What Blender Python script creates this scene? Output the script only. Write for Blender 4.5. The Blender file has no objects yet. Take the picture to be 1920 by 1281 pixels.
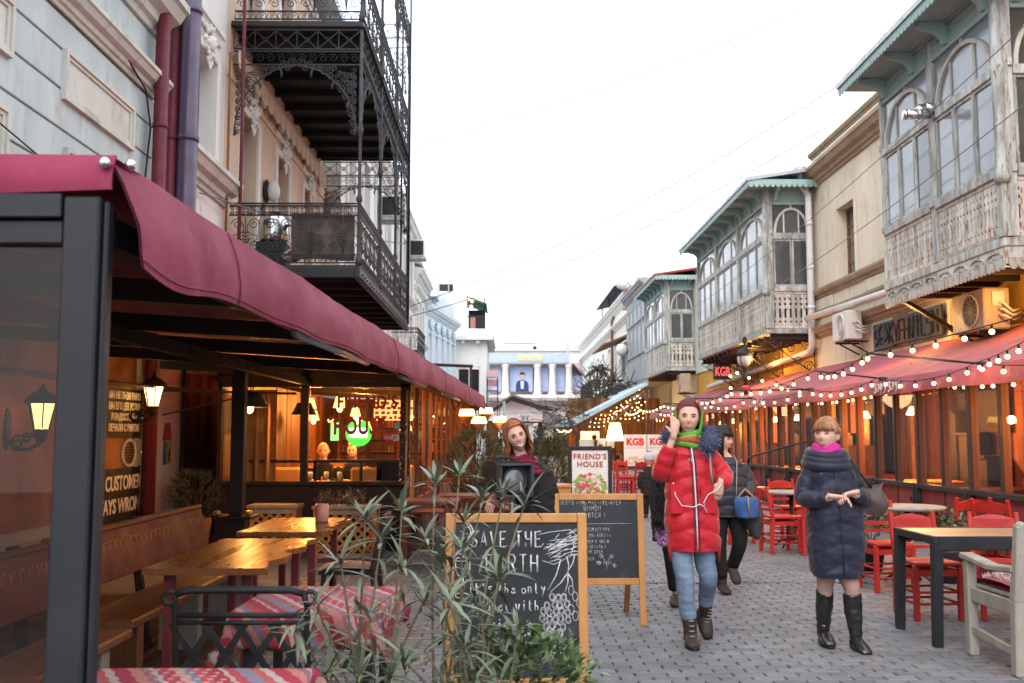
import bpy,bmesh,math,random
from mathutils import Vector,Matrix,noise
R=math.radians
SC=bpy.context.scene
COL=SC.collection
rnd=random.Random(7)
PI=math.pi
# ------------------------------------------------------------------ camera, sky, exposure
cam_d=bpy.data.cameras.new("camera")
cam=bpy.data.objects.new("camera",cam_d)
COL.objects.link(cam)
cam.location=(0,0,1.46)
cam.rotation_euler=(R(90+5.34),0,R(-0.46))
cam_d.lens=35.0
cam_d.sensor_width=36.0
cam_d.clip_start=0.05
cam_d.clip_end=2000
cam_d.dof.use_dof=True
cam_d.dof.focus_distance=7.2
cam_d.dof.aperture_fstop=4.0
SC.camera=cam
world=bpy.data.worlds.new("World")
SC.world=world
world.use_nodes=True
wn=world.node_tree
wn.nodes.clear()
w_out=wn.nodes.new("ShaderNodeOutputWorld")
w_bg=wn.nodes.new("ShaderNodeBackground")
w_sky=wn.nodes.new("ShaderNodeTexSky")
w_sky.sky_type='NISHITA'
w_sky.sun_disc=False
w_sky.sun_elevation=R(40)
w_sky.sun_rotation=R(198)
w_sky.dust_density=4.0
w_mix=wn.nodes.new("ShaderNodeMixRGB") # an even cloud deck over the blue sky
w_mix.inputs[0].default_value=0.85
w_mix.inputs[2].default_value=(7.9,8.35,9.0,1)
wn.links.new(w_sky.outputs[0],w_mix.inputs[1])
wn.links.new(w_mix.outputs[0],w_bg.inputs[0])
w_bg.inputs[1].default_value=0.12
wn.links.new(w_bg.outputs[0],w_out.inputs[0])
sun_d=bpy.data.lights.new("sun",'SUN')
sun_d.energy=0.8
sun_d.angle=R(40)
sun_d.color=(1,0.99,0.97)
sun=bpy.data.objects.new("sun",sun_d)
COL.objects.link(sun)
sun.rotation_euler=(R(50),0,R(-18))
SC.view_settings.view_transform='Standard'
SC.view_settings.look='None'
SC.view_settings.exposure=1.3
SC.view_settings.gamma=1
SC.view_settings.use_curve_mapping=False
SC.render.engine='CYCLES'
cy=SC.cycles
cy.use_denoising=True
cy.max_bounces=7
cy.diffuse_bounces=3
cy.glossy_bounces=3
cy.transmission_bounces=4
cy.transparent_max_bounces=12
cy.sample_clamp_indirect=4.0
cy.caustics_reflective=False
cy.caustics_refractive=False
# ------------------------------------------------------------------ mesh builder
def V(*a):
 return Vector(a if len(a)>1 else a[0])
class MB:
 def __init__(s):
  s.v,s.f,s.m,s.sm=[],[],[],[]
 def add(s,vs,fs,m=0,smooth=False):
  n=len(s.v)
  s.v.extend([tuple(q)for q in vs])
  for f in fs:
   s.f.append(tuple(i+n for i in f))
   s.m.append(m)
   s.sm.append(smooth)
 def b(s,x0,x1,y0,y1,z0,z1,m=0):
  vs=[(x,y,z)for z in(z0,z1)for y in(y0,y1)for x in(x0,x1)]
  s.add(vs,[(0,2,3,1),(4,5,7,6),(0,1,5,4),(2,6,7,3),(0,4,6,2),(1,3,7,5)],m)
  return s
 def box(s,c,d,rz=0,m=0,rx=0,ry=0):
  M=Matrix.Translation(c)@Matrix.Rotation(rz,4,'Z')@Matrix.Rotation(ry,4,'Y')@Matrix.Rotation(rx,4,'X')
  h=[q/2 for q in d]
  vs=[M@V(x,y,z)for z in(-h[2],h[2])for y in(-h[1],h[1])for x in(-h[0],h[0])]
  s.add(vs,[(0,2,3,1),(4,5,7,6),(0,1,5,4),(2,6,7,3),(0,4,6,2),(1,3,7,5)],m)
  return s
 def bar(s,p,q,w,h=None,up=(0,0,1),m=0,w2=None,h2=None):
  p,q=V(p),V(q)
  h=w if h is None else h
  w2=w if w2 is None else w2
  h2=h if h2 is None else h2
  d=(q-p).normalized()
  u=V(up)
  if abs(d.dot(u))>0.98:
   u=V(0,1,0)if abs(d.y)<.9 else V(1,0,0)
  sx=d.cross(u).normalized()
  sy=sx.cross(d)
  vs=[]
  for c,ww,hh in((p,w,h),(q,w2,h2)):
   for a,b_ in((-1,-1),(1,-1),(1,1),(-1,1)):
    vs.append(c+sx*a*ww/2+sy*b_*hh/2)
  s.add(vs,[(0,1,2,3)[::-1],(4,5,6,7),(0,1,5,4),(1,2,6,5),(2,3,7,6),(3,0,4,7)],m)
  return s
 def tube(s,pts,r,n=6,m=0,closed=False,flat=1.0,smooth=True,ref=None):
  pts=[V(p)for p in pts]
  k=len(pts)
  rs=list(r)if hasattr(r,'__len__')else[r]*k
  t=[]
  for i in range(k):
   a=pts[(i-1)%k]if(closed or i>0)else pts[i]
   b_=pts[(i+1)%k]if(closed or i<k-1)else pts[i]
   d=b_-a
   t.append(d.normalized()if d.length>1e-9 else V(0,0,1))
  u=V(ref)if ref is not None else(V(0,0,1)if abs(t[0].z)<.9 else V(0,1,0))
  u=(u-t[0]*u.dot(t[0])).normalized()
  vs,fs=[],[]
  for i in range(k):
   u=u-t[i]*u.dot(t[i])
   u=u.normalized()if u.length>1e-6 else t[i].orthogonal().normalized()
   w=t[i].cross(u)
   for j in range(n):
    a=2*PI*j/n
    vs.append(pts[i]+u*math.cos(a)*rs[i]+w*math.sin(a)*rs[i]*flat)
  for i in range(k if closed else k-1):
   for j in range(n):
    a,b_=i*n+j,i*n+(j+1)%n
    c,d=((i+1)%k)*n+(j+1)%n,((i+1)%k)*n+j
    fs.append((a,b_,c,d))
  if not closed:
   fs.append(tuple(range(n))[::-1])
   fs.append(tuple((k-1)*n+j for j in range(n)))
  s.add(vs,fs,m,smooth)
  return s
 def loft(s,rings,m=0,cap=True,smooth=True,closed=False):
  n=len(rings[0])
  vs=[p for r_ in rings for p in r_]
  fs=[]
  k=len(rings)
  for i in range(k if closed else k-1):
   for j in range(n):
    fs.append((i*n+j,i*n+(j+1)%n,((i+1)%k)*n+(j+1)%n,((i+1)%k)*n+j))
  if cap and not closed:
   fs.append(tuple(range(n))[::-1])
   fs.append(tuple((k-1)*n+j for j in range(n)))
  s.add(vs,fs,m,smooth)
  return s
 def lathe(s,prof,c=(0,0,0),n=16,m=0,M=None,smooth=True,cap=True):
  c=V(c)
  rings=[]
  for r_,z in prof:
   ring=[V(r_*math.cos(2*PI*j/n),r_*math.sin(2*PI*j/n),z)for j in range(n)]
   rings.append([(M@p if M else p)+c for p in ring])
  return s.loft(rings,m,cap,smooth)
 def ell(s,c,rad,n=12,k=8,m=0,M=None):
  c=V(c)
  rad=rad if hasattr(rad,'__len__')else(rad,)*3
  rings=[]
  for i in range(k+1):
   a=-PI/2+PI*min(max(i/k,.02),.98)
   rings.append([V(rad[0]*math.cos(a)*math.cos(2*PI*j/n),rad[1]*math.cos(a)*math.sin(2*PI*j/n),rad[2]*math.sin(a))for j in range(n)])
  rings=[[(M@p if M else p)+c for p in r_]for r_ in rings]
  return s.loft(rings,m)
 def prism(s,poly,fn,d0,d1,m=0):
  """poly: 2D outline; fn(a, b, depth) -> point."""
  n=len(poly)
  vs=[fn(a,b_,d0)for a,b_ in poly]+[fn(a,b_,d1)for a,b_ in poly]
  fs=[tuple(range(n)),tuple(range(2*n-1,n-1,-1))]
  fs+=[(i,(i+1)%n+0,(i+1)%n+n,i+n)[::-1]for i in range(n)]
  s.add(vs,fs,m)
  return s
 def grid(s,fn,nu,nv,m=0,smooth=True):
  vs=[fn(i/nu,j/nv)for j in range(nv+1)for i in range(nu+1)]
  fs=[(j*(nu+1)+i,j*(nu+1)+i+1,(j+1)*(nu+1)+i+1,(j+1)*(nu+1)+i)for j in range(nv)for i in range(nu)]
  s.add(vs,fs,m,smooth)
  return s
 def moulding(s,prof,p,q,out=(1,0,0),up=(0,0,1),m=0):
  """sweep a profile [(out, up)...] straight from p to q."""
  p,q,o,u=V(p),V(q),V(out),V(up)
  ra=[p+o*a+u*b_ for a,b_ in prof]
  rb=[q+o*a+u*b_ for a,b_ in prof]
  return s.loft([ra,rb],m,True,False)
 def mesh(s,name,mats):
  me=bpy.data.meshes.new(name)
  me.from_pydata(s.v,[],s.f)
  for mt in(mats if isinstance(mats,(list,tuple))else[mats]):
   me.materials.append(mt)
  me.polygons.foreach_set("material_index",s.m)
  me.polygons.foreach_set("use_smooth",s.sm)
  me.update()
  bm=bmesh.new()
  bm.from_mesh(me)
  bmesh.ops.recalc_face_normals(bm,faces=bm.faces)
  bm.to_mesh(me)
  bm.free()
  return me
WM={} # world matrix of every object made here (location and turn about Z only)
def link(name,data,parent=None,M=None,local=False):
 """M is the object's world matrix, or its matrix under the parent when local is set."""
 o=bpy.data.objects.new(name,data)
 COL.objects.link(o)
 P=WM[parent.name]if parent else Matrix.Identity(4)
 if M is None:
  M=Matrix.Identity(4)if local else P.copy()
 W=P@M if local else M
 if parent:
  o.parent=parent
 o.matrix_basis=P.inverted()@W
 WM[o.name]=W
 return o
def thing(name,label,cat,loc=(0,0,0),rz=0,group=None):
 o=link(name,None,None,Matrix.Translation(loc)@Matrix.Rotation(rz,4,'Z'))
 o.empty_display_size=.1
 tag(o,label,cat,group)
 return o
def tag(o,label=None,cat=None,group=None,kind=None):
 for k,v in(('label',label),('category',cat),('group',group),('kind',kind)):
  if v:
   o[k]=v
 return o
def part(name,mb,mats,parent=None,local=False,bevel=0,label=None,kind=None,seg=1):
 """one mesh object. Shapes are given in world metres (local=False) or in the parent's own frame."""
 if parent is not None and not local:
  I=WM[parent.name].inverted()
  if I!=Matrix.Identity(4):
   mb.v=[tuple(I@V(p))for p in mb.v]
 o=link(name,mb.mesh(name,mats),parent,Matrix.Identity(4),True)
 if bevel:
  bv=o.modifiers.new("edge",'BEVEL')
  bv.width=bevel
  bv.segments=seg
  bv.limit_method='ANGLE'
 tag(o,label,kind=kind)
 return o
def solo(name,mb,mats,label,cat,loc,group=None,bevel=0):
 """a thing that is one mesh, its origin at loc; shapes in world metres."""
 l=V(loc)
 mb.v=[tuple(V(p)-l)for p in mb.v]
 o=link(name,mb.mesh(name,mats),None,Matrix.Translation(l))
 if bevel:
  bv=o.modifiers.new("edge",'BEVEL')
  bv.width=bevel
  bv.limit_method='ANGLE'
 return tag(o,label,cat,group)
def struct(name,mb,mats,kind='structure'):
 o=link(name,mb.mesh(name,mats))
 o['kind']=kind
 return o
def piece(src,M,parent,name=None,local=True):
 """a further copy of a part, sharing its mesh."""
 o=src.copy()
 o.name=name or src.name.split('.')[0]
 COL.objects.link(o)
 P=WM[parent.name]
 o.parent=parent
 o.matrix_parent_inverse=Matrix.Identity(4)
 W=P@M if local else M
 o.matrix_basis=P.inverted()@W
 WM[o.name]=W
 return o
KIDS={}
def kids(o):
 return[c for c in bpy.data.objects if c.parent==o]
def dup(root,loc,rz,label=None,group=None,tree=None,scale=1):
 """a copy of a thing with copies of its parts and sub-parts."""
 def cp(o,par):
  c=o.copy()
  COL.objects.link(c)
  if par:
   c.parent=par
  for k in tree[o.name]:
   cp(k,c)
  return c
 r_=cp(root,None)
 r_.location=loc
 r_.rotation_euler=(0,0,rz)
 r_.scale=(scale,)*3
 WM[r_.name]=Matrix.Translation(loc)@Matrix.Rotation(rz,4,'Z')
 if label:
  r_['label']=label
 if group:
  r_['group']=group
 return r_
def tree_of(root):
 t={}
 def go(o):
  t[o.name]=list(o.children)
  for c in o.children:
   go(c)
 bpy.context.view_layer.update()
 go(root)
 return t
 # ------------------------------------------------------------------ materials
def srgb(r,g,b):
 f=lambda c:c/12.92 if c<=.04045 else((c+.055)/1.055)**2.4
 return(f(r/255),f(g/255),f(b/255),1)
MATS={}
def mat(name,c,c2=None,c3=None,scale=6.0,rough=.7,bump=.15,metal=0.0,stretch=(1,1,1),lo=.35,hi=.65,fine=60.0,
vary=0.0,spec=.22,coat=0.0,sheen=0.0,amt=1.0,lo3=.6,hi3=.7,scale3=None,bdist=.01,world=False):
 m=bpy.data.materials.new(name)
 m.use_nodes=True
 nt=m.node_tree
 N,L=nt.nodes,nt.links
 bs=N["Principled BSDF"]
 c=tuple(c)+((1,)if len(c)==3 else())
 tc=N.new("ShaderNodeTexCoord")
 mp=N.new("ShaderNodeMapping")
 mp.inputs['Scale'].default_value=stretch
 if world:
  ge=N.new("ShaderNodeNewGeometry")
  L.new(ge.outputs['Position'],mp.inputs[0])
 else:
  L.new(tc.outputs['Object'],mp.inputs[0])
 oi=N.new("ShaderNodeObjectInfo")
 ofs=N.new("ShaderNodeVectorMath")
 ofs.operation='ADD'
 sc_=N.new("ShaderNodeMath")
 sc_.operation='MULTIPLY'
 sc_.inputs[1].default_value=37.0
 L.new(oi.outputs['Random'],sc_.inputs[0])
 L.new(mp.outputs[0],ofs.inputs[0])
 L.new(sc_.outputs[0],ofs.inputs[1])
 vec=ofs.outputs[0]
 n1=N.new("ShaderNodeTexNoise")
 n1.inputs['Scale'].default_value=scale
 n1.inputs['Detail'].default_value=6
 n1.inputs['Roughness'].default_value=.62
 L.new(vec,n1.inputs['Vector'])
 col=None
 def ramp(src,a,b):
  r_=N.new("ShaderNodeMapRange")
  r_.inputs[1].default_value=a
  r_.inputs[2].default_value=b
  L.new(src,r_.inputs[0])
  return r_.outputs[0]
 def mix(f,a,b,mode='MIX'):
  x=N.new("ShaderNodeMixRGB")
  x.blend_type=mode
  for i,s_ in((0,f),(1,a),(2,b)):
   if hasattr(s_,'links'):
    L.new(s_,x.inputs[i])
   else:
    x.inputs[i].default_value=s_
  return x.outputs[0]
 if c2 is None:
  c2=tuple(q*.8 for q in c[:3])+(1,)
 c2=tuple(c2)+((1,)if len(c2)==3 else())
 f1=ramp(n1.outputs[0],lo,hi)
 if amt<1:
  q=N.new("ShaderNodeMath")
  q.operation='MULTIPLY'
  q.inputs[1].default_value=amt
  L.new(f1,q.inputs[0])
  f1=q.outputs[0]
 col=mix(f1,c,c2)
 if c3 is not None:
  n3=N.new("ShaderNodeTexNoise")
  n3.inputs['Scale'].default_value=scale3 or scale*2.7
  n3.inputs['Detail'].default_value=8
  n3.inputs['Roughness'].default_value=.7
  L.new(vec,n3.inputs['Vector'])
  col=mix(ramp(n3.outputs[0],lo3,hi3),col,tuple(c3)+((1,)if len(c3)==3 else()))
 if vary:
  ge2=N.new("ShaderNodeNewGeometry")
  ad=N.new("ShaderNodeMath")
  ad.operation='ADD'
  L.new(oi.outputs['Random'],ad.inputs[0])
  L.new(ge2.outputs['Random Per Island'],ad.inputs[1])
  fr=N.new("ShaderNodeMath")
  fr.operation='FRACT'
  L.new(ad.outputs[0],fr.inputs[0])
  hv=N.new("ShaderNodeHueSaturation")
  L.new(col,hv.inputs['Color'])
  L.new(ramp_out(nt,fr.outputs[0],1-vary,1+vary),hv.inputs['Value'])
  col=hv.outputs[0]
 L.new(col,bs.inputs['Base Color'])
 n2=N.new("ShaderNodeTexNoise")
 n2.inputs['Scale'].default_value=fine
 n2.inputs['Detail'].default_value=4
 L.new(vec,n2.inputs['Vector'])
 rr=ramp_out(nt,n1.outputs[0],max(rough-.12,.03),min(rough+.12,1),.3,.7)
 L.new(rr,bs.inputs['Roughness'])
 if bump:
  bp=N.new("ShaderNodeBump")
  bp.inputs['Strength'].default_value=bump
  bp.inputs['Distance'].default_value=bdist
  L.new(n2.outputs[0],bp.inputs['Height'])
  L.new(bp.outputs[0],bs.inputs['Normal'])
 bs.inputs['Metallic'].default_value=metal
 bs.inputs['Specular IOR Level'].default_value=spec
 bs.inputs['Coat Weight'].default_value=coat
 bs.inputs['Sheen Weight'].default_value=sheen
 MATS[name]=m
 return m
def ramp_out(nt,src,a,b,f0=0.0,f1=1.0):
 r_=nt.nodes.new("ShaderNodeMapRange")
 r_.inputs[1].default_value=f0
 r_.inputs[2].default_value=f1
 r_.inputs[3].default_value=a
 r_.inputs[4].default_value=b
 nt.links.new(src,r_.inputs[0])
 return r_.outputs[0]
def glow(name,c,s,sample=False):
 m=bpy.data.materials.new(name)
 m.use_nodes=True
 nt=m.node_tree
 nt.nodes.clear()
 e=nt.nodes.new("ShaderNodeEmission")
 e.inputs[0].default_value=tuple(c)+((1,)if len(c)==3 else())
 e.inputs[1].default_value=s
 o=nt.nodes.new("ShaderNodeOutputMaterial")
 nt.links.new(e.outputs[0],o.inputs[0])
 if not sample:
  m.cycles.emission_sampling='NONE'
 return m
def glass(name,tint=(1,1,1),rough=.02,ior=1.5,dirt=.04,gain=1.0):
 """a thin pane: looks through by transparency, mirrors by Fresnel, carries a little dust."""
 m=bpy.data.materials.new(name)
 m.use_nodes=True
 nt=m.node_tree
 nt.nodes.clear()
 N,L=nt.nodes,nt.links
 tr=N.new("ShaderNodeBsdfTransparent")
 tr.inputs[0].default_value=tuple(tint)+(1,)
 gl=N.new("ShaderNodeBsdfGlossy")
 gl.inputs['Roughness'].default_value=rough
 fr=N.new("ShaderNodeFresnel")
 fr.inputs[0].default_value=ior
 ml=N.new("ShaderNodeMath")
 ml.operation='MULTIPLY'
 ml.use_clamp=True
 ml.inputs[1].default_value=gain
 L.new(fr.outputs[0],ml.inputs[0])
 m1=N.new("ShaderNodeMixShader")
 L.new(ml.outputs[0],m1.inputs[0])
 L.new(tr.outputs[0],m1.inputs[1])
 L.new(gl.outputs[0],m1.inputs[2])
 df=N.new("ShaderNodeBsdfDiffuse")
 df.inputs[0].default_value=(.5,.5,.5,1)
 no=N.new("ShaderNodeTexNoise")
 no.inputs['Scale'].default_value=3
 tc=N.new("ShaderNodeTexCoord")
 L.new(tc.outputs['Object'],no.inputs['Vector'])
 m2=N.new("ShaderNodeMixShader")
 L.new(ramp_out(nt,no.outputs[0],0,dirt,.3,.8),m2.inputs[0])
 L.new(m1.outputs[0],m2.inputs[1])
 L.new(df.outputs[0],m2.inputs[2])
 o=N.new("ShaderNodeOutputMaterial")
 L.new(m2.outputs[0],o.inputs[0])
 return m
def lamp(name,loc,w,c=(1,.48,.16),r=.06,parent=None):
 l=bpy.data.lights.new(name,'POINT')
 l.energy=w
 l.color=c
 l.shadow_soft_size=r
 o=bpy.data.objects.new(name,l)
 COL.objects.link(o)
 o.location=loc
 return o
S=srgb
m_plaster_blue=mat("plaster_blue",(.47,.56,.56),(.39,.47,.475),(.36,.39,.375),scale=1.2,stretch=(1.6,1.6,.45),rough=.85,bump=.1,fine=40,lo3=.52,hi3=.72)
m_plaster_cream=mat("plaster_cream",(.55,.575,.52),(.48,.49,.44),(.33,.33,.30),scale=1.1,stretch=(1.6,1.6,.45),rough=.85,bump=.12,fine=30,lo3=.52,hi3=.72)
m_plaster_white=mat("plaster_white",(.72,.70,.66),(.64,.62,.58),(.54,.52,.49),scale=1.3,stretch=(1.6,1.6,.45),rough=.85,bump=.1,fine=30,lo3=.6,hi3=.85)
m_plaster_peach=mat("plaster_peach",(.66,.49,.37),(.58,.42,.31),(.50,.40,.33),scale=1.1,stretch=(1.6,1.6,.45),rough=.85,bump=.12,fine=30,lo3=.52,hi3=.72)
m_plaster_pale=mat("plaster_pale_blue",(.68,.75,.79),(.62,.69,.74),(.74,.77,.78),scale=1.1,rough=.85,bump=.12)
m_plaster_pink=mat("plaster_pink",(.62,.48,.44),(.58,.45,.42),scale=.6,rough=.9,bump=.1)
m_stone=mat("stone_beige",(.66,.60,.49),(.58,.52,.41),(.42,.375,.30),scale=.9,stretch=(1.6,1.6,.45),rough=.88,bump=.2,fine=24,lo3=.52,hi3=.72)
m_stone_trim=mat("stone_trim",(.34,.27,.19),(.26,.20,.13),(.42,.36,.27),scale=2,rough=.85,bump=.2,fine=30,lo3=.55,hi3=.75)
m_ochre=mat("plaster_ochre",(.52,.30,.06),(.42,.23,.05),(.30,.18,.07),scale=1.5,rough=.85,bump=.15,lo3=.6,hi3=.8)
m_teal=mat("paint_teal_worn",(.24,.37,.355),(.33,.43,.41),(.27,.225,.17),scale=5,rough=.75,bump=.3,fine=50,stretch=(1,1,.35),lo3=.60,hi3=.68)
m_greywood=mat("wood_grey_worn",(.44,.46,.44),(.27,.27,.25),(.20,.13,.075),scale=7,rough=.85,bump=.4,fine=60,stretch=(1,1,.22),lo=.42,hi=.58,lo3=.56,hi3=.64,vary=.16)
m_fretwood=mat("wood_fret_worn",(.52,.51,.47),(.40,.385,.35),(.27,.155,.08),scale=6,rough=.85,bump=.35,fine=60,stretch=(1,1,.3),lo3=.53,hi3=.6,vary=.28)
m_whitewood=mat("wood_pale_paint",(.50,.48,.43),(.40,.37,.32),(.26,.18,.12),scale=6,rough=.75,bump=.3,stretch=(1,1,.3),lo3=.6,hi3=.68,vary=.1)
m_greyhouse=mat("boards_grey_blue",(.34,.36,.37),(.27,.28,.29),(.42,.42,.41),scale=4,rough=.8,bump=.3,stretch=(1,1,.2),vary=.1)
m_brownwin=mat("wood_window_brown",(.22,.10,.04),(.16,.07,.03),scale=8,rough=.6,bump=.2,stretch=(1,1,.3))
m_iron=mat("wrought_iron",(.016,.017,.019),(.026,.025,.025),(.06,.042,.03),scale=9,rough=.55,bump=.15,lo3=.66,hi3=.78)
m_ironlight=mat("wrought_iron_dusty",(.05,.052,.057),(.034,.034,.038),(.12,.09,.07),scale=9,rough=.6,bump=.15,lo3=.62,hi3=.8)
m_steel=mat("zinc_sheet",(.42,.45,.48),(.34,.37,.40),scale=3,rough=.45,bump=.05,metal=.6)
m_chrome=mat("flue_steel",(.62,.62,.62),(.5,.5,.5),scale=3,rough=.22,bump=.02,metal=1)
m_redroof=mat("roof_red",(.30,.045,.04),(.24,.035,.03),scale=4,rough=.6,bump=.15)
m_pipe_red=mat("pipe_maroon",(.14,.025,.035),(.11,.02,.03),(.2,.12,.1),scale=6,rough=.45,bump=.05,lo3=.68,hi3=.76)
m_pipe_purple=mat("pipe_purple",(.060,.038,.075),(.05,.028,.06),scale=5,rough=.38,bump=.05,spec=.6)
m_pipe_white=mat("pipe_white",(.66,.65,.66),(.55,.54,.55),scale=5,rough=.5,bump=.05)
m_white=mat("white_plastic",(.62,.61,.58),(.55,.54,.51),scale=4,rough=.5,bump=.05)
m_beigemetal=mat("beige_metal",(.45,.36,.25),(.38,.29,.2),scale=4,rough=.55,bump=.05)
m_dark=mat("dark_grey",(.022,.022,.025),(.03,.03,.032),scale=5,rough=.6,bump=.1)
m_black=mat("matt_black",(.012,.012,.013),(.018,.018,.018),scale=5,rough=.7,bump=.1)
m_red_awning=mat("awning_red_canvas",(.215,.024,.060),(.165,.016,.044),(.25,.046,.082),scale=2.2,rough=.8,bump=.25,fine=220,lo3=.55,hi3=.8,bdist=.002,sheen=.05)
m_red_awning2=mat("awning_red_canvas_faded",(.31,.072,.094),(.26,.055,.074),(.35,.11,.13),scale=1.6,rough=.8,bump=.2,fine=160,lo3=.5,hi3=.8,bdist=.002,sheen=.05)
m_blueawn=mat("awning_pale_blue",(.40,.52,.58),(.34,.46,.52),scale=2,rough=.6,bump=.1)
m_greycanvas=mat("canvas_grey",(.20,.20,.19),(.15,.15,.145),scale=2,rough=.8,bump=.2)
m_frame=mat("frame_charcoal",(.014,.0155,.018),(.019,.02,.023),scale=5,rough=.5,bump=.08)
m_brownpaint=mat("paint_dark_brown",(.030,.019,.019),(.024,.015,.015),scale=4,rough=.5,bump=.12,stretch=(1,1,.3))
m_brownpost=mat("paint_red_brown",(.12,.045,.03),(.09,.035,.025),scale=4,rough=.45,bump=.12,stretch=(1,1,.25))
m_maroon=mat("maroon_panel",(.17,.032,.036),(.13,.026,.03),(.19,.07,.06),scale=3.5,rough=.6,bump=.15,stretch=(1,1,.4),lo3=.6,hi3=.8)
m_tablewood=mat("table_pine_varnish",(.20,.070,.021),(.155,.054,.017),(.14,.05,.017),scale=1.6,rough=.3,bump=.015,stretch=(6,.6,1),spec=.4,coat=.2,scale3=5,lo3=.62,hi3=.72)
m_benchwood=mat("bench_wood",(.19,.075,.03),(.13,.05,.02),scale=4,rough=.45,bump=.15,stretch=(6,.6,1),spec=.5)
m_benchback=mat("bench_back_red",(.19,.05,.028),(.15,.038,.022),scale=4,rough=.55,bump=.15)
m_ornament=mat("bench_ornament_gold",(.32,.16,.04),(.24,.11,.03),scale=20,rough=.6,bump=.2)
m_boardframe=mat("pine_frame_orange",(.46,.22,.075),(.37,.165,.05),(.22,.09,.03),scale=3.2,rough=.5,bump=.15,stretch=(3,3,.5),lo3=.66,hi3=.74)
m_chalkboard=mat("chalkboard",(.020,.022,.025),(.04,.042,.046),(.06,.06,.065),scale=1.7,rough=.75,bump=.05,lo3=.55,hi3=.85)
m_chalk=mat("chalk",(.62,.62,.62),(.36,.36,.37),scale=42,rough=1,bump=0,lo=.4,hi=.62)
m_redchair=mat("chair_red_paint",(.36,.022,.018),(.30,.018,.016),(.26,.04,.032),scale=6,rough=.42,bump=.08,lo3=.66,hi3=.78,vary=.06)
m_greyteak=mat("teak_grey",(.30,.27,.225),(.22,.195,.16),(.18,.16,.13),scale=4,rough=.8,bump=.3,stretch=(2,2,.5),lo3=.62,hi3=.75)
m_tabletop=mat("table_top_light",(.30,.165,.092),(.23,.12,.062),scale=3,rough=.4,bump=.08,stretch=(.6,6,1),spec=.5)
m_pave=mat("paver_grey",(.140,.142,.150),(.112,.114,.121),(.092,.093,.098),scale=7,rough=.62,bump=.35,fine=110,vary=.15,lo3=.48,hi3=.66,scale3=.55,world=True,spec=.3)
m_paveworn=mat("joint_sand",(.045,.045,.045),(.065,.063,.06),scale=12,rough=.95,bump=.3)
m_asphalt=mat("street_base",(.20,.20,.205),(.16,.16,.165),scale=3,rough=.85,bump=.2,world=True)
m_leaf=mat("oleander_leaf",(.125,.145,.095),(.085,.105,.065),(.24,.20,.085),scale=9,rough=.5,bump=.1,vary=.45,lo3=.6,hi3=.75,spec=.5)
m_leaf2=mat("shrub_leaf",(.085,.125,.045),(.05,.085,.03),(.14,.15,.06),scale=9,rough=.45,bump=.1,vary=.35,spec=.5)
m_needle=mat("conifer_needles",(.05,.065,.03),(.075,.06,.03),(.10,.05,.03),scale=4,rough=.8,bump=.1,vary=.35)
m_stem=mat("plant_stem",(.16,.13,.08),(.12,.10,.055),scale=12,rough=.8,bump=.2)
m_bark=mat("vine_bark",(.07,.055,.045),(.05,.04,.03),scale=10,rough=.9,bump=.4)
m_glass=glass("window_glass",dirt=.10)
m_glass_clear=glass("terrace_glass",dirt=.002,gain=.07)
m_oldglass=mat("old_window_glass",(.21,.235,.26),(.16,.18,.20),scale=1.2,rough=.13,bump=.03,fine=3,spec=.75,bdist=.03)
m_darkglass=mat("dark_window_glass",(.05,.055,.06),(.08,.085,.09),scale=1.2,rough=.1,bump=.03,fine=3,spec=.8,bdist=.03)
m_bulb=glow("bulb_warm",(1,.66,.30),3.2)
m_lampglass=glow("lantern_glass",(1,.58,.18),3.0)
m_amber=glow("amber_shade",(1,.42,.10),2.0)
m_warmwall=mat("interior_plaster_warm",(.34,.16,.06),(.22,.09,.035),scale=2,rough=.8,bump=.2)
m_warmwood=mat("interior_wood",(.20,.085,.03),(.10,.042,.016),(.30,.14,.05),scale=3,rough=.6,bump=.15,stretch=(2,2,.3),spec=.08,vary=.5,lo3=.55,hi3=.7)
m_floorboard=mat("terrace_boards",(.085,.045,.03),(.06,.032,.022),scale=3,rough=.5,bump=.2,stretch=(6,.5,1),vary=.2)
m_skin=mat("skin",(.56,.33,.25),(.52,.29,.22),(.58,.30,.24),scale=14,rough=.5,bump=.05,fine=160,bdist=.002,lo3=.5,hi3=.8)
# ================================================================== RIGHT SIDE OF THE STREET
def wall_holes(mb,fn,u0,u1,z0,z1,th,holes,m=0):
 """a wall slab in the (u, z) plane with rectangular openings; fn(u, d, z) -> point, d from 0 (face) to th (back)."""
 us=sorted({u0,u1}|{h[0]for h in holes}|{h[1]for h in holes})
 zs=sorted({z0,z1}|{h[2]for h in holes}|{h[3]for h in holes})
 for a,b_ in zip(us,us[1:]):
  run=None
  for c,d in list(zip(zs,zs[1:]))+[(None,None)]:
   solid=c is not None and not any(h[0]<=(a+b_)/2<=h[1]and h[2]<=(c+d)/2<=h[3]for h in holes)
   if solid:
    run=(run[0],d)if run else(c,d)
   elif run:
    vs=[fn(u,q,z)for z in run for q in(0,th)for u in(a,b_)]
    mb.add(vs,[(0,2,3,1),(4,5,7,6),(0,1,5,4),(2,6,7,3),(0,4,6,2),(1,3,7,5)],m)
    run=None
 return mb
def fret_board(w,h):
 """a balustrade board whose notched edges pair up with its neighbours' to make diamonds and slots."""
 e=[(0,0),(0,.10),(.28,.14),(0,.18),(.0,.24),(.22,.27),(.22,.52),(.0,.56),(0,.63),(.34,.68),(.0,.73),(0,.79),(.24,.84),(0,.89),(0,1)]
 l=[(-w/2+w*a*.85+.002,h*b_)for a,b_ in e]
 r=[(w/2-w*a*.85-.002,h*b_)for a,b_ in reversed(e)]
 return l+r
SCALLOP={}
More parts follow.
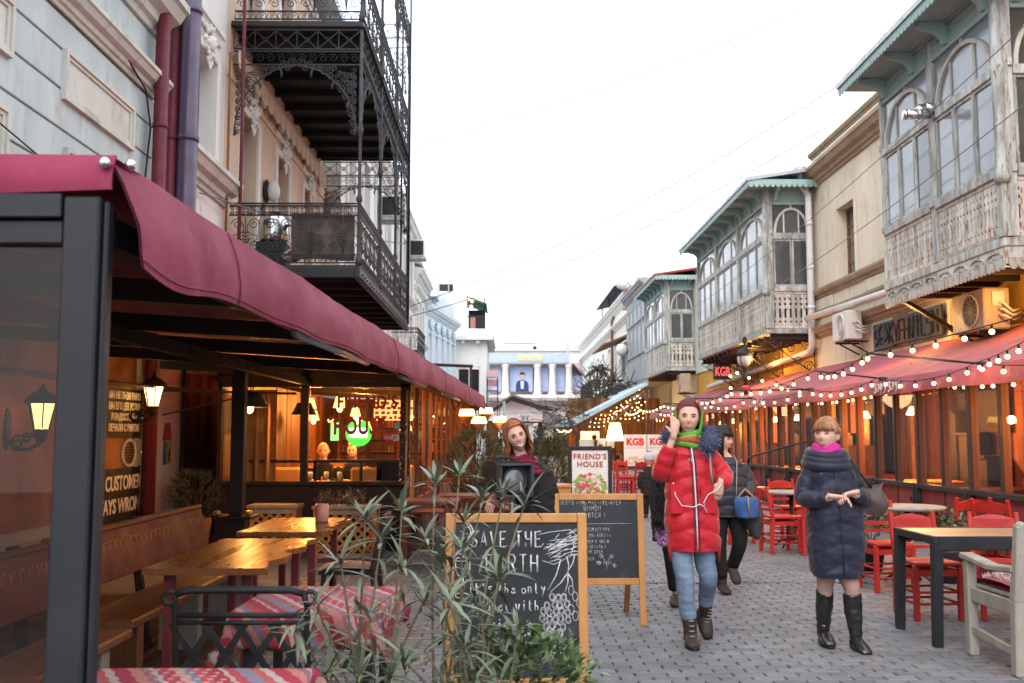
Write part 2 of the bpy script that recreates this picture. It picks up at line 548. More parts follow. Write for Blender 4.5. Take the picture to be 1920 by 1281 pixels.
def scallop_strip(mb,fn,L,h,pitch,d0,d1,m=0):
 n=max(2,int(L/pitch))
 p=[(0,h),(L,h)]
 for i in range(n):
  x1=L-i*L/n
  w=L/n
  p+=[(x1,h*.45),(x1-w*.15,h*.12),(x1-w*.5,0),(x1-w*.85,h*.12)]
 p.append((0,h*.45))
 mb.prism(p,fn,d0,d1,m)
 return mb
def glazed_face(th,fn,L,nb,Z,ns=3,bw=.11,arch=True,sill=True,mw=None,fw=None,frame_m=None,curtain=False,open_panel=None,glassm=None):
 """one glazed, balustraded face of a wooden balcony. fn(u, d, z): along, outward, up (world)."""
 wood=frame_m or m_greywood
 fw=fw or m_fretwood
 glassm=glassm or m_oldglass
 zf,zb,z1,z2,z3,z4=Z # floor, balustrade top, lower sash top, transom top, head, frieze top
 f=MB()
 def B(u0,u1,d0,d1,za,zb_,m=0):
  vs=[fn(u,d,z)for z in(za,zb_)for d in(d0,d1)for u in(u0,u1)]
  f_=[(0,2,3,1),(4,5,7,6),(0,1,5,4),(2,6,7,3),(0,4,6,2),(1,3,7,5)]
  return vs,f_
 def box(mb,*a):
  mb.add(*B(*a))
  # posts and rails
 for i in range(nb+1):
  u=L*i/nb
  p=MB()
  pw=.085 if 0<i<nb else .075
  box(p,max(u-pw,-.0),min(u+pw,L+.0),-.06,.055,zf,z4)
  for dz in(zb+.05,z2-.03):
   box(p,u-pw*.9 if 0<i<nb else max(u-pw,0)+.003,min(u+pw*.9,L-.003),.055,.085,dz,dz+.11)
  part('post',p,wood,th,bevel=.008)
 for(a,b_,d,mm)in((zb,zb+.12,.075,wood),(z1,z2,.05,wood),(z3-.06,z3,.045,m_teal)):
  r_=MB()
  for i in range(nb):
   box(r_,L*i/nb+.086,L*(i+1)/nb-.086,-.05,d,a,b_)
  part('rail',r_,mm,th,bevel=.006)
 bw_=L/nb
 proto=None
 for i in range(nb):
  ua,ub=bw_*i+.087,bw_*(i+1)-.087
  W=ub-ua
  # balustrade boards
  n=max(3,round(W/bw))
  w=W/n
  bk=MB()
  box(bk,ua,ub,-.05,-.035,zf+.02,zb)
  part('shade_backing',bk,m_dark,th)  # dark sheet painting the shade seen through the board holes
  for za,zc in((zb-.055,zb-.001),(zf+.005,zf+.06)):
   br=MB()
   box(br,ua,ub,-.01,.035,za,zc)
   part('balustrade_rail',br,fw,th)
  for k in range(n):
   u=ua+w*(k+.5)
   if proto is None or proto[1]!=round(w,4):
    o_=fn(u,0,zf+.06)
    mb=MB()
    mb.prism(fret_board(w,zb-zf-.115),lambda a,b_,d:fn(u+a,d,zf+.06+b_),0,.022)
    b0=solo_part('fret_board',mb,fw,th,o_)
    proto=(b0,round(w,4),V(o_))
   else:
    piece(proto[0],Matrix.Translation(fn(u,0,zf+.06)),th,'fret_board',local=False)
    # lower sashes
  sw=W/ns
  for k in range(ns):
   s0,s1=ua+sw*k+.004,ua+sw*(k+1)-.004
   za,zc=zb+.122,z1-.002
   sf=MB()
   t=.045
   box(sf,s0,s0+t,-.02,.022,za,zc)
   box(sf,s1-t,s1,-.02,.022,za,zc)
   box(sf,s0+t,s1-t,-.02,.022,za,za+t*1.3)
   box(sf,s0+t,s1-t,-.02,.022,zc-t,zc)
   so=part('sash',sf,wood,th)
   g=MB()
   box(g,s0+t,s1-t,-.008,-.002,za+t*1.3,zc-t)
   part('pane',g,glassm if rnd.random()>.15 else m_darkglass,so)
   # arched light above the transom
  za,zc=z2+.002,z3-.062
  g=MB()
  box(g,ua,ub,-.01,-.004,za,zc)
  part('fanlight_pane',g,glassm,th)
  if arch:
   c=(ua+ub)/2
   rx,rz=W/2*.90,(zc-za)*.86
   m_=MB()
   N_=18
   arc=[(c+rx*math.cos(PI-PI*q/N_),za+rz*math.sin(PI*q/N_))for q in range(N_+1)]
   for(x0,y0),(x1,y1)in zip(arc,arc[1:]):
    m_.bar(fn(x0,.012,y0),fn(x1,.012,y1),.06,.055,up=V(fn(0,1,0))-V(fn(0,0,0)))
   part('arch',m_,m_whitewood,th)
   mm=MB()
   for q in(-1,1):
    uu=c+q*W*.2
    hz=za+rz*math.sqrt(max(0,1-(q*W*.2/rx)**2))
    box(mm,uu-.018,uu+.018,-.002,.02,za,hz)
   box(mm,c-.02,c+.02,-.002,.02,za+rz+.025,zc)
   part('muntin',mm,m_whitewood,th)
   # frieze
  fr=MB()
  box(fr,ua,ub,-.05,.02,z3+.002,z4)
  part('frieze_panel',fr,m_teal,th)
  sc_=MB()
  scallop_strip(sc_,lambda a,b_,d:fn(ua+a,d,z4-.13+b_),W,.11,.09,.021,.036)
  part('frieze_lace',sc_,m_teal,th)
def solo_part(name,mb,mats,par,loc):
 """a part with its own origin at loc (world)."""
 l=V(loc)
 mb.v=[tuple(V(p)-l)for p in mb.v]
 return link(name,mb.mesh(name,mats),par,Matrix.Translation(l))
def wooden_balcony(label,y0,y1,xf,xw,Z,nb,roof_m,roof_over=.62,lace=True,bracket_n=5,bw=.11,side_arch=True,far_over=.4):
 """enclosed timber balcony on the right-hand facades: street face at x = xf, from y0 (near) to y1 (far)."""
 th=thing('enclosed_balcony',label,'balcony',(xw,(y0+y1)/2,Z[0]),0,'enclosed wooden balconies over the street')
 zf,zb,z1,z2,z3,z4=Z
 glazed_face(th,lambda u,d,z:V(xf-d,y0+u,z),y1-y0,nb,Z,3,bw)
 D=xw-xf
 glazed_face(th,lambda u,d,z:V(xf+.086+u,y0-d,z),D-.09,1,Z,2,bw,frame_m=m_greywood,glassm=m_darkglass)
 # corner post
 p=MB()
 p.box((xf+.01,y0+.0,(zf+z4)/2),(.15,.15,z4-zf))
 p.lathe([(.09,zb-.1),(.11,zb-.02),(.07,zb+.1),(.06,zb+.5),(.085,z1),(.1,z1+.08),(.07,z1+.2),(.06,z3)],(xf-.03,y0-.03,0),10)
 part('corner_post',p,m_greywood,th)
 # far side boarding
 q=MB()
 q.b(xf+.09,xw,y1-.04,y1+.04,zf,z4)
 part('side_wall',q,m_greywood,th)
 # floor slab, apron and lace
 s=MB()
 s.b(xf-.05,xw,y0-.05,y1+.05,zf-.13,zf-.002)
 part('floor',s,m_greywood,th,bevel=.012)
 if lace:
  a=MB()
  n=nb*2
  for i in range(n):
   ya,yb=y0-.03+(y1-y0+.06)*i/n,y0-.03+(y1-y0+.06)*(i+1)/n
   a.b(xf-.03,xf-.005,ya+.006,yb-.006,zf-.36,zf-.132)
  a.b(xf+.0,xw,y0-.03,y0-.005,zf-.36,zf-.132)
  part('apron_board',a,m_fretwood,th)
  l=MB()
  scallop_strip(l,lambda a_,b_,d:V(xf-.032-d,y0-.03+a_,zf-.44+b_),y1-y0+.06,.16,.12,0,.018)
  scallop_strip(l,lambda a_,b_,d:V(xf+a_,y0-.032-d,zf-.44+b_),D,.16,.12,0,.018)
  part('apron_lace',l,m_fretwood,th)
  for i in range(n*2): # applied carving
   yy=y0+(y1-y0)*(i+.5)/(n*2)
   c=MB()
   for k in range(8):
    t0,t1=2*PI*k/8,2*PI*(k+1)/8
    c.bar((xf-.038,yy+.2*math.cos(t0),zf-.24+.06*math.sin(t0)),(xf-.038,yy+.2*math.cos(t1),zf-.24+.06*math.sin(t1)),.025,.02)
   c.box((xf-.038,yy,zf-.24),(.02,.1,.05),0)
   part('carving',c,m_greywood,th)
   # joists under the floor
 j=MB()
 k=int((y1-y0)/.6)
 for i in range(k+1):
  yy=y0+.1+(y1-y0-.2)*i/k
  j.b(xf+.08,xw,yy-.05,yy+.05,zf-.27,zf-.135)
 part('joists',j,m_brownpaint,th)
 # eaves: soffit, brackets, scalloped fascia, roof sheet
 o=roof_over
 e=MB()
 e.b(xf-o,xw,y0-o,y1+far_over,z4+.055,z4+.09)
 part('soffit',e,m_teal,th)
 c=MB()
 c.b(xf-.07,xf+.06,y0-.07,y1+.05,z4+.002,z4+.053)
 c.b(xf+.06,xw,y0-.07,y0+.05,z4+.002,z4+.053)
 part('cornice',c,m_teal,th)
 brk=None
 spots=[(xf-.02,y0+.25+(y1-y0-.5)*i/(bracket_n-1),0)for i in range(bracket_n)]+[(xf+.25,y0-.02,1),(xf+.95,y0-.02,1)]
 for(bx,by,sd)in spots:
  if brk is None:
   bm_=MB()
   prof=[(0,0),(0,-.34),(.06,-.33),(.09,-.24),(.16,-.17),(.28,-.13),(.40,-.10),(.44,-.05),(.44,0)]
   bm_.prism(prof,lambda a,b_,d:V(-a,d,b_),-.045,.045)
   brk=link('bracket',bm_.mesh('bracket',m_teal),th,Matrix.Translation((bx,by,z4+.05)))
  else:
   piece(brk,Matrix.Translation((bx,by,z4+.05))@Matrix.Rotation(sd*PI/2,4,'Z'),th,'bracket',local=False)
 fs=MB()
 scallop_strip(fs,lambda a,b_,d:V(xf-o-d,y0-o+a,z4-.06+b_),y1-y0+o+far_over,.2,.13,0,.02)
 scallop_strip(fs,lambda a,b_,d:V(xf-o+a,y0-o-d,z4-.06+b_),D+o,.2,.13,0,.02)
 part('fascia',fs,m_teal,th)
 r_=MB()
 za,zr=z4+.10,z4+.10+(D+o)*.16
 r_.add([(xf-o-.05,y0-o-.05,za),(xf-o-.05,y1+far_over+.03,za),(xw,y1+far_over+.03,zr),(xw,y0-o-.05,zr),
 (xf-o-.05,y0-o-.05,za+.09),(xf-o-.05,y1+far_over+.03,za+.09),(xw,y1+far_over+.03,zr+.09),(xw,y0-o-.05,zr+.09)],
 [(0,1,2,3),(7,6,5,4),(0,4,5,1),(1,5,6,2),(2,6,7,3),(3,7,4,0)])
 part('roof',r_,roof_m,th)
 # seams of the roof sheet
 return th
def sash_window(th,fn,u0,u1,z0,z1,mf,mg,nx=2,nz=4,t=.06,name='window'):
 f=MB()
 def box(mb,a,b_,c,d,e,g):
  vs=[fn(u,q,z)for z in(e,g)for q in(c,d)for u in(a,b_)]
  mb.add(vs,[(0,2,3,1),(4,5,7,6),(0,1,5,4),(2,6,7,3),(0,4,6,2),(1,3,7,5)])
 box(f,u0,u0+t,0,.06,z0,z1)
 box(f,u1-t,u1,0,.06,z0,z1)
 box(f,u0+t,u1-t,0,.06,z0,z0+t)
 box(f,u0+t,u1-t,0,.06,z1-t,z1)
 for i in range(1,nx):
  u=u0+(u1-u0)*i/nx
  box(f,u-t*.4,u+t*.4,.004,.05,z0+t,z1-t)
 for i in range(1,nz):
  z=z0+(z1-z0)*i/nz
  for k in range(nx):
   ua=u0+t if k==0 else u0+(u1-u0)*k/nx+t*.4
   ub=u1-t if k==nx-1 else u0+(u1-u0)*(k+1)/nx-t*.4
   box(f,ua,ub,.008,.045,z-t*.3,z+t*.3)
 w=part(name,f,mf,th)
 g=MB()
 box(g,u0+t,u1-t,.025,.03,z0+t,z1-t)
 part('pane',g,mg,w)
 return w
PROF_CORNICE=[(0,0),(.05,0),(.07,.06),(.12,.08),(.14,.16),(.24,.20),(.30,.30),(.34,.32),(.34,.40),(0,.44)]
PROF_STRING=[(0,0),(.04,0),(.05,.05),(.1,.07),(.13,.13),(.13,.17),(0,.2)]
# ---- near ochre house behind the first balcony
XW=7.8
h=thing('house','ochre plastered house above the near end of the red cafe awning','house',(XW+3,13,0))
w=MB()
wall_holes(w,lambda u,d,z:V(XW+d,u,z),5.0,17.2,0,8.0,.3,[(8.2,9.2,4.6,7),(13.6,16.4,4.1,7.2)])
part('wall',w,m_ochre,h)
sash_window(h,lambda u,d,z:V(XW+.2-d,u,z),8.2,9.2,4.6,7,m_brownwin,m_darkglass)
w=MB()
w.b(XW+.31,XW+6,16.9,17.19,0,8.0)
w.b(XW+.31,XW+6,5.0,5.3,0,8.0)
part('side_wall',w,m_ochre,h)
w=MB()
w.add([(XW-.25,4.8,8.0),(XW-.25,17.25,8.0),(XW+6,17.25,9.6),(XW+6,4.8,9.6)],[(0,1,2,3)])
part('roof',w,m_steel,h)
ZB=(4.05,4.86,6.25,6.38,7.22,7.52)
wooden_balcony('large grey wooden balcony nearest the viewer with steel flue and lace boards beneath',12.85,16.9,6.6,XW,ZB,2,m_steel,.6,True,4,.105)
wooden_balcony('long wooden balcony with teal eaves and iron scroll brackets beside the white downpipe',24.7,33.4,6.6,XW,(4.1,5.03,6.36,6.52,7.3,7.62),3,m_steel,.55,False,9,.135)
wooden_balcony('small wooden balcony under a red metal roof with teal eaves',40.3,46.0,6.6,XW,(4.17,5.2,6.4,6.55,7.4,7.75),2,m_redroof,.5,False,6,.17)
# steel flue through the first balcony window
f=MB()
f.tube([(6.62,14.75,6.42),(6.42,14.75,6.42)],.085,14)
f.tube([(6.44,14.75,6.42),(6.36,14.75,6.41),(6.30,14.75,6.35)],.075,14)
f.tube([(6.50,14.75,6.33),(6.10,14.76,6.32)],.075,14)
f.tube([(6.34,14.75,6.325),(6.30,14.75,6.325)],.088,14)
f.tube([(6.13,14.76,6.32),(6.095,14.76,6.32)],.082,14)
solo('flue_pipe',f,m_chrome,'bent shiny steel flue sticking out of the near wooden balcony','flue',(6.6,14.75,6.02))
# ---- beige stone house
h=thing('house','beige stone house with one narrow brown window between two wooden balconies','house',(XW+3,21,0))
w=MB()
wall_holes(w,lambda u,d,z:V(XW+d,u,z),17.22,24.66,0,8.35,.4,[(21.75,22.95,5.0,6.72)])
part('wall',w,m_stone,h)
wv=MB()
wv.b(XW+.41,XW+6,17.22,17.5,0,8.35)
wv.b(XW+.41,XW+6,24.38,24.66,0,8.35)
part('side_wall',wv,m_stone,h)
wv=MB()
wv.b(XW+.42,XW+6,17.52,24.36,8.1,8.3)
part('roof',wv,m_steel,h)
sash_window(h,lambda u,d,z:V(XW+.3-d,u,z),21.75,22.95,5.0,6.72,m_brownwin,m_darkglass,2,4,.07)
for(z,pr,sc_)in((7.62,PROF_CORNICE,1),(8.36,PROF_STRING,.9),(4.80,PROF_STRING,1.2),(4.30,PROF_STRING,1),(3.82,PROF_CORNICE,.62)):
 q=MB()
 q.moulding([(a*sc_-.003,b_*sc_)for a,b_ in pr],(XW,17.23,z),(XW,24.65,z),out=(-1,0,0))
 part('moulding',q,m_stone_trim,h)
for(ya,yb,za,zb_)in((17.3,20.9,8.0,8.33),(21.1,24.6,8.0,8.33),(19.4,21.2,4.48,4.78),(23.3,24.6,4.48,4.78)):
 q=MB()
 q.b(XW-.035,XW-.002,ya,yb,za+.03,zb_)
 part('wall_panel',q,m_stone,h,bevel=.01)
for yy in(21.68,23.02):
 q=MB()
 q.b(XW-.03,XW-.002,yy-.05,yy+.05,5.0,6.78)
 part('window_trim',q,m_stone,h)
 # ---- ochre house behind the long balcony
h=thing('house','ochre walled house behind the long wooden balcony','house',(XW+3,31,0))
w=MB()
w.b(XW,XW+.3,24.68,40.2,0,7.9)
part('wall',w,m_ochre,h)
w=MB()
w.b(XW-.02,XW+6,24.70,40.2,7.91,8.1)
part('roof',w,m_steel,h)
w=MB()
w.b(XW-.05,XW-.003,33.6,40.1,3.9,7.9)
part('plaster_panel',w,m_plaster_cream,h)
for yy in(35,37.5):
 sash_window(h,lambda u,d,z:V(XW-.055-d,u,z),yy,yy+1.1,4.9,6.8,m_brownwin,m_darkglass,2,2,.07)
h=thing('house','grey boarded house behind the balcony with the red roof','house',(XW+3,44,0))
w=MB()
w.b(XW,XW+.3,40.25,46.2,0,8.0)
part('wall',w,m_plaster_cream,h)
w=MB()
w.b(XW-.02,XW+6,40.25,46.2,8.02,8.2)
part('roof',w,m_steel,h)
# iron scrolls
def scroll_pts(r,turns=1.6,tail=0,s=1,n=26):
 p=[]
 for i in range(n+1):
  t=i/n
  a=t*turns*2*PI
  q=r*(1-.82*t)
  p.append((s*(q*math.cos(a))-s*0,q*math.sin(a)))
 return p
def iron_bracket_mesh(L,H):
 """a scrolled triangular console: wall at x = 0, out along -x, top at z = 0."""
 mb=MB()
 mb.bar((0,0,0),(-L,0,0),.035)
 mb.bar((0,0,0),(0,0,-H),.035)
 mb.tube([(0,0,-H),(-L*.3,0,-H*.72),(-L*.7,0,-H*.3),(-L,0,-.02)],.014,5)
 for(cx,cz,r_,s)in((-.16,-H+.2,.13,1),(-.18,-.17,.14,-1),(-L+.28,-.12,.1,1),(-L*.5,-.2,.13,-1),(-.42,-H*.62,.11,1)):
  mb.tube([(cx+x,0,cz+z)for x,z in scroll_pts(r_,1.7,0,s)],.013,5)
 return mb
t0=thing('iron_bracket','black scrolled iron bracket under the long balcony, beside the white downpipe','bracket',(XW,24.85,3.82),0,'iron brackets under the long balcony')
mb=iron_bracket_mesh(1.2,.85)
link('scrollwork',mb.mesh('scrollwork',m_iron),t0,Matrix.Identity(4),True)
tr=tree_of(t0)
for yy,lab in((27.7,'second'),(30.5,'third'),(33.2,'farthest')):
 dup(t0,(XW,yy,3.82),0,lab+' black scrolled iron bracket under the long balcony, counted from the white downpipe',None,tr)
 # diagonal brace under the near balcony
b_=MB()
b_.bar((7.76,17.0,3.25),(6.75,16.8,3.78),.08,.07)
solo('balcony_brace',b_,m_dark,'dark diagonal strut under the near wooden balcony','strut',(7.76,17.0,3.25))
# ---- further right: grey boarded balcony house, cream classical house with pergola roof
h=thing('house','pale grey boarded house front past the red roofed balcony','house',(8,50,0))
w=MB()
n=26
for i in range(n):
 ya=46.35+7.6*i/n
 w.b(6.7+(.008 if i%2 else 0),7.9,ya+.012,ya+7.6/n-.006,4.1,8.4)
part('boarding',w,m_greyhouse,h,kind='stuff')
w=MB()
w.b(6.72,7.9,46.3,54,3.9,4.09)
w.b(7.9,8.2,46.3,54,0,8.4)
part('wall',w,m_greyhouse,h)
for i in range(5):
 y0_=46.7+i*1.45
 sash_window(h,lambda u,d,z:V(6.68-d*.8,u,z),y0_,y0_+1.25,5.4,6.9,m_greyhouse,m_oldglass,3,1,.06)
 sash_window(h,lambda u,d,z:V(6.68-d*.8,u,z),y0_,y0_+1.25,7.05,7.9,m_greyhouse,m_oldglass,3,1,.06,'transom_window')
w=MB()
w.moulding([(a,b_)for a,b_ in PROF_CORNICE],(6.7,46.3,8.42),(6.7,54,8.42),out=(-1,0,0))
w.b(6.7,9,46.3,54,8.44,8.84)
part('cornice',w,m_greyhouse,h)
w=MB()
w.add([(6.6,45.9,3.9),(6.6,53,3.9),(5.3,53,3.0),(5.3,45.9,3.0),(6.6,45.9,3.86),(6.6,53,3.86),(5.3,53,2.96),(5.3,45.9,2.96)],
[(0,1,2,3),(7,6,5,4),(0,4,5,1),(1,5,6,2),(2,6,7,3),(3,7,4,0)])
part('lean_to_roof',w,m_steel,h)
h=thing('house','cream classical house with brown drainpipe at the far end of the right side','house',(9,72,0))
w=MB()
hs=[(56.5+i*4.2,58.1+i*4.2,4.9,7.4)for i in range(9)]
wall_holes(w,lambda u,d,z:V(7.4+d,u,z),54.2,95,0,9.5,.4,hs)
w.b(7.8,12,54.2,54.5,0,9.5)
part('wall',w,m_plaster_white,h)
for a in hs:
 sash_window(h,lambda u,d,z:V(7.6-d,u,z),*a,m_plaster_white,m_oldglass,2,2,.09)
for(z,sc_)in((9.3,1.3),(8.2,.9),(4.2,1)):
 q=MB()
 q.moulding([(a*sc_-.003,b_*sc_)for a,b_ in PROF_CORNICE],(7.4,54.3,z),(7.4,95,z),out=(-1,0,0))
 part('moulding',q,m_plaster_white,h)
q=MB()
q.b(7.3,12,54.5,95,9.9,10.1)
part('roof',q,m_steel,h)
q=MB()
q.tube([(7.2,66,3.8),(7.2,66,9.0),(7.35,66,9.3)],.1,8)
part('drainpipe',q,m_brownwin,h)
# brick gable end
def brick_mat():
 m=mat("brick_far",(.34,.15,.09),(.25,.11,.07),(.4,.3,.24),scale=9,rough=.9,bump=.3,lo3=.5,hi3=.75,vary=.2)
 return m
m_brick=brick_mat()
bw=MB()
for r_ in range(12):
 for c in range(7):
  x0=6.75+c*.26+(.13 if r_%2 else 0)
  bw.b(x0,min(x0+.25,8.6),56-.006*rnd.random(),56.2,8.5+r_*.13,8.5+r_*.13+.12)
ch=thing('brick_chimney','weathered red brick stack on the cream house roof','chimney',(7.6,56,8.5))
part('brickwork',bw,m_brick,ch,kind='stuff')
q=MB()
q.b(6.73,8.62,55.99,56.22,10.07,10.17)
part('cap',q,m_plaster_white,ch)
pg=thing('roof_pergola','dark tiled lean-to shelter on posts on the cream house roof','shelter',(8.5,62,10.1))
q=MB()
for i in range(10):
 ya=62+i*1.2
 q.add([(6.9,ya,10.7),(6.9,ya+1.16,10.7),(9.5,ya+1.16,11.3),(9.5,ya,11.3),(6.9,ya,10.8),(6.9,ya+1.16,10.8),(9.5,ya+1.16,11.4),(9.5,ya,11.4)],
 [(0,1,2,3),(7,6,5,4),(0,4,5,1),(1,5,6,2),(2,6,7,3),(3,7,4,0)])
part('roof',q,m_dark,pg,kind='stuff')
for yy in(62.5,68,73):
 q=MB()
 q.b(7.2,7.3,yy,yy+.1,9.92,10.75)
 part('post',q,m_dark,pg)
 # white ball lamps on the cream house
for(yy,zz,lab)in((53.2,9.6,'white round lamp globe by the roof corner of the grey boarded house'),(53.4,6.0,'white round lamp globe below the brown canopy')):
 t=thing('globe_lamp',lab,'lamp',(7.0,yy,zz),0,'white globe lamps')
 q=MB()
 q.ell((6.35,yy,zz),.34,16,10)
 part('globe',q,m_white,t)
 q=MB()
 q.tube([(7.3,yy,zz+.3),(6.6,yy,zz+.5),(6.35,yy,zz+.36)],.04,6)
 part('arm',q,m_white,t)
q=MB()
q.add([(5.6,56.5,6.5),(5.6,63,6.5),(7.35,63,7.2),(7.35,56.5,7.2),(5.6,56.5,6.6),(5.6,63,6.6),(7.35,63,7.3),(7.35,56.5,7.3)],
[(0,1,2,3),(7,6,5,4),(0,4,5,1),(1,5,6,2),(2,6,7,3),(3,7,4,0)])
solo('canopy',q,m_brownwin,'small brown sloping canopy on the cream house front','canopy',(7.4,60,7.2))
bal=thing('small_balcony','dark boxed balcony with a potted palm on the cream house','balcony',(7.4,66,3.6))
q=MB()
q.b(5.4,7.38,61,70,3.5,3.7)
part('floor',q,m_dark,bal)
q=MB()
for i in range(40):
 yy=61+9*i/39
 q.bar((5.42,yy,3.7),(5.42,yy,4.75),.07)
for i in range(9):
 xx=5.42+1.9*i/8
 q.bar((xx,61,3.7),(xx,61,4.75),.06)
q.bar((5.42,61,4.78),(5.42,70,4.78),.08)
q.bar((5.42,61,4.78),(7.38,61,4.78),.08)
part('railing',q,m_dark,bal,kind='stuff')
def palm(loc,hgt,r,label):
 t=thing('potted_palm',label,'palm',loc)
 q=MB()
 q.lathe([(.18,0),(.28,.5),(.3,.52),(.26,.5)],loc,12)
 part('pot',q,m_brick,t)
 q=MB()
 q.tube([(loc[0],loc[1],loc[2]+.45),(loc[0]+.03,loc[1],loc[2]+.5+hgt)],[.09,.06],7)
 part('trunk',q,m_bark,t)
 q=MB()
 c=V(loc)+V(.03,0,.5+hgt)
 for i in range(26):
  a=rnd.uniform(0,2*PI)
  e=rnd.uniform(-.2,1.2)
  d=V(math.cos(a)*math.cos(e),math.sin(a)*math.cos(e),math.sin(e))
  pts=[c+d*r*t_+V(0,0,-.55*r*t_*t_)for t_ in(0,.35,.7,1)]
  q.tube(pts,[.03,.1,.08,.01],4,flat=.15)
 part('crown',q,m_leaf2,t,kind='stuff')
palm((5.8,62,4.3),.7,.85,'small potted palm on the dark boxed balcony')
# downpipes of the stone house
q=MB()
q.tube([(7.45,24.5,7.95),(7.45,24.5,7.7),(7.62,24.45,7.45),(7.62,24.45,3.65),(7.6,24.6,3.5),(7.6,37.0,3.22)],.085,10)
for z in(4.6,5.6,6.7):
 q.tube([(7.62,24.45,z-.04),(7.62,24.45,z+.04)],.1,10)
solo('downpipe',q,m_pipe_white,'white downpipe dropping beside the long balcony then running along the wall','downpipe',(7.62,24.45,3.6))
q=MB()
q.lathe([(.07,-.3),(.09,-.1),(.15,.02),(.16,.2)],(7.45,24.5,7.95),10)
q2=q
solo('rain_hopper',q2,m_steel,'grey sheet metal rain hopper at the stone house eaves','rain hopper',(7.45,24.5,7.9))
q=MB()
q.tube([(7.45,24.3,4.30),(7.45,19.4,4.22),(7.45,17.0,4.2)],.075,10)
solo('wall_pipe',q,m_pipe_white,'white pipe crossing the stone house above the white air conditioner','pipe',(7.45,20,4.25))
# air conditioners
def aircon(label,x,y,z,w,hgt,dep,face,body_m,hose=True):
 """x = street-side plane; face: 'street' fan towards -x, or 'near' fan towards -y."""
 t=thing('air_conditioner',label,'air conditioner',(x+dep/2,y,z),0,'air conditioner units')
 q=MB()
 q.b(x,x+dep,y-w/2,y+w/2,z,z+hgt)
 part('casing',q,body_m,t,bevel=.02)
 r_=hgt*.40
 cy_,cz=y-w*.12,z+hgt*.5
 q=MB()
 q.tube([(x-.012,cy_+r_*math.cos(a),cz+r_*math.sin(a))for a in[2*PI*i/28 for i in range(28)]],.018,5,closed=True)
 for k in range(1,7):
  rr=r_*k/7
  q.tube([(x-.008,cy_+rr*math.cos(a),cz+rr*math.sin(a))for a in[2*PI*i/20 for i in range(20)]],.006,4,closed=True)
 for k in range(12):
  a=2*PI*k/12
  q.bar((x-.008,cy_,cz),(x-.008,cy_+r_*math.cos(a),cz+r_*math.sin(a)),.01)
 part('fan_grille',q,body_m,t)
 q=MB()
 q.lathe([(r_*.98,0),(r_*.98,.004)],(0,0,0),24,M=Matrix.Translation((x-.001,cy_,cz))@Matrix.Rotation(-PI/2,4,'Y'))
 part('fan_opening',q,m_dark,t)
 q=MB()
 for s in(-.3,.3):
  q.bar((x+dep+.25,y+s*w,z-.03),(x,y+s*w,z-.03),.04)
  q.bar((x+dep+.22,y+s*w,z-.3),(x+.1,y+s*w,z-.05),.03)
 part('mount',q,m_dark,t)
 if hose:
  q=MB()
  yy=y-w/2-.005
  for k in range(3):
   q.tube([(x+dep*.55,yy,z+hgt*(.62-.15*k)),(x+dep*.6,yy-.12,z+hgt*(.6-.15*k)),(x+dep*.9,yy-.13,z+hgt*(.4-.1*k)),(x+dep+.15,yy-.02,z+hgt*(.5-.1*k))],.018,6)
  q.b(x+dep*.3,x+dep*.75,yy-.03,yy-.001,z+hgt*.55,z+hgt*.9)
  part('pipe_cover',q,m_white,t)
 return t
aircon('white air conditioner on the stone house below the white pipe',7.28,21.45,3.48,.92,.62,.34,'street',m_white)
aircon('large beige air conditioner tucked beneath the near wooden balcony',7.15,15.2,3.03,1.05,.62,.4,'street',m_beigemetal)
aircon('beige air conditioner under the balcony with the red roof',7.1,40.35,3.15,.95,.75,.4,'street',m_beigemetal,False)
# carved metal signboard above the awning: three plates with raised strokes
sg=thing('carved_signboard','beaten grey metal signboard with carved letters above the red awning','sign',(7.72,19,3.5))
for k,(ya,yb,za,mm)in enumerate(((17.3,18.75,0,m_ironlight),(18.77,19.45,.02,mat("sign_rust",(.16,.075,.05),(.11,.06,.045),scale=9,rough=.7,bump=.4)),(19.47,20.5,-.02,m_ironlight))):
 q=MB()
 q.b(7.66,7.72,ya,yb,3.2+za,3.74+za)
 part('plate',q,mm,sg,bevel=.012)
def ss(o,w,seq,yy,z0,sx,sz,x=7.652):
 for st in seq.split('|'):
  pts=[(x,yy-int(a[0])*sx,z0+int(a[1])*sz)for a in st.split()]
  o.tube(pts,w,5)
q=MB()
x_=20.4
for gl,sx in(("26 16 05 04 13 33|33 42 31 10 00",.055),("38 06 04 12 33|30 01",.05),("28 16 26 35 43|43 22 01",.05),("08 00|48 04 40",.055),("08 22 48|22 20",.055),("08 00|08 48|04 34",.05),("08 00|48 40|04 44",.05),("08 02 30 48",.045),("28 20|06 46",.05),("08 00 40",.045),("48 08 04 44 40 00",.045),("08 00|48 40|08 40",.05)):
 ss(q,.016,gl,x_,3.27,sx,.05)
 x_-=.255
part('lettering',q,m_black,sg)
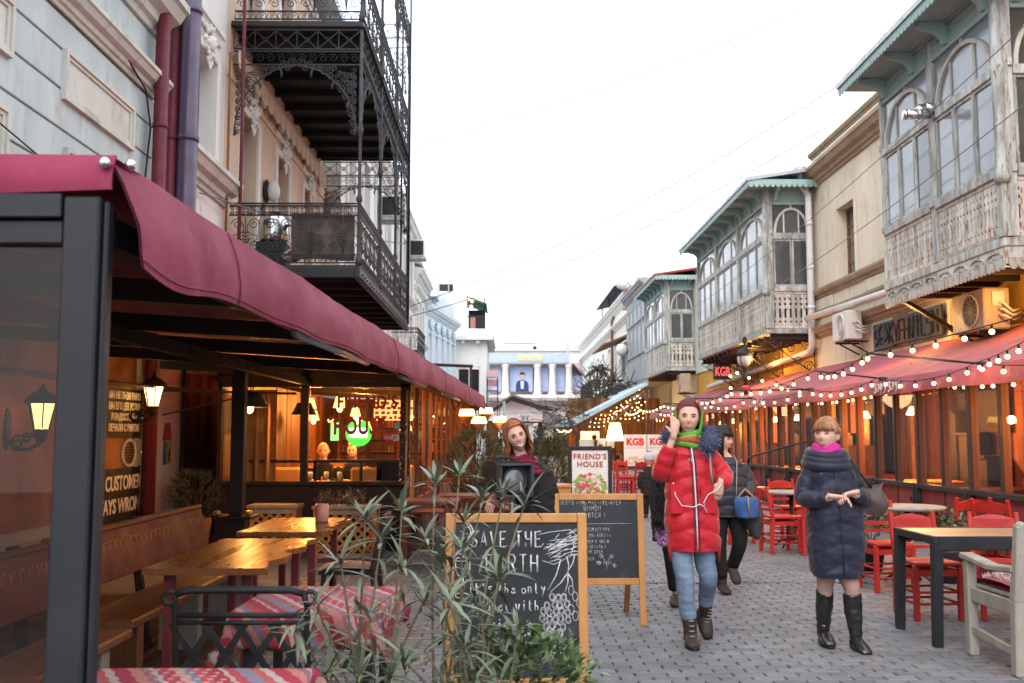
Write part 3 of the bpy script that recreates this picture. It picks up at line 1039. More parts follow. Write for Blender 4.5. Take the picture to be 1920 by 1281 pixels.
# street lamp in front of the awning
sl=thing('street_lamp','black street lamp with round frosted globe rising through the red awning','street lamp',(6.2,25.5,0))
q=MB()
q.lathe([(.14,-.26),(.14,.12),(.1,.2),(.085,.6),(.06,.7),(.05,2.6),(.07,2.62),(.07,2.72),(.05,2.75),(.045,2.84),(.09,2.9),(.1,2.95)],(6.2,25.5,.26),12)
part('post',q,m_iron,sl)
q=MB()
q.ell((6.2,25.5,3.40),(.2,.2,.22),20,12)
part('globe',q,mat("frosted_globe",(.42,.40,.39),(.36,.34,.33),scale=3,rough=.25,bump=0),sl)
q=MB()
for k in range(4):
 a=PI/4+k*PI/2
 q.tube([(6.2+.21*math.cos(a)*math.sin(t),25.5+.21*math.sin(a)*math.sin(t),3.40-.23*math.cos(t))for t in[PI*i/10 for i in range(1,10)]],.012,5)
q.lathe([(.215,3.21),(.2,3.3),(.1,3.39),(.04,3.42),(.03,3.5),(.05,3.55),(.07,3.62),(.05,3.69),(.02,3.72)],(6.2,25.5,.26),14)
part('cage',q,m_iron,sl)
q=MB()
q.ell((6.2,25.5,2.64),(.12,.12,.09),12,8)
part('warning_bulb',q,mat("red_plastic",(.4,.03,.04),rough=.4),sl)
# ================================================================== LEFT SIDE OF THE STREET
XL=-4.4
def LF(u,d,z): # left facades: u along the street, d into the street
 return V(XL+d,u,z)
 # ---- pale blue rendered house
h=thing('house','pale blue rendered house with grooved walls and cream moulded panels','house',(-7,9,0))
rows=[0,.45,.85,1.25,1.65,2.05,2.45,2.85,3.25,3.66,4.07,4.48,4.88,5.28,5.62]
q=MB()
q.b(XL-.4,XL-.03,1.0,12.25,0,7.6)
part('wall',q,m_plaster_blue,h)
for a,b_ in zip(rows,rows[1:]):
 q=MB()
 q.b(XL-.03,XL,1.0,12.25,a+.012,b_-.012)
 part('render_course',q,m_plaster_blue,h,bevel=.006)
q=MB()
q.b(XL-.03,XL+.01,1.0,12.25,5.95,6.42)
part('frieze',q,m_plaster_blue,h)
for(z,sc_)in((5.64,.62),(6.43,1.15)):
 q=MB()
 q.moulding([(a*sc_-.003,b_*sc_)for a,b_ in PROF_CORNICE],(XL,1,z),(XL,12.3,z),m=0)
 part('cornice',q,m_plaster_cream,h)
def wall_panel(y0,y1,z0,z1):
 q=MB()
 q.b(XL-.01,XL+.012,y0+.1,y1-.1,z0+.07,z1-.07)
 o=part('cream_panel',q,m_plaster_cream,h)
 q=MB()
 for k,(w,d)in enumerate(((0,.05),(.05,.03))):
  a,b_,c,e=y0+w,y1-w,z0+w*.8,z1-w*.8
  t=.045
  for(p0,p1,r0,r1)in((a,b_,c,c+t),(a,b_,e-t,e),(a,a+t,c+t,e-t),(b_-t,b_,c+t,e-t)):
   q.b(XL-.01,XL+d,p0,p1,r0,r1)
 part('panel_moulding',q,m_plaster_cream,o)
wall_panel(9.65,11.5,4.78,5.3)
wall_panel(6.0,8.6,4.78,5.3)
wall_panel(9.75,11.4,3.75,4.32)
wall_panel(6.0,8.6,3.75,4.32)
q=MB()
q.b(XL-.3,XL+.25,1,12.2,7.0,7.2)
part('roof',q,m_steel,h)
for(pts,r_,lab)in(([(-4.3,6.5,6.2),(-4.3,9.0,6.3),(-4.32,10.5,5.9),(-4.32,11.7,5.6),(-4.32,11.9,5.2),(-4.32,11.75,4.4),(-4.3,11.8,3.2)],.012,'black cable looping down the blue wall to the pipes'),
([(-4.3,3,3.9),(-4.3,7,4.25),(-4.3,10.6,3.85),(-4.25,11.4,4.0)],.008,'thin black cable crossing the lower blue wall')):
 q=MB()
 q.tube(pts,r_,5)
 solo('wall_cable',q,m_black,lab,'cable',pts[0])
 # ---- three pipes at the house corner
for(x,y,r_,mm,lab)in((-4.22,11.95,.085,m_pipe_red,'maroon downpipe nearest the blue wall'),(-4.26,12.45,.08,m_pipe_red,'flaking maroon pipe squeezed between two drainpipes'),(-4.06,12.5,.13,m_pipe_purple,'thick glossy purple downpipe')):
 q=MB()
 zb_=0 if r_==.085 else 2.75
 q.tube([(x,y,zb_),(x,y,3.2),(x,y,9.5)],r_,14)
 for z in(3.6,5.2,6.9):
  q.tube([(x,y,z),(x,y,z+.06)],r_*1.1,14)
 solo('drainpipe',q,mm,lab,'drainpipe',(x,y,0),'pipes at the corner of the blue house')
 # ---- peach and cream house
h=thing('house','cream and peach house with plaster heads over its windows behind the iron balconies','house',(-8,19,0))
doors=[(16.3,17.35),(18.85,19.9),(21.4,22.45)]
holes=[(13.7,14.75,5.45,7.05)]+[(a,b_,4.25,6.85)for a,b_ in doors]+[(13.7,14.75,8.6,10.6)]+[(a,b_,8.2,10.6)for a,b_ in doors]
q=MB()
wall_holes(q,lambda u,d,z:V(XL-d,u,z),12.65,15.3,0,11.4,.45,[k for k in holes if k[0]<15])
part('wall',q,m_plaster_white,h,label='cream wall beside the balconies')
q=MB()
wall_holes(q,lambda u,d,z:V(XL-d,u,z),15.302,23.9,2.6,11.4,.45,[k for k in holes if k[0]>15])
part('wall',q,m_plaster_peach,h,label='peach wall behind the balconies')
q=MB()
q.b(XL-.45,XL,15.302,23.9,0,2.598)
part('wall',q,m_plaster_white,h,label='pale ground floor wall')
for k in holes:
 y0_,y1_,z0,z1=k
 w=sash_window(h,lambda u,d,z:V(XL-.34+d,u,z),y0_,y1_,z0,z1,m_white if y0_<15 else m_brownwin,m_oldglass,2,3,.06)
 q=MB()
 t=.14
 q.b(XL-.02,XL+.05,y0_-t,y0_-.003,z0-.1,z1+t)
 q.b(XL-.02,XL+.05,y1_+.003,y1_+t,z0-.1,z1+t)
 q.b(XL-.02,XL+.05,y0_-.002,y1_+.002,z1+.003,z1+t)
 part('window_surround',q,m_plaster_white,h,bevel=.015)
 q=MB()
 q.b(XL+.051,XL+.1,y0_-t-.05,y1_+t+.05,z1+t+.32,z1+t+.42)
 q.b(XL+.0,XL+.05,y0_-t-.02,y1_+t+.02,z1+t+.2,z1+t+.318)
 part('window_hood',q,m_plaster_white,h,bevel=.01)
 # mascaron: a small plaster head with scrolls
 q=MB()
 cy_,cz=(y0_+y1_)/2,z1+.14
 q.ell((XL+.07,cy_,cz),(.10,.085,.125),10,8)
 q.ell((XL+.165,cy_,cz-.02),(.025,.02,.035),6,5)
 for s in(-1,1):
  q.ell((XL+.15,cy_+s*.035,cz+.03),(.018,.018,.012),6,4)
  q.tube([(XL+.06,cy_+s*(.16+x),cz-.02+z)for x,z in scroll_pts(.09,1.4)],.025,5)
 for k in range(26):
  a=2*PI*k/26
  rr=.19+.05*(k%2)
  q.ell((XL+.05+.02*(k%3),cy_+rr*math.cos(a)*.85,cz+.02+rr*math.sin(a)),(.035,.03,.045),6,4)
 for k in range(5):
  q.ell((XL+.07,cy_+.05*(k-2),cz-.26-.05*(2-abs(k-2))),(.03,.025,.05),6,4)
 part('mascaron',q,m_plaster_white,h)
q=MB()
q.moulding([(a*.9-.003,b_*.9)for a,b_ in PROF_CORNICE],(XL,12.66,5.0),(XL,15.4,5.0))
part('string_course',q,m_plaster_cream,h)
for yy in(12.9,14.2):
 q=MB()
 q.b(XL-.01,XL+.03,yy,yy+1.05,4.15,4.8)
 o=part('relief_panel',q,m_plaster_white,h,bevel=.01)
 q=MB()
 for k in range(4):
  q.tube([(XL+.035,yy+.2+.22*k+x,4.5+z)for x,z in scroll_pts(.1,1.5)],.02,5)
 part('relief',q,m_plaster_white,o)
q=MB()
q.b(XL-.06,XL+.03,15.35,23.9,7.15,7.45)
part('peach_band',q,m_plaster_peach,h)
q=MB()
n=16
for i in range(n): # scalloped edge under the upper floor
 y0_=15.5+7.8*i/n
 q.prism([(0,0),(.44,0),(.44,-.2),(.38,-.3),(.22,-.36),(.06,-.3),(0,-.2)],lambda a,b_,d:V(XL+.14+d,y0_+a,7.6+b_),0,.03)
part('scalloped_edging',q,m_plaster_peach,h,kind='stuff')
q=MB()
q.b(XL-.3,XL+.5,12.65,23.9,11.41,11.6)
part('roof',q,m_steel,h)
for(yy,lab)in((17.95,1),(20.7,2)):
 t=thing('wall_lamp','white oval wall lamp between the %s balcony doors'%('first and second' if lab==1 else 'second and third'),'lamp',(XL,yy,5.9),0,'white oval lamps on the balcony wall')
 q=MB()
 q.ell((XL+.17,yy,5.9),(.12,.15,.2),14,10)
 part('shade',q,m_white,t)
 q=MB()
 q.ell((XL+.05,yy,5.9),(.05,.17,.22),14,8)
 part('back_plate',q,m_iron,t)
q=MB()
q.bar((XL+.03,17.8,5.25),(XL+.03,17.8,5.62),.05,.03)
q.bar((XL+.03,17.68,5.5),(XL+.03,17.92,5.5),.03,.05)
solo('wall_cross',q,m_iron,'small dark iron cross fixed to the peach balcony wall','cross',(XL,17.8,5.4))
# ---- wrought iron balconies
XBAL=-2.3
YB0,YB1=15.55,23.4
def mod_large(W=.525,H=.6):
 q=MB()
 r_=.008
 for s in(-1,1):
  cx=s*W*.25
  for(ox,oz,rr,tt,sg_)in((0,H*.80,.095,1.6,s),(s*.01,H*.20,.085,1.5,s)):
   q.tube([(cx+ox+x*sg_,0,oz+z)for x,z in scroll_pts(rr,tt)],r_,5)
  q.tube([(cx-s*.095,0,H*.80),(cx-s*.105,0,H*.62),(cx-s*.03,0,H*.52),(cx+s*.06,0,H*.5),(cx+s*.06,0,H*.38),(cx-s*.0,0,H*.34)],r_,5)
  q.tube([(s*.0,0,0),(s*.02,0,H*.3),(s*.085,0,H*.42)],r_,5)
  for k in range(4):
   zz=H*(.26+.09*k)
   q.tube([(0,0,zz),(s*.03,0,zz+.03),(s*.055,0,zz+.035),(s*.05,0,zz+.01)],[.006,.012,.010,.003],4)
 q.tube([(0,0,0),(0,0,H)],r_,5)
 return q
def mod_band(W=.175,H=.14):
 q=MB()
 for s in(-1,1):
  for t in(-1,1):
   q.tube([(s*W*.25+x*s*.9,0,H/2+t*H*.24+z*t*.9)for x,z in scroll_pts(W*.23,1.5,n=16)],.007,4)
 q.tube([(W*.5,0,0),(W*.5,0,H)],.006,4)
 return q
def mod_base(W=.175,H=.12):
 q=MB()
 q.tube([(-W*.5,0,0),(-W*.4,0,H*.7),(0,0,H*.95),(W*.4,0,H*.7),(W*.5,0,0)],.007,4)
 q.tube([(x,0,H*.4+z)for x,z in scroll_pts(W*.24,1.4,n=14)],.007,4)
 return q
me_large,me_band,me_base=mod_large().mesh('scroll',m_ironlight),mod_band().mesh('band_scroll',m_ironlight),mod_base().mesh('base_scroll',m_ironlight)
def rail_panel(th,a,b_,zf,name='railing'):
 """a railing from a to b: rails as one part with each scroll under it."""
 a,b_=V(a),V(b_)
 L=(b_-a).length
 d=(b_-a).normalized()
 rz=math.atan2(d.y,d.x)
 q=MB()
 for z,w in((.04,.022),(.17,.022),(.80,.022),(.95,.026),(.99,.05)):
  q.bar(a+V(0,0,zf+z),b_+V(0,0,zf+z),w,w if z<.98 else .02)
 r_=part(name,q,m_iron,th)
 for me,W,z in((me_large,.525,.18),(me_band,.175,.808),(me_base,.175,.045)):
  n=max(1,round(L/W))
  for i in range(n):
   p=a+d*(L*(i+.5)/n)+V(0,0,zf+z)
   o=link(me.name.split('.')[0],me,r_,Matrix.Translation(p)@Matrix.Rotation(rz,4,'Z')@Matrix.Diagonal((L/n/W,1,1,1)))
 return r_
def frieze_panel(th,a,b_,ztop,arch=True):
 a,b_=V(a),V(b_)
 L=(b_-a).length
 d=(b_-a).normalized()
 def P_(u,z):
  return a+d*u+V(0,0,z)
 q=MB()
 for z in(ztop-.02,ztop-.34,ztop-.38,ztop-.60):
  q.bar(P_(0,z),P_(L,z),.02)
 n=max(2,round(L/.36))
 for i in range(n):
  u0=L*i/n
  w=L/n
  q.bar(P_(u0,ztop-.34),P_(u0+w,ztop-.04),.012)
  q.bar(P_(u0,ztop-.04),P_(u0+w,ztop-.34),.012)
  q.bar(P_(u0+w,ztop-.34),P_(u0+w,ztop-.04),.012)
  for k in(.25,.75):
   q.tube([P_(u0+w*k+x,ztop-.49+z)for x,z in scroll_pts(.08,1.5,n=14)],.007,4)
  q.tube([P_(u0+w*.5+x,ztop-.19+z)for x,z in scroll_pts(.06,1.2,n=12)],.007,4)
 part('frieze',q,m_iron,th)
 if arch:
  for s in(0,1):
   q=MB()
   f=(lambda u:u)if s==0 else(lambda u:L-u)
   m_=min(L*.48,1.15)
   arc=[(.03+m_*(1-math.cos(t)),ztop-.62-1.15*(1-math.sin(t)))for t in[PI/2*k/12 for k in range(13)]]
   q.tube([P_(f(u),z)for u,z in arc],.012,5)
   for k,(u,z)in enumerate(arc[:-1]):
    rr=.055+.012*(k%3)
    q.tube([P_(f(u+.06+x),z+.06+y_)for x,y_ in scroll_pts(rr,1.5,n=14)],.008,4)
    zz_=z+.16
    while zz_<ztop-.68:
     q.tube([P_(f(u+.05+x*.9),zz_+y_*.9)for x,y_ in scroll_pts(rr,1.4,n=10)],.007,4)
     zz_+=.13
    if k>3:
     q.tube([P_(f(max(u-.0,.05)+x*.8),min(z+.22,ztop-.66)+y_*.8)for x,y_ in scroll_pts(rr,1.5,n=14)],.008,4)
    if k%3==1:
     q.tube([P_(f(u),z),P_(f(u+.03),z-.1),P_(f(u+.01),z-.16)],[.012,.02,.004],4)
   part('arch_spandrel',q,m_ironlight,th)
def iron_balcony(label,zf,ztop,eb=.2):
 posts=True
 th=thing('iron_balcony',label,'balcony',(XL,(YB0+YB1)/2,zf),0,'stacked wrought iron balconies')
 q=MB()
 q.b(XL+.01,XBAL+.02,YB0-.03,YB1+.03,zf-.06,zf)
 part('deck',q,m_dark,th)
 q=MB()
 q.b(XBAL-.05,XBAL+.03,YB0-.05,YB1+.05,zf-eb,zf-.062)
 q.b(XL+.01,XBAL-.052,YB0-.05,YB0+.03,zf-eb,zf-.062)
 q.b(XL+.01,XBAL-.052,YB1-.03,YB1+.05,zf-eb,zf-.062)
 q.b(XBAL-.06,XBAL+.06,YB0-.06,YB1+.06,zf-eb-.015,zf-eb-.002)
 part('edge_beam',q,m_frame,th,bevel=.008)
 q=MB()
 for i in range(26):
  yy=YB0+.2+(YB1-YB0-.4)*i/25
  q.tube([(XBAL+.03,yy,zf-.13),(XBAL+.05,yy,zf-.13)],.018,6)
 part('rivet',q,m_iron,th,kind='stuff')
 q=MB()
 for i in range(9):
  yy=YB0+.5+(YB1-YB0-1)*i/8
  q.b(XL+.01,XBAL-.06,yy-.04,yy+.04,zf-.18,zf-.062)
 part('joist',q,m_black,th,kind='stuff')
 rail_panel(th,(XL+.05,YB0,0),(XBAL,YB0,0),zf)
 rail_panel(th,(XBAL,YB0+.03,0),(XBAL,YB1-.03,0),zf)
 rail_panel(th,(XBAL,YB1,0),(XL+.05,YB1,0),zf)
 if posts:
  for i in range(4):
   yy=YB0+(YB1-YB0)*i/3
   q=MB()
   q.lathe([(.05,zf),(.05,zf+.1),(.03,zf+.16),(.028,zf+1.0),(.05,zf+1.03),(.05,zf+1.08),(.028,zf+1.15),(.026,zf+2.1),(.045,zf+2.14),(.055,zf+2.2),(.03,zf+2.28),(.028,ztop)],(XBAL,yy,0),10)
   part('post',q,m_ironlight,th)
  for i in range(3):
   frieze_panel(th,(XBAL,YB0+(YB1-YB0)*i/3+.03,0),(XBAL,YB0+(YB1-YB0)*(i+1)/3-.03,0),ztop)
  frieze_panel(th,(XBAL-.03,YB0,0),(XL+.05,YB0,0),ztop)
  frieze_panel(th,(XBAL-.03,YB1,0),(XL+.05,YB1,0),ztop)
 return th
iron_balcony('lower wrought iron balcony with brown cloth tied inside its scrolled railing',4.12,7.98)
iron_balcony('upper wrought iron balcony at the top edge above the peach wall',8.10,11.4,.10)
# things kept on the balcony
q=MB()
q.grid(lambda u,v:V(-3.38+1.0*u,YB0+.06+.02*math.sin(9*u)+.015*math.sin(7*v+3*u),4.22+.74*v+.015*math.sin(5*u)),16,10)
q.grid(lambda u,v:V(-3.38+1.0*u,YB0+.075+.02*math.sin(9*u)+.015*math.sin(7*v+3*u),4.22+.74*v+.015*math.sin(5*u)),16,10)
m_cloth_brown=mat("cloth_brown",(.085,.07,.06),(.06,.05,.042),scale=5,rough=.9,bump=.3)
solo('cloth_screen',q,m_cloth_brown,'dark brown cloth tied inside the lower balcony railing','cloth',(-2.9,YB0+.07,4.2))
t=thing('gas_cylinder','silvery round tank standing behind the lower balcony railing','tank',(-3.75,15.95,4.12))
q=MB()
q.lathe([(.02,.95),(.1,.94),(.2,.86),(.24,.75),(.24,.5),(.2,.42)],(-3.75,15.95,4.12),16)
part('tank',q,m_chrome,t)
q=MB()
q.b(-3.98,-3.5,15.75,16.15,4.13,4.55)
part('crate',q,m_dark,t,bevel=.02)
q=MB()
q.ell((-3.42,15.8,4.30),(.16,.1,.1),12,8)
q.tube([(-3.55,15.74,4.28),(-3.42,15.69,4.38),(-3.29,15.74,4.28)],.03,6)
solo('laundry_bag',q,mat("cloth_red_white",(.5,.05,.06),(.55,.5,.48),scale=9,rough=.9,lo=.48,hi=.52),'red and white bag on the lower balcony floor','bag',(-3.42,15.8,4.2))
q=MB()
q.grid(lambda u,v:V(-3.7+.38*u,15.85+.25*v,4.78+.06*math.sin(PI*u)+.03*v),8,4)
q.grid(lambda u,v:V(-3.7+.38*u,15.85+.25*v,4.76+.06*math.sin(PI*u)+.03*v),8,4)
solo('blue_tarpaulin',q,mat("blue_plastic",(.06,.13,.35),(.4,.45,.5),scale=6,rough=.5),'folded blue tarpaulin beside the round tank on the balcony','tarpaulin',(-3.5,15.9,4.76))
# rods and cables by the balcony's near end
for(x,y,r_,z0,z1,mm,lab)in((-4.1,15.2,.03,3.2,9,m_pipe_red,'thin rusty pole rising past the near end of the balcony'),(-4.28,15.1,.02,3.4,7.4,m_brownwin,'thin brown cable duct beside the rusty pole')):
 q=MB()
 q.tube([(x,y,z0),(x+.01,y,(z0+z1)/2),(x,y,z1)],r_,7)
 solo('wall_pole',q,mm,lab,'pole',(x,y,z0))
for(x,y,lab)in((-2.22,22.9,'tall thin pole rising past the far end of the upper balcony'),(-2.5,23.8,'second thin pole behind the far end of the upper balcony')):
 q=MB()
 q.tube([(x,y,4),(x,y,14)],.025,6)
 solo('mast',q,m_iron,lab,'pole',(x,y,4))
 # ---- white house with the eaves past the balconies
def facade_house(label,x,y0,y1,H,m_,wins,trims,roof_m=None,floor_rows=(),arch=False,dx=0.0,wm=None,deep=5):
 """a left-hand house; its face may drift by dx metres over its length."""
 h_=thing('house',label,'house',(x-2,(y0+y1)/2,0))
 def F(u,d,z):
  return V(x+dx*(u-y0)/(y1-y0)+d,u,z)
 q_=MB()
 wall_holes(q_,lambda u,d,z:F(u,-d,z),y0,y1,0,H,.4,wins)
 v0,v1=F(y0,-.41,0),F(y0,-deep,0)
 q_.b(v1.x,v0.x,y0+.01,y0+.3,0,H)
 part('wall',q_,m_,h_)
 for w_ in wins:
  sash_window(h_,lambda u,d,z:F(u,-.2+d,z),*w_,wm or m_white,m_oldglass,2,3,.07)
  q_=MB()
  for(a,b_,c,d)in((w_[0]-.15,w_[0]-.004,w_[2],w_[3]),(w_[1]+.004,w_[1]+.15,w_[2],w_[3]),(w_[0]-.2,w_[1]+.2,w_[3]+.004,w_[3]+.22),(w_[0]-.2,w_[1]+.2,w_[2]-.12,w_[2]-.004)):
   vs=[F(u,q,z)for z in(c,d)for q in(-.01,.07)for u in(a,b_)]
   q_.add(vs,[(0,2,3,1),(4,5,7,6),(0,1,5,4),(2,6,7,3),(0,4,6,2),(1,3,7,5)])
  part('window_surround',q_,m_,h_)
 for(z,sc_)in trims:
  q_=MB()
  o_=V(1,-dx/(y1-y0),0).normalized()
  q_.moulding([(a*sc_-.003,b_*sc_)for a,b_ in PROF_CORNICE],F(y0,0,z),F(y1,0,z),out=o_)
  part('moulding',q_,m_,h_)
 q_=MB()
 a,b_=F(y0,.35,H),F(y1,.35,H)
 q_.add([a+V(0,0,.02),b_+V(0,0,.02),b_+V(-deep,0,1.0),a+V(-deep,0,1.0),a+V(0,0,.12),b_+V(0,0,.12),b_+V(-deep,0,1.1),a+V(-deep,0,1.1)],
 [(0,1,2,3),(7,6,5,4),(0,4,5,1),(1,5,6,2),(2,6,7,3),(3,7,4,0)])
 part('roof',q_,roof_m or m_steel,h_)
 return h_,F
W3=[(24.8+i*2.75,26.0+i*2.75,z0,z1)for i in range(7)for z0,z1 in((7.2,9.2),(4.5,6.4))]
facade_house('white house with window air conditioners past the iron balconies',-4.0,23.95,43.9,10.1,m_plaster_white,W3,((9.5,1.3),(6.8,.7),(3.9,.8)))
W3b=[(44.6+i*1.6,45.4+i*1.6,z0,z1)for i in range(3)for z0,z1 in((6.0,7.6),(3.9,5.4))]
facade_house('narrow cream house between the white house and the pale blue house',-4.0,44.0,50.2,9.0,m_plaster_white,W3b,((8.4,1.2),(7.9,.6),(5.6,.6)))
W4=[(51.2+i*1.65,52.0+i*1.65,z0,z1)for i in range(5)for z0,z1 in((4.8,6.7),(2.2,3.9))]
h4,F4=facade_house('pale blue house with white wreaths over its narrow windows',-4.05,50.3,59.3,8.0,m_plaster_pale,W4,((7.6,1.1),(4.3,.7)),dx=1.15,deep=4)
for i in range(5):
 q=MB()
 c=F4(51.6+i*1.65,.12,7.15)
 for k in range(10):
  a=2*PI*k/10
  q.ell(c+V(.0,.28*math.cos(a),.24*math.sin(a)),.1,6,5)
 q.ell(c+V(.05,0,-.05),(.1,.12,.16),8,6)
 part('wreath',q,m_plaster_pale,h4)
q=MB()
c=F4(52.3,.3,8.6)
q.prism([(-1.1,0),(-1.0,.9),(-.75,1.5),(-.4,1.85),(0,2.0),(.4,1.85),(.75,1.5),(1.0,.9),(1.1,0)],lambda a,b_,d:c+V(-d,a,b_),0,.35)
part('gable',q,m_plaster_pale,h4)
q=MB()
for i in range(12):
 c=F4(50.4+i*.75,0,8.02)
 q.b(c.x-.1,c.x,50.4+i*.75,51.15+i*.75,8.02,9.15 if i%3 else 9.4)
part('parapet',q,m_plaster_pale,h4,kind='stuff')
for(x,y,z,lab)in((-3.55,31.5,8.35,'grey window air conditioner on the white house by the balcony posts'),(-3.5,40.5,8.7,'small window air conditioner far along the white house')):
 t=thing('window_cooler',lab,'air conditioner',(x,y,z),0,'window air conditioners on the white house')
 q=MB()
 q.b(x-.4,x+.25,y-.35,y+.35,z,z+.7)
 part('casing',q,m_white,t,bevel=.02)
 q=MB()
 q.b(x-.32,x+.2,y-.375,y-.352,z+.06,z+.64)
 part('grille',q,m_dark,t)
 q=MB()
 q.b(x-.4,x+.3,y-.4,y+.4,z-.1,z-.02)
 part('bracket',q,m_greywood,t)
sb=thing('small_balcony','small black iron balcony on the white house past the awning','balcony',(-3.9,36,4.4))
q=MB()
q.b(-3.98,-3.0,34.6,38.0,4.28,4.4)
part('floor',q,m_dark,sb)
for(a,b_)in(((-3.95,34.65,0),(-3.05,34.65,0)),((-3.03,34.65,0),(-3.03,37.95,0))):
 rail_panel(sb,a,b_,4.2)
q=MB()
q.bar((-4,34.8,3.6),(-3.1,34.8,4.28),.06)
q.bar((-4,37.8,3.6),(-3.1,37.8,4.28),.06)
part('bracket',q,m_dark,sb)
# ---- corner house with shutters and its roof terrace
h=thing('house','cream corner house with tall dark shutters and overhanging eaves','house',(-2,62,0))
q=MB()
wall_holes(q,lambda u,d,z:V(u,61+d,z),-4.0,-1.05,0,7.2,.3,[(-2.78,-1.52,2.9,5.6)])
q.b(-1.34,-1.051,61.31,70,0,7.2)
part('wall',q,m_plaster_white,h)
for x0,x1 in((-2.77,-2.17),(-2.12,-1.53)):
 q=MB()
 q.b(x0,x1,61.06,61.12,2.92,5.45)
 for k in range(16):
  q.box(((x0+x1)/2,61.045,3.02+k*.155),(x1-x0-.12,.02,.11),0,rx=.5)
 part('shutter',q,m_dark,h)
q=MB()
q.b(-2.168,-2.122,61.04,61.12,2.92,5.6)
q.prism([(-.7+1.4*k/10,.35*math.sin(PI*k/10))for k in range(11)],lambda a,b_,d:V(-2.15+a,61-d,5.6+b_),0,.1)
part('window_surround',q,m_plaster_white,h)
q=MB()
q.b(-4.0,-.65,60.4,70,7.22,7.45)
q.add([(-4,60.4,7.46),(-.6,60.4,7.46),(-.6,70,7.46),(-4,70,7.46),(-3.5,61.5,8.0),(-1.2,61.5,8.0),(-1.2,69,8.0),(-3.5,69,8.0)],[(0,1,5,4),(1,2,6,5),(2,3,7,6),(3,0,4,7),(4,5,6,7)])
part('roof',q,m_plaster_white,h)
for x in(-3.4,-2.5,-1.6):
 q=MB()
 q.ell((x,60.7,7.1),(.15,.2,.14),8,6)
 part('eaves_ball',q,m_plaster_white,h)
h=thing('house','white rooftop house with green awning terrace behind the shuttered corner house','house',(-3,72,0))
q=MB()
q.b(-5.2,-2.5,66,66.3,0,11.0)
q.b(-2.5,-1.2,66.0,72,7.3,8.3)
q.b(-4.9,-2.5,66.31,72,10.6,10.9)
part('wall',q,m_plaster_white,h)
q=MB()
q.b(-2.49,-1.3,66.2,71.5,8.31,8.45)
q.b(-2.49,-1.3,69,69.1,8.46,10.1)  # dark upright sheet standing in for the shade beneath the awning
part('terrace_floor',q,m_dark,h)
q=MB()
for i in range(14):
 q.bar((-2.45+1.15*i/13,66.25,8.45),(-2.45+1.15*i/13,66.25,9.3),.04)
q.b(-2.47,-1.3,66.22,66.3,9.3,9.38)
for xx in(-1.3,-1.32):
 q.bar((xx,66.25,8.4),(xx,66.25,10.6),.06)
part('railing',q,m_dark,h,kind='stuff')
q=MB()
q.add([(-2.5,65.8,10.6),(-1.15,65.8,10.1),(-1.15,71,10.1),(-2.5,71,10.6),(-2.5,65.8,10.68),(-1.15,65.8,10.18),(-1.15,71,10.18),(-2.5,71,10.68)],[(0,1,2,3),(7,6,5,4),(0,4,5,1),(1,5,6,2),(2,6,7,3),(3,7,4,0)])
part('awning',q,mat("awning_green",(.05,.16,.13),rough=.7),h)
q=MB()
q.b(-4.8,-3.4,66.0,66.2,11.02,11.5)
part('water_tank',q,m_dark,h,bevel=.03)
q=MB()
for(x,z)in((-2.35,10.5),(-2.15,10.35),(-2.2,10.0)):
 q.ell((x,66.2,z),.1,8,6)
part('terrace_bulb',q,m_bulb,h,kind='stuff')
# antennas and plant on the corner roof
q=MB()
q.tube([(-3.6,64,7.8),(-3.6,64,13.2)],.03,5)
for k in range(4):
 q.bar((-3.9,64,12.2+k*.25),(-3.3,64,12.2+k*.25),.03)
solo('antenna',q,m_steel,'thin roof antenna above the corner house','antenna',(-3.6,64,7.8))
q=MB()
q.b(-2.1,-1.8,61.8,62.1,8.02,8.75)
solo('chimney',q,m_brick,'small red chimney on the corner house roof','chimney',(-1.95,62,8))
# ================================================================== GROUND, PAVING AND THE FAR END
q=MB()
q.add([(-60,-20,-.03),(60,-20,-.03),(60,400,-.03),(-60,400,-.03)],[(0,1,2,3)])
struct('ground',q,m_asphalt)
q=MB()
q.add([(-2.2,-1,-.012),(7.7,-1,-.012),(7.7,27.0,-.012),(-2.2,27.0,-.012)],[(0,1,2,3)])
pav=struct('pavement',q,m_paveworn)
PW,PH=.20,.10
def paver(mb,x,y):
 j=.005
 dz=noise.noise(V(x*1.3,y*1.3,0))*.004+rnd.uniform(-.0015,.0015)
 tx,ty=rnd.uniform(-.0012,.0012),rnd.uniform(-.0012,.0012)
 x0,x1,y0,y1=x+j,x+PW-j,y+j*.5,y+PH-j*.5
 c=.006
 b_=[(x0,y0,-.011),(x1,y0,-.011),(x1,y1,-.011),(x0,y1,-.011)]
 m_=[(x0,y0,dz-c+tx),(x1,y0,dz-c+tx),(x1,y1,dz-c-tx),(x0,y1,dz-c-tx)]
 t=[(x0+c,y0+c,dz+tx+ty),(x1-c,y0+c,dz+tx-ty),(x1-c,y1-c,dz-tx-ty),(x0+c,y1-c,dz-tx+ty)]
 mb.add(b_+m_+t,[(0,1,5,4),(1,2,6,5),(2,3,7,6),(3,0,4,7),(4,5,9,8),(5,6,10,9),(6,7,11,10),(7,4,8,11),(8,9,10,11)])
cells=[]
for r_ in range(215):
 y=5.3+r_*PH
 xa=-2.1
 for c in range(49):
  cells.append((xa+c*PW+(PW/2 if r_%2 else 0),y))
near=[c for c in cells if 5.7<=c[1]<8.4 and c[0]>.42 and c[0]<min(3.7,.52*c[1]+.1)]
near.sort(key=lambda c:c[1])
near=set(near[:298])
rest=MB()
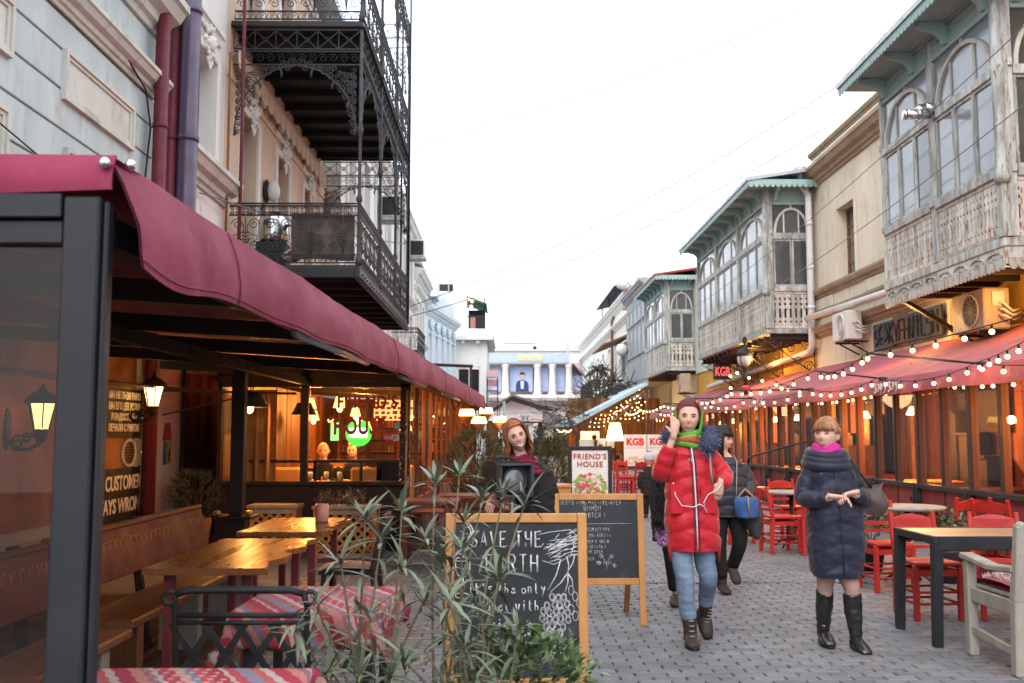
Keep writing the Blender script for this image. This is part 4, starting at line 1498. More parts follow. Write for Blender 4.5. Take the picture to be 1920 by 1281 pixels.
for c in cells:
 if c in near:
  q=MB()
  paver(q,0,0)
  q.v=[(a,b_,z)for a,b_,z in q.v]
  o=link('paver',q.mesh('paver',m_pave),pav,Matrix.Translation((c[0],c[1],0)))
 else:
  paver(rest,c[0],c[1])
part('paver_field',rest,m_pave,pav,kind='stuff')
q=MB()
q.b(1.0,3.6,9.98,10.02,-.01,.003)
part('drain_slot',q,m_dark,pav)
# ---- the building that closes the street
m_mural=mat("mural_blue",(.36,.42,.66),(.42,.48,.70),(.5,.55,.74),scale=1.6,rough=.8,bump=0,lo3=.5,hi3=.8)  # blues lightened, with the far-end haze put into the colour
h=thing('theatre_front','pink building closing the street with white columns and blue painted banners','building',(3,96,0))
q=MB()
wall_holes(q,lambda u,d,z:V(u,94+d,z),-9,9.6,0,5.2,.4,[(-.6,.2,.2,3.6),(1.6,2.4,.8,3.2),(3.6,4.4,.8,3.2),(6.6,7.5,.8,3.3)])
q.b(-9,9.6,96,96.3,5.2,8.4)
part('wall',q,m_plaster_pink,h)
for x0,x1,z0,z1 in((1.6,2.4,.8,3.2),(3.6,4.4,.8,3.2),(6.6,7.5,.8,3.3)):
 w=sash_window(h,lambda u,d,z:V(u,94.2-d,z),x0,x1,z0,z1,m_plaster_white,m_oldglass,2,2,.08)
 q=MB()
 c=(x0+x1)/2
 for k in range(8):
  a,b_=PI*k/8,PI*(k+1)/8
  q.bar((c+.55*math.cos(a),93.95,z1+.5*math.sin(a)),(c+.55*math.cos(b_),93.95,z1+.5*math.sin(b_)),.16,.12)
 part('window_arch',q,m_plaster_white,h)
q=MB()
q.b(-2,8.0,92.6,94.0,4.85,5.15)
q.moulding([(a*.8,b_*.8)for a,b_ in PROF_CORNICE],(-2,92.6,4.6),(8,92.6,4.6),out=(0,-1,0))
part('balcony_slab',q,m_plaster_white,h)
for x in(-1.9,-.05,2.95,4.35,5.9):
 q=MB()
 q.lathe([(.42,5.15),(.42,5.3),(.33,5.4),(.29,7.7),(.36,7.8),(.4,8.05)],(x+.18,93.2,0),16)
 part('column',q,m_plaster_white,h)
q=MB()
q.b(-2,6.4,92.8,96,8.06,8.2)
part('entablature',q,m_plaster_white,h)
q=MB()
q.b(-1.6,6.1,92.7,92.79,8.15,8.98)
part('banner',q,m_mural,h)
q=MB()
q.b(1.25,3.65,92.63,92.69,8.32,8.8)
part('banner_sign',q,mat("banner_yellow",(.62,.55,.22),(.55,.47,.18),scale=3,rough=.7,bump=0),h)
q=MB()
x=1.35
for k in range(11):
 hgt=rnd.choice((.14,.2))
 q.b(x,x+.13,92.615,92.628,8.46,8.46+hgt)
 x+=.2
part('banner_lettering',q,m_mural,h)
for x0,x1 in((-1.55,-.25),(.55,2.7),(3.45,4.2),(4.85,5.75),(6.25,8.0)):
 q=MB()
 q.b(x0,x1,93.9,93.98,5.5,7.85 if x1<6.2 else 7.0)
 o=part('painted_panel',q,m_mural,h)
 if x0==.55:
  q=MB()
  fn=lambda a,b_,d:V(1.72+a,93.88-d,5.5+b_)
  q.prism([(-.62,0),(-.58,.75),(-.42,.98),(-.15,1.08),(.15,1.08),(.42,.98),(.58,.75),(.62,0)],fn,0,.02,0)
  q.prism([(-.12,.25),(-.17,1.0),(.17,1.0),(.12,.25)],fn,.021,.03,1)
  q.prism([(.24*math.cos(t),1.42+.3*math.sin(t))for t in[2*PI*k/14 for k in range(14)]],fn,.021,.035,2)
  q.prism([(-.26,1.46),(-.24,1.7),(-.1,1.82),(.1,1.82),(.24,1.7),(.26,1.46),(.2,1.6),(-.2,1.6)],fn,.036,.045,3)
  part('painted_figure',q,[mat("mural_navy",(.04,.06,.16)),m_white,mat("mural_face",(.6,.45,.36)),m_dark],o)
q=MB()
q.add([(6.4,92.7,8.1),(7.9,92.7,6.4),(7.9,96,6.4),(6.4,96,8.1),(6.4,92.7,8.2),(8.0,92.7,6.4),(8.0,96,6.4),(6.4,96,8.2)],[(0,1,2,3),(7,6,5,4),(0,4,5,1),(1,5,6,2),(2,6,7,3),(3,7,4,0)])
part('side_roof',q,m_greycanvas,h)
q=MB()
q.tube([(6.1,93,8.2),(6.1,93,10.2)],.04,5)
q.grid(lambda u,v:V(6.1-.22*u,93+.05*math.sin(5*v),9.0+1.1*v),3,4)
solo('flag',q,m_mural,'blue flag on a thin mast on the far pink building','flag',(6.1,93,8.2))
h=thing('house','white roofscape house rising behind the pink building','house',(2,112,0))
q=MB()
q.b(-4,10,110,112,0,11.6)
q.b(0,3.5,109.8,112,11.6,12.4)
part('wall',q,m_plaster_white,h)
q=MB()
q.ell((3.4,109.7,11.0),.22,12,8)
q.b(-2.2,-1,109.7,109.9,10.9,11.3)
part('roof_vent',q,m_dark,h)
q=MB()
q.b(-4.2,10.2,109.6,112.2,10.7,10.9)
part('cornice',q,m_plaster_white,h)
# red tiled porch and small structures at the far left bend
h=thing('kiosk','small wooden terrace house with faded red roof by the street bend','house',(-1,58,0))
q=MB()
q.b(-.95,-.4,56,59,0,2.1)
part('wall',q,m_warmwood,h)
q=MB()
q.add([(-1.0,55.6,4.6),(-.3,55.6,4.6),(-.3,57.5,5.1),(-1.0,57.5,5.1),(-1.0,55.6,4.68),(-.3,55.6,4.68),(-.3,57.5,5.18),(-1.0,57.5,5.18)],[(0,1,2,3),(7,6,5,4),(0,4,5,1),(1,5,6,2),(2,6,7,3),(3,7,4,0)])
part('roof',q,mat("roof_pink_tin",(.36,.22,.21),(.3,.17,.16),rough=.7),h)
for x in(-.95,-.35):
 q=MB()
 q.bar((x,55.7,0),(x,55.7,4.6),.07)
 part('post',q,m_dark,h)
q=MB()
for z in(2.2,3.0,3.9):
 q.bar((-.95,55.7,z),(-.35,55.7,z),.05)
for k in range(8):
 q.bar((-.95+.6*k/7,55.7,3.0),(-.95+.6*k/7,55.7,3.9),.03)
part('balustrade',q,m_dark,h)
q=MB()
q.b(-.93,-.37,55.75,55.85,4.15,4.5)
part('signboard',q,mat("sign_red_faded",(.40,.12,.10),(.5,.3,.27),scale=3,rough=.7),h)
# canopy in the middle of the street
t=thing('street_canopy','grey pitched canopy on a pale post in the middle of the street','canopy',(.4,45,0))
q=MB()
for(a,b_)in(((-.9,2.35),(.36,3.15)),((.36,3.15),(2.4,2.5))):
 q.add([(a[0],44,a[1]),(b_[0],44,b_[1]),(b_[0],50,b_[1]),(a[0],50,a[1]),(a[0],44,a[1]+.1),(b_[0],44,b_[1]+.1),(b_[0],50,b_[1]+.1),(a[0],50,a[1]+.1)],[(0,1,2,3),(7,6,5,4),(0,4,5,1),(1,5,6,2),(2,6,7,3),(3,7,4,0)])
part('roof',q,m_greycanvas,t)
q=MB()
q.bar((0,44.1,0),(0,44.1,3.0),.12)
part('post',q,m_steel,t)
for z in(2.35,2.0):
 q=MB()
 q.bar((-.9,44.05,z),(2.3,44.05,z+(.12 if z>2.2 else 0)),.07)
 part('beam',q,m_steel if z>2.2 else m_dark,t)
for k in range(5):
 q=MB()
 x=.25+k*.42
 q.b(x,x+.2,44.15,44.2,1.1,1.98)
 part('hanging_panel',q,m_dark if k%2 else m_white,t)
q=MB()
for k in range(6):
 q.bar((1.7,44,2.55-.02*k),(2.5,43.6,2.0+.06*k),.03)
q.add([(1.7,44.02,2.6),(2.6,43.7,2.15),(2.2,43.6,1.75),(1.75,43.9,1.9)],[(0,1,2,3)])
part('side_flap',q,m_greycanvas,t)
# terrace clutter along the middle: far hedges, planters, tables
def needle_bush(loc,r_,hgt,label,n=1500,m_=None,kind='bush',grp=None):
 t_=thing(kind,label,'shrub',loc,0,grp)
 q_=MB()
 for i in range(n):
  a,e,rr=rnd.uniform(0,2*PI),rnd.uniform(0,1),rnd.uniform(.25,1)**.5
  z=hgt*e
  w=r_*rr*(math.sin(PI*(.12+.8*e))**.7)*(1+.25*noise.noise(V(3*math.cos(a),3*math.sin(a),z*4+loc[0])))
  p=V(loc[0]+w*math.cos(a),loc[1]+w*math.sin(a),loc[2]+z)
  d=V(math.cos(a)*.8,math.sin(a)*.8,rnd.uniform(.2,1.4)).normalized()*rnd.uniform(.05,.13)
  s_=d.cross(V(rnd.uniform(-1,1),rnd.uniform(-1,1),rnd.uniform(-1,1))).normalized()*rnd.uniform(.004,.012)
  q_.add([p-s_,p+s_,p+d],[(0,1,2)])
 part('foliage',q_,m_ or m_needle,t_,kind='stuff')
 q_=MB()
 for k in range(5):
  a=2*PI*k/5
  q_.tube([V(loc)+V(.02*math.cos(a),.02*math.sin(a),0),V(loc)+V(.35*r_*math.cos(a),.35*r_*math.sin(a),hgt*.6)],[.02,.006],5)
 part('stem',q_,m_bark,t_)
 return t_
needle_bush((-.42,14.3,.55),.42,.95,'dark green feathery bush behind the terrace benches',2600)
needle_bush((-.05,15.2,.45),.35,.8,'lower brownish bush beside the feathery bush',1600)
needle_bush((.74,15.6,.35),.26,1.05,'narrow upright conifer behind the smiling woman',2200)
for(x,y,w,lab)in((-.25,14.6,1.1,'long low brown planter under the feathery bush'),(.74,15.6,.5,'square brown planter under the narrow conifer')):
 t=thing('planter',lab,'planter',(x,y,0),0,'brown planters on the terrace')
 q=MB()
 for k in range(4):
  q.b(x-w/2,x+w/2,y-.22,y-.2,.02+.13*k,.13+.13*k)
  q.b(x-w/2,x+w/2,y+.2,y+.22,.02+.13*k,.13+.13*k)
  q.b(x-w/2,x-w/2+.02,y-.195,y+.195,.02+.13*k,.13+.13*k)
  q.b(x+w/2-.02,x+w/2,y-.195,y+.195,.02+.13*k,.13+.13*k)
 part('boards',q,m_brownpost,t)
 q=MB()
 q.b(x-w/2+.03,x+w/2-.03,y-.19,y+.19,.1,.46)
 part('soil',q,m_bark,t)
 # bare climbing branches over the middle of the street
t=thing('bare_vine','tangled leafless vine over the terraces at the far end','vine',(2.2,40,0))
q=MB()
q.tube([(3.0,40,0),(2.9,40,1.4),(2.5,40,2.3)],[.08,.06,.05],7)
part('trunk',q,m_bark,t)
q=MB()
for i in range(90):
 p=V(rnd.uniform(1.5,3.3),rnd.uniform(38,43),rnd.uniform(1.7,2.7))
 pts=[p]
 d=V(rnd.uniform(-1,1),rnd.uniform(-.5,.5),rnd.uniform(-.3,.5)).normalized()
 for k in range(6):
  d=(d+V(rnd.uniform(-.6,.6),rnd.uniform(-.4,.4),rnd.uniform(-.5,.5))).normalized()
  pts.append(pts[-1]+d*.2)
 q.tube(pts,[.016,.014,.012,.01,.008,.006,.004],4)
part('branches',q,m_bark,t,kind='stuff')
t=thing('bare_vine','thick mass of leafless twigs in front of the cream house balcony','vine',(5.6,52,0))
q=MB()
q.tube([(5.8,52,0),(5.7,52,2),(5.6,52,3.2)],[.1,.08,.06],7)
part('trunk',q,m_bark,t)
q=MB()
for i in range(170):
 p=V(rnd.uniform(4.4,6.6),rnd.uniform(50,55),rnd.uniform(2.6,4.4))
 pts=[p]
 d=V(rnd.uniform(-1,1),rnd.uniform(-.5,.5),rnd.uniform(-.3,.9)).normalized()
 for k in range(6):
  d=(d+V(rnd.uniform(-.6,.6),rnd.uniform(-.4,.4),rnd.uniform(-.4,.6))).normalized()
  pts.append(pts[-1]+d*.24)
 q.tube(pts,[.03,.028,.024,.02,.016,.012,.008],4)
part('branches',q,m_bark,t,kind='stuff')
# far dark hedge and parked clutter that closes the view at street level
t=thing('hedge','low dark hedge across the street before the far building','hedge',(1,70,0))
q=MB()
for i in range(2600):
 p=V(rnd.uniform(-2.5,5),rnd.uniform(68,72),rnd.uniform(.2,2.0+.5*noise.noise(V(i*.01,0,0))))
 d=V(rnd.uniform(-1,1),rnd.uniform(-1,1),rnd.uniform(-.5,1)).normalized()*.2
 s_=d.cross(V(rnd.uniform(-1,1),1,rnd.uniform(-1,1))).normalized()*.07
 q.add([p-s_,p+s_,p+d],[(0,1,2)])
part('foliage',q,m_needle,t,kind='stuff')
q=MB()
q.b(-2.5,5,69.5,70.5,0,1.2)
part('core',q,m_bark,t)
# overhead wires
for(a,b_,sag,lab)in(((-2.3,24.3,4.6),(6.3,17.7,7.95),.35,'upper thin wire slanting across the street'),((-2.3,24.3,4.35),(6.3,19,7.45),.4,'lower thin wire slanting across the street'),
((-2.3,24.6,8.72),(6.3,20.4,10.45),.2,'faint high wire crossing the white sky'),((6.5,30,4.9),(6.4,9,5.75),.25,'wire running along the fronts of the wooden balconies'),((6.2,33,5.6),(6.3,9,6.6),.3,'second wire along the wooden balconies'),
((-4.35,14,4.9),(-2.3,23,5.9),.1,'thin wire drooping behind the iron balcony')):
 a,b_=V(a),V(b_)
 q=MB()
 q.tube([a.lerp(b_,t_/14)-V(0,0,sag*4*(t_/14)*(1-t_/14))for t_ in range(15)],.009 if 'along' in lab else .011,4)
 solo('overhead_wire',q,(MATS.get('wire_grey')or mat('wire_grey',(.24,.24,.25),rough=.6,bump=0)),lab,'wire',tuple(a),'wires over the street')
 # ================================================================== LETTERING BY STROKES
GL={
'S':"47 38 18 07 06 15 35 44 43 32 12 03",'A':"02 28 42|14 34",'V':"08 22 48",'E':"48 08 02 42|05 35",'T':"08 48|28 22",'H':"08 02|48 42|05 45",
'R':"02 08 38 47 46 35 05|25 42",'i':"26 22|28 27",'t':"18 13 22 32|06 36",'s':"46 16 05 15 34 43 32 02",'h':"08 02|04 15 25 34 32",'e':"04 44 35 15 04 03 12 32 43",
'o':"15 04 03 12 32 43 44 35 15",'n':"06 02|05 16 26 35 32",'l':"18 13 22 32",'y':"06 24|46 10",'p':"06 00|05 16 36 45 43 32 12 03",'a':"46 42|45 36 16 05 03 12 32 43",
'w':"06 12 24 32 46","'":"28 26",'m':"06 02|05 16 23|26 45 42",'C':"47 38 18 07 03 12 32 43",'f':"47 38 28 21|06 46",'K':"08 02|48 05 42",'k':"08 02|46 04 42",
'В':"02 08 38 47 46 35 05|35 44 43 32 02",'С':"47 38 18 07 03 12 32 43",'Г':"02 08 48",'О':"18 07 03 12 32 43 47 38 18",'Л':"02 28 42",'И':"08 02 48 42",'Ш':"08 02 42 48|28 22",
'Ь':"08 02 32 43 44 35 05",'Н':"08 02|48 42|05 45",'А':"02 28 42|14 34",'Ж':"08 42|48 02|28 22",'Д':"00 02 42 40|12 18 38 32",'Ю':"08 02|05 15|28 17 13 22 32 43 47 38 28",'Т':"08 48|28 22",
'Я':"42 48 18 07 06 15 45|25 02",'М':"02 08 25 48 42",'П':"02 08 48 42",'Ы':"08 02 22 33 34 25 05|48 42",'Е':"48 08 02 42|05 35",'!':"28 24|23 22",'Б':"48 08 02 32 43 44 35 05",'У':"08 25|48 12 02",
'Р':"02 08 38 47 46 35 05",'К':"08 02|48 05 42",'Ч':"08 06 15 45|48 42",'Х':"08 42|48 02",
'კ':"18 37 36 25 15|25 44 42 31 11 02",'ა':"06 17 37 46 44 32 12 03 04 15 25",'ფ':"28 20|17 06 04 13 33 44 46 37 17",'ე':"17 37 36 25 15|25 45 43 31 11 00",'ლ':"05 17 26 24|26 37 46 43 31 20",' ':"",
}
def write(mb,text,fn,x0,z0,size,wid,gap=.78,jit=.0,d=0.0,n=4,aspect=.62):
 """single-stroke writing: fn(a, b, depth) -> point; size = height of a capital."""
 s=size/6.0
 x=x0
 for ch in text:
  g=GL.get(ch)or GL.get(ch.upper())or ''
  k=1.0 if ch in GL else .78
  for st in g.split('|'):
   P_=[(int(c[0]),int(c[1]))for c in st.split()]
   if len(P_)<2:
    continue
   if jit:
    P_=[(a+rnd.uniform(-jit,jit),b_+rnd.uniform(-jit,jit))for a,b_ in P_]
   mb.tube([fn(x+a*s*aspect*k,z0+(b_-2)*s*k,d)for a,b_ in P_],wid,n,flat=1)
  x+=size*gap*(k if ch!=' ' else .6)
 return x
def text_mesh(body,size,depth=.004,align='CENTER',bold=0.0,spacing=1.0):
 c=bpy.data.curves.new('lettering','FONT')
 c.body=body
 c.size=size
 c.extrude=depth
 c.offset=bold
 c.align_x=align
 c.space_character=spacing
 c.resolution_u=3
 o=bpy.data.objects.new('tmp',c)
 COL.objects.link(o)
 dg=bpy.context.evaluated_depsgraph_get()
 me=bpy.data.meshes.new_from_object(o.evaluated_get(dg))
 bpy.data.objects.remove(o)
 me.name='lettering'
 return me
def put_text(body,size,loc,rz,m_,par,depth=.004,bold=0.0,tilt=PI/2,spacing=1.0,sx=1.0):
 me=text_mesh(body,size,depth,'CENTER',bold,spacing)
 me.materials.clear()
 me.materials.append(m_)
 return link('lettering',me,par,Matrix.Translation(loc)@Matrix.Rotation(rz,4,'Z')@Matrix.Rotation(tilt,4,'X')@Matrix.Diagonal((sx,1,1,1)))
 # ================================================================== LEFT TERRACE AND ITS RED AWNING
def EX(y):
 return-1.17+.04*(y-2.95)
YA,YE=2.95,21.4
t=thing('red_awning','long dark red canvas awning over the left terrace with a drooping corner','awning',(EX(YA),YA,2.2))
q=MB()
def roof_pt(u,v):
 y=YA+(YE-YA)*v
 e=EX(y)
 x=e+(-4.36-e)*u
 rise=.42*u
 if y<YA+2.2:
  rise=min(rise,.42*(y-YA)/2.2*(1 if u>.4 else u/.4))
 return V(x,y,2.29+rise-.02*math.sin(PI*((v*8)%1)))
q.grid(roof_pt,10,64)
q2=[(x,y,z-.012)for x,y,z in q.v]
q.add(q2,[f[::-1]for f in q.f],0,True)
part('canopy',q,m_red_awning,t)
def val_pt(u,v,off=0):
 y=YA+(YE-YA)*v
 droop=.06*math.exp(-((y-3.25)/.35)**2)
 bot=1.985+.004*math.sin(y*3.1)+.003*math.sin(y*7.7)-droop
 top=2.295-.015*abs(math.sin(PI*v*8))
 z=top+(bot-top)*u
 x=EX(y)+.006*noise.noise(V(y*5,u*3,0))+.004*noise.noise(V(y*13,u*9,2))+.05*math.sin(u*2.2)+u*(.018*math.sin(y*2.3)+.012*math.sin(y*5.1+1))+(.05*u if y<3.5 else 0)+off
 if y<3.15:
  x-=(3.15-y)*.1*(1-u)
 return V(x,y,z)
q=MB()
q.grid(val_pt,8,200)
q.grid(lambda u,v:val_pt(u,v,-.008),8,200)
part('valance',q,m_red_awning,t,label='valance facing the street')
q=MB()
for k in range(4):
 v0=.06+k/4.4+rnd.uniform(-.01,.01)
 q.tube([val_pt(u/10,v0,.003)for u in range(11)],.002,4,flat=2)
q.tube([val_pt(.93,v/200,.003)for v in range(201)],.0025,4)
part('seam',q,m_red_awning,t,kind='stuff')
q=MB()
def val2(u,v,off=0):
 x=EX(YA)+(-4.36-EX(YA))*v
 bot=2.185+.008*math.sin(x*5)+.02*v
 z=2.30+.03*v+(bot-2.30-.03*v)*u
 return V(x,YA-.02*math.sin(u*2.5)-.015*u*math.sin(x*4)+off,z)
q.grid(val2,6,60)
q.grid(lambda u,v:val2(u,v,.008),6,60)
part('valance',q,m_red_awning,t,label='valance at the near end')
q=MB()
for(x,y,z)in((EX(YA)-.02,YA-.04,2.265),(EX(YA)+.035,YA+.02,2.275)):
 q.ell((x,y,z),.018,10,6)
part('rivet',q,m_chrome,t,kind='stuff')
# carrying frame
q=MB()
for y in(3.2,4.9,6.7,8.5,10.4,12.55,15,17.6,20.2):
 q.bar((EX(y)-.12,y,2.13),(-4.35,y,2.34),.07,.11)
part('rafters',q,m_brownpaint,t,kind='stuff')
q=MB()
q.bar((EX(3.1)-.1,3.1,2.09),(EX(21.2)-.1,21.2,2.09),.09,.09)
q.bar((-2.6,3.2,2.13),(-2.5,12.6,2.13),.08,.1)
part('eaves_beam',q,m_black,t)
for(ya,yb)in((5.3,7.4),(9.2,11.0),(13.2,15.5)):
 q=MB()
 q.tube([(EX(ya)-.03,ya,2.005),(EX(yb)-.03,yb,2.005)],.035,10)
 part('heater_tube',q,m_steel,t)
q=MB()
q.tube([(EX(14)-.05,14,2.05),(EX(14.5)-.03,14.6,1.86),(EX(15)-.03,15.2,1.83),(EX(15)-.04,15.8,1.9),(EX(16)-.05,16,2.05)],.014,6)
part('cable',q,m_black,t)
# near end: charcoal framed glass screen
t=thing('glass_screen','charcoal framed glass screen with stout corner post at the near end of the terrace','screen',(-1.25,2.95,0))
q=MB()
q.b(-1.315,-1.207,2.93,3.0,0,2.17)
q.b(-1.205,-1.187,2.95,3.0,0,2.16)
part('post',q,m_frame,t,bevel=.006)
q=MB()
q.b(-4.3,-1.322,2.93,3.05,2.105,2.18)
q.b(-4.3,-1.322,2.95,3.03,2.03,2.10)
part('head_rail',q,m_frame,t,bevel=.004)
q=MB()
q.b(-4.3,-1.322,2.985,2.991,.35,2.03)
part('pane',q,glass("smoked_glass",(.72,.64,.60),dirt=.015,gain=.45),t)
q=MB()
q.b(-4.3,-1.322,2.95,3.03,0,.35)
part('lower_panel',q,m_frame,t)
# terrace floor
q=MB()
for i in range(16):
 x0=-4.38+i*.163
 q.b(x0+.003,x0+.159,3.1,9.2,-.008,.022+rnd.uniform(-.001,.001))
tf=struct('terrace_floor',q,m_floorboard)
tf['kind']='structure'
q=MB()
q.add([(-4.4,9.2,-.006),(-1.7,9.2,-.006),(-1.7,12.7,-.006),(-4.4,12.7,-.006)],[(0,1,2,3)])
struct('yard_pavement',q,m_asphalt)
# inner post with foot ring
t=thing('terrace_post','dark brown awning post with brass ring beside the lattice planters','post',(-2.63,9.95,0))
q=MB()
q.b(-2.7,-2.57,9.9,10.03,0,2.12)
part('shaft',q,m_brownpaint,t,bevel=.006)
q=MB()
q.b(-2.74,-2.53,9.86,10.07,0,.64)
q.b(-2.82,-2.45,9.78,10.15,.64,.67)
part('base',q,m_brownpaint,t,bevel=.006)
q=MB()
for s in(-1,1):
 q.ell((-2.635+s*.15,9.8,.7),(.05,.04,.03),10,6)
part('ashtray',q,mat("brass",(.5,.33,.1),rough=.3,metal=.9),t)
# wall lanterns
def lantern(x,y,z,label,w):
 t_=thing('wall_lantern',label,'lantern',(x,y,z),0,'lit wall lanterns of the left terrace')
 lx=x+.32
 q_=MB()
 for k in range(6):
  a,b_=2*PI*k/6,2*PI*(k+1)/6
  for r0,z0,r1,z1 in((.065,-.12,.115,.1),):
   q_.add([(lx+r0*math.cos(a),y+r0*math.sin(a),z+z0),(lx+r0*math.cos(b_),y+r0*math.sin(b_),z+z0),(lx+r1*math.cos(b_),y+r1*math.sin(b_),z+z1),(lx+r1*math.cos(a),y+r1*math.sin(a),z+z1)],[(0,1,2,3)])
 part('glass',q_,m_lampglass,t_)
 q_=MB()
 for k in range(6):
  a=2*PI*k/6
  q_.bar((lx+.067*math.cos(a),y+.067*math.sin(a),z-.12),(lx+.118*math.cos(a),y+.118*math.sin(a),z+.1),.012)
 q_.lathe([(.15,.1),(.155,.12),(.09,.19),(.04,.21),(.025,.24),(.01,.28)],(lx,y,z),12)
 q_.lathe([(.03,-.24),(.05,-.2),(.07,-.13),(.06,-.12)],(lx,y,z),12)
 part('cage',q_,m_iron,t_)
 q_=MB()
 q_.tube([(x+.02,y,z-.2),(x+.1,y,z-.3),(x+.22,y,z-.3),(lx,y,z-.24)],.016,6)
 for rr,ox,oz in((.07,.12,-.24),(.05,.2,-.2)):
  q_.tube([(x+ox+a,y,z+oz+b_)for a,b_ in scroll_pts(rr,1.5)],.012,5)
 q_.ell((x+.02,y,z-.12),(.03,.06,.19),8,8)
 part('arm',q_,m_iron,t_)
 lamp('lantern_light',(lx,y,z),w,(1,.34,.07),.07)
lantern(-4.38,8.8,1.63,'lit wall lantern seen through the smoked glass of the near screen',130)
lantern(-4.38,11.57,1.91,'lit wall lantern beside the purple drainpipe',26)
# warm painted plaster and signs on the wall behind the terrace
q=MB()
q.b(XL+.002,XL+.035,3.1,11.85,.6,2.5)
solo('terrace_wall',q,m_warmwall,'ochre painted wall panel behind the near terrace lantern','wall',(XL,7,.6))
def wall_sign(y0,y1,z0,z1,lines,label,lm):
 t_=thing('wall_sign',label,'sign',(XL+.05,(y0+y1)/2,z0),0,'black lettered signs on the terrace wall')
 q_=MB()
 q_.b(XL+.036,XL+.06,y0,y1,z0,z1)
 part('board',q_,m_dark,t_)
 q_=MB()
 for k in range(14):
  z=z0+(z1-z0)*k/13
  q_.b(XL+.036,XL+.07,y1+.002,y1+.035,z-.008,z+.012)
 part('edge_trim',q_,m_brownwin,t_,kind='stuff')
 n=len(lines)
 for k,s_ in enumerate(lines):
  hh=(z1-z0)/(n+.6)
  put_text(s_,hh*.9,(XL+.064,(y0+y1)/2,z1-hh*(k+.95)),PI/2,lm,t_,.003,.004,sx=.9)
m_signwhite=mat("sign_white_paint",(.85,.78,.66),(.8,.72,.6),rough=.6,bump=0)
wall_sign(10.75,12.0,.42,1.08,["THE CUSTOMER IS","ALWAYS WRONG !"],'black sign reading CUSTOMER IS WRONG in pale capitals',m_signwhite)
wall_sign(10.9,12.0,1.42,1.98,["МЫ НЕ ПЬЕМ ВИНО","МЫ ЕГО ДЕГУСТИР","В РАДОСТИ И В","ПЕЧАЛИ С ВИНОМ"],'black sign with four lines of pale Russian capitals',m_signwhite)
wall_sign(7.3,8.62,1.12,1.66,["HAPPY","HOUR"],'black sign with two pale words seen through the near glass',m_signwhite)
t=thing('wall_vent','oval louvred vent between the two black signs','vent',(XL,11.65,1.25))
q=MB()
ov=[(11.65+.2*math.cos(a),1.25+.15*math.sin(a))for a in[2*PI*k/24 for k in range(24)]]
q.tube([(XL+.05,y,z)for y,z in ov],.02,6,closed=True)
part('rim',q,m_white,t)
q=MB()
for k in range(9):
 z=1.25-.13+.26*k/8
 w=.2*math.sqrt(max(0,1-((z-1.25)/.15)**2))
 q.b(XL+.036,XL+.05,11.65-w,11.65+w,z-.009,z+.009)
part('louvre',q,m_dark,t,kind='stuff')
# white wall strip with a painted house, dark door leaf, pale pipe
t=thing('wall_painting','small painted house with pink roof on the white wall strip','painting',(XL,13.05,1.1))
q=MB()
f_=lambda a,b_,d:V(XL+.003+d,12.85+a,1.05+b_)
q.prism([(.06,.33),(.14,.56),(.34,.56),(.42,.33)],f_,0,.006,0)
q.prism([(.1,.02),(.1,.32),(.24,.32),(.24,.02)],f_,0,.005,1)
q.prism([(.245,.02),(.245,.32),(.40,.32),(.40,.02)],f_,0,.005,2)
q.prism([(.3,.05),(.3,.22),(.35,.22),(.35,.05)],f_,.006,.008,3)
part('paint',q,[mat("paint_pink",(.5,.10,.14)),mat("paint_blue",(.10,.25,.45)),mat("paint_yellow",(.6,.4,.1)),m_dark],t)
t=thing('door_drape','tall dark brown folding door beside the painted house','door',(XL,14.3,0))
for k in range(3):
 q=MB()
 q.b(XL+.06,XL+.1,13.5+.52*k,14.0+.52*k,0,2.55)
 o=part('leaf',q,m_brownpaint,t,bevel=.006)
 q=MB()
 for z in(.15,1.3):
  q.b(XL+.102,XL+.112,13.58+.52*k,13.92+.52*k,z,z+1.0)
 part('panel',q,m_brownpaint,o,bevel=.01)
q=MB()
q.tube([(XL+.12,15.12,0),(XL+.12,15.12,2.6)],.07,12)
solo('drainpipe',q,m_pipe_white,'pale blue grey pipe between the brown door and the glass pavilion','drainpipe',(XL+.12,15.12,0))
q=MB()
q.tube([(-4.0,3.3,2.0),(-4.1,9,1.98),(-4.0,12.5,2.02)],.02,6)
q.bar((-4.3,12.2,2.0),(-2.6,12.5,1.97),.03)
q.bar((-4.2,12.3,1.7),(-3.2,12.5,1.95),.02)
solo('awning_brace',q,m_dark,'thin dark braces under the awning by the second lantern','brace',(-4,12.3,2))
needle_bush((-3.75,12.2,.45),.3,.55,'dark potted shrub against the terrace wall',900)
q=MB()
q.lathe([(.17,0),(.22,.45),(.2,.46)],(-3.75,12.2,0),14)
solo('flower_pot',q,m_brick,'dark clay pot under the shrub by the terrace wall','pot',(-3.75,12.2,0))
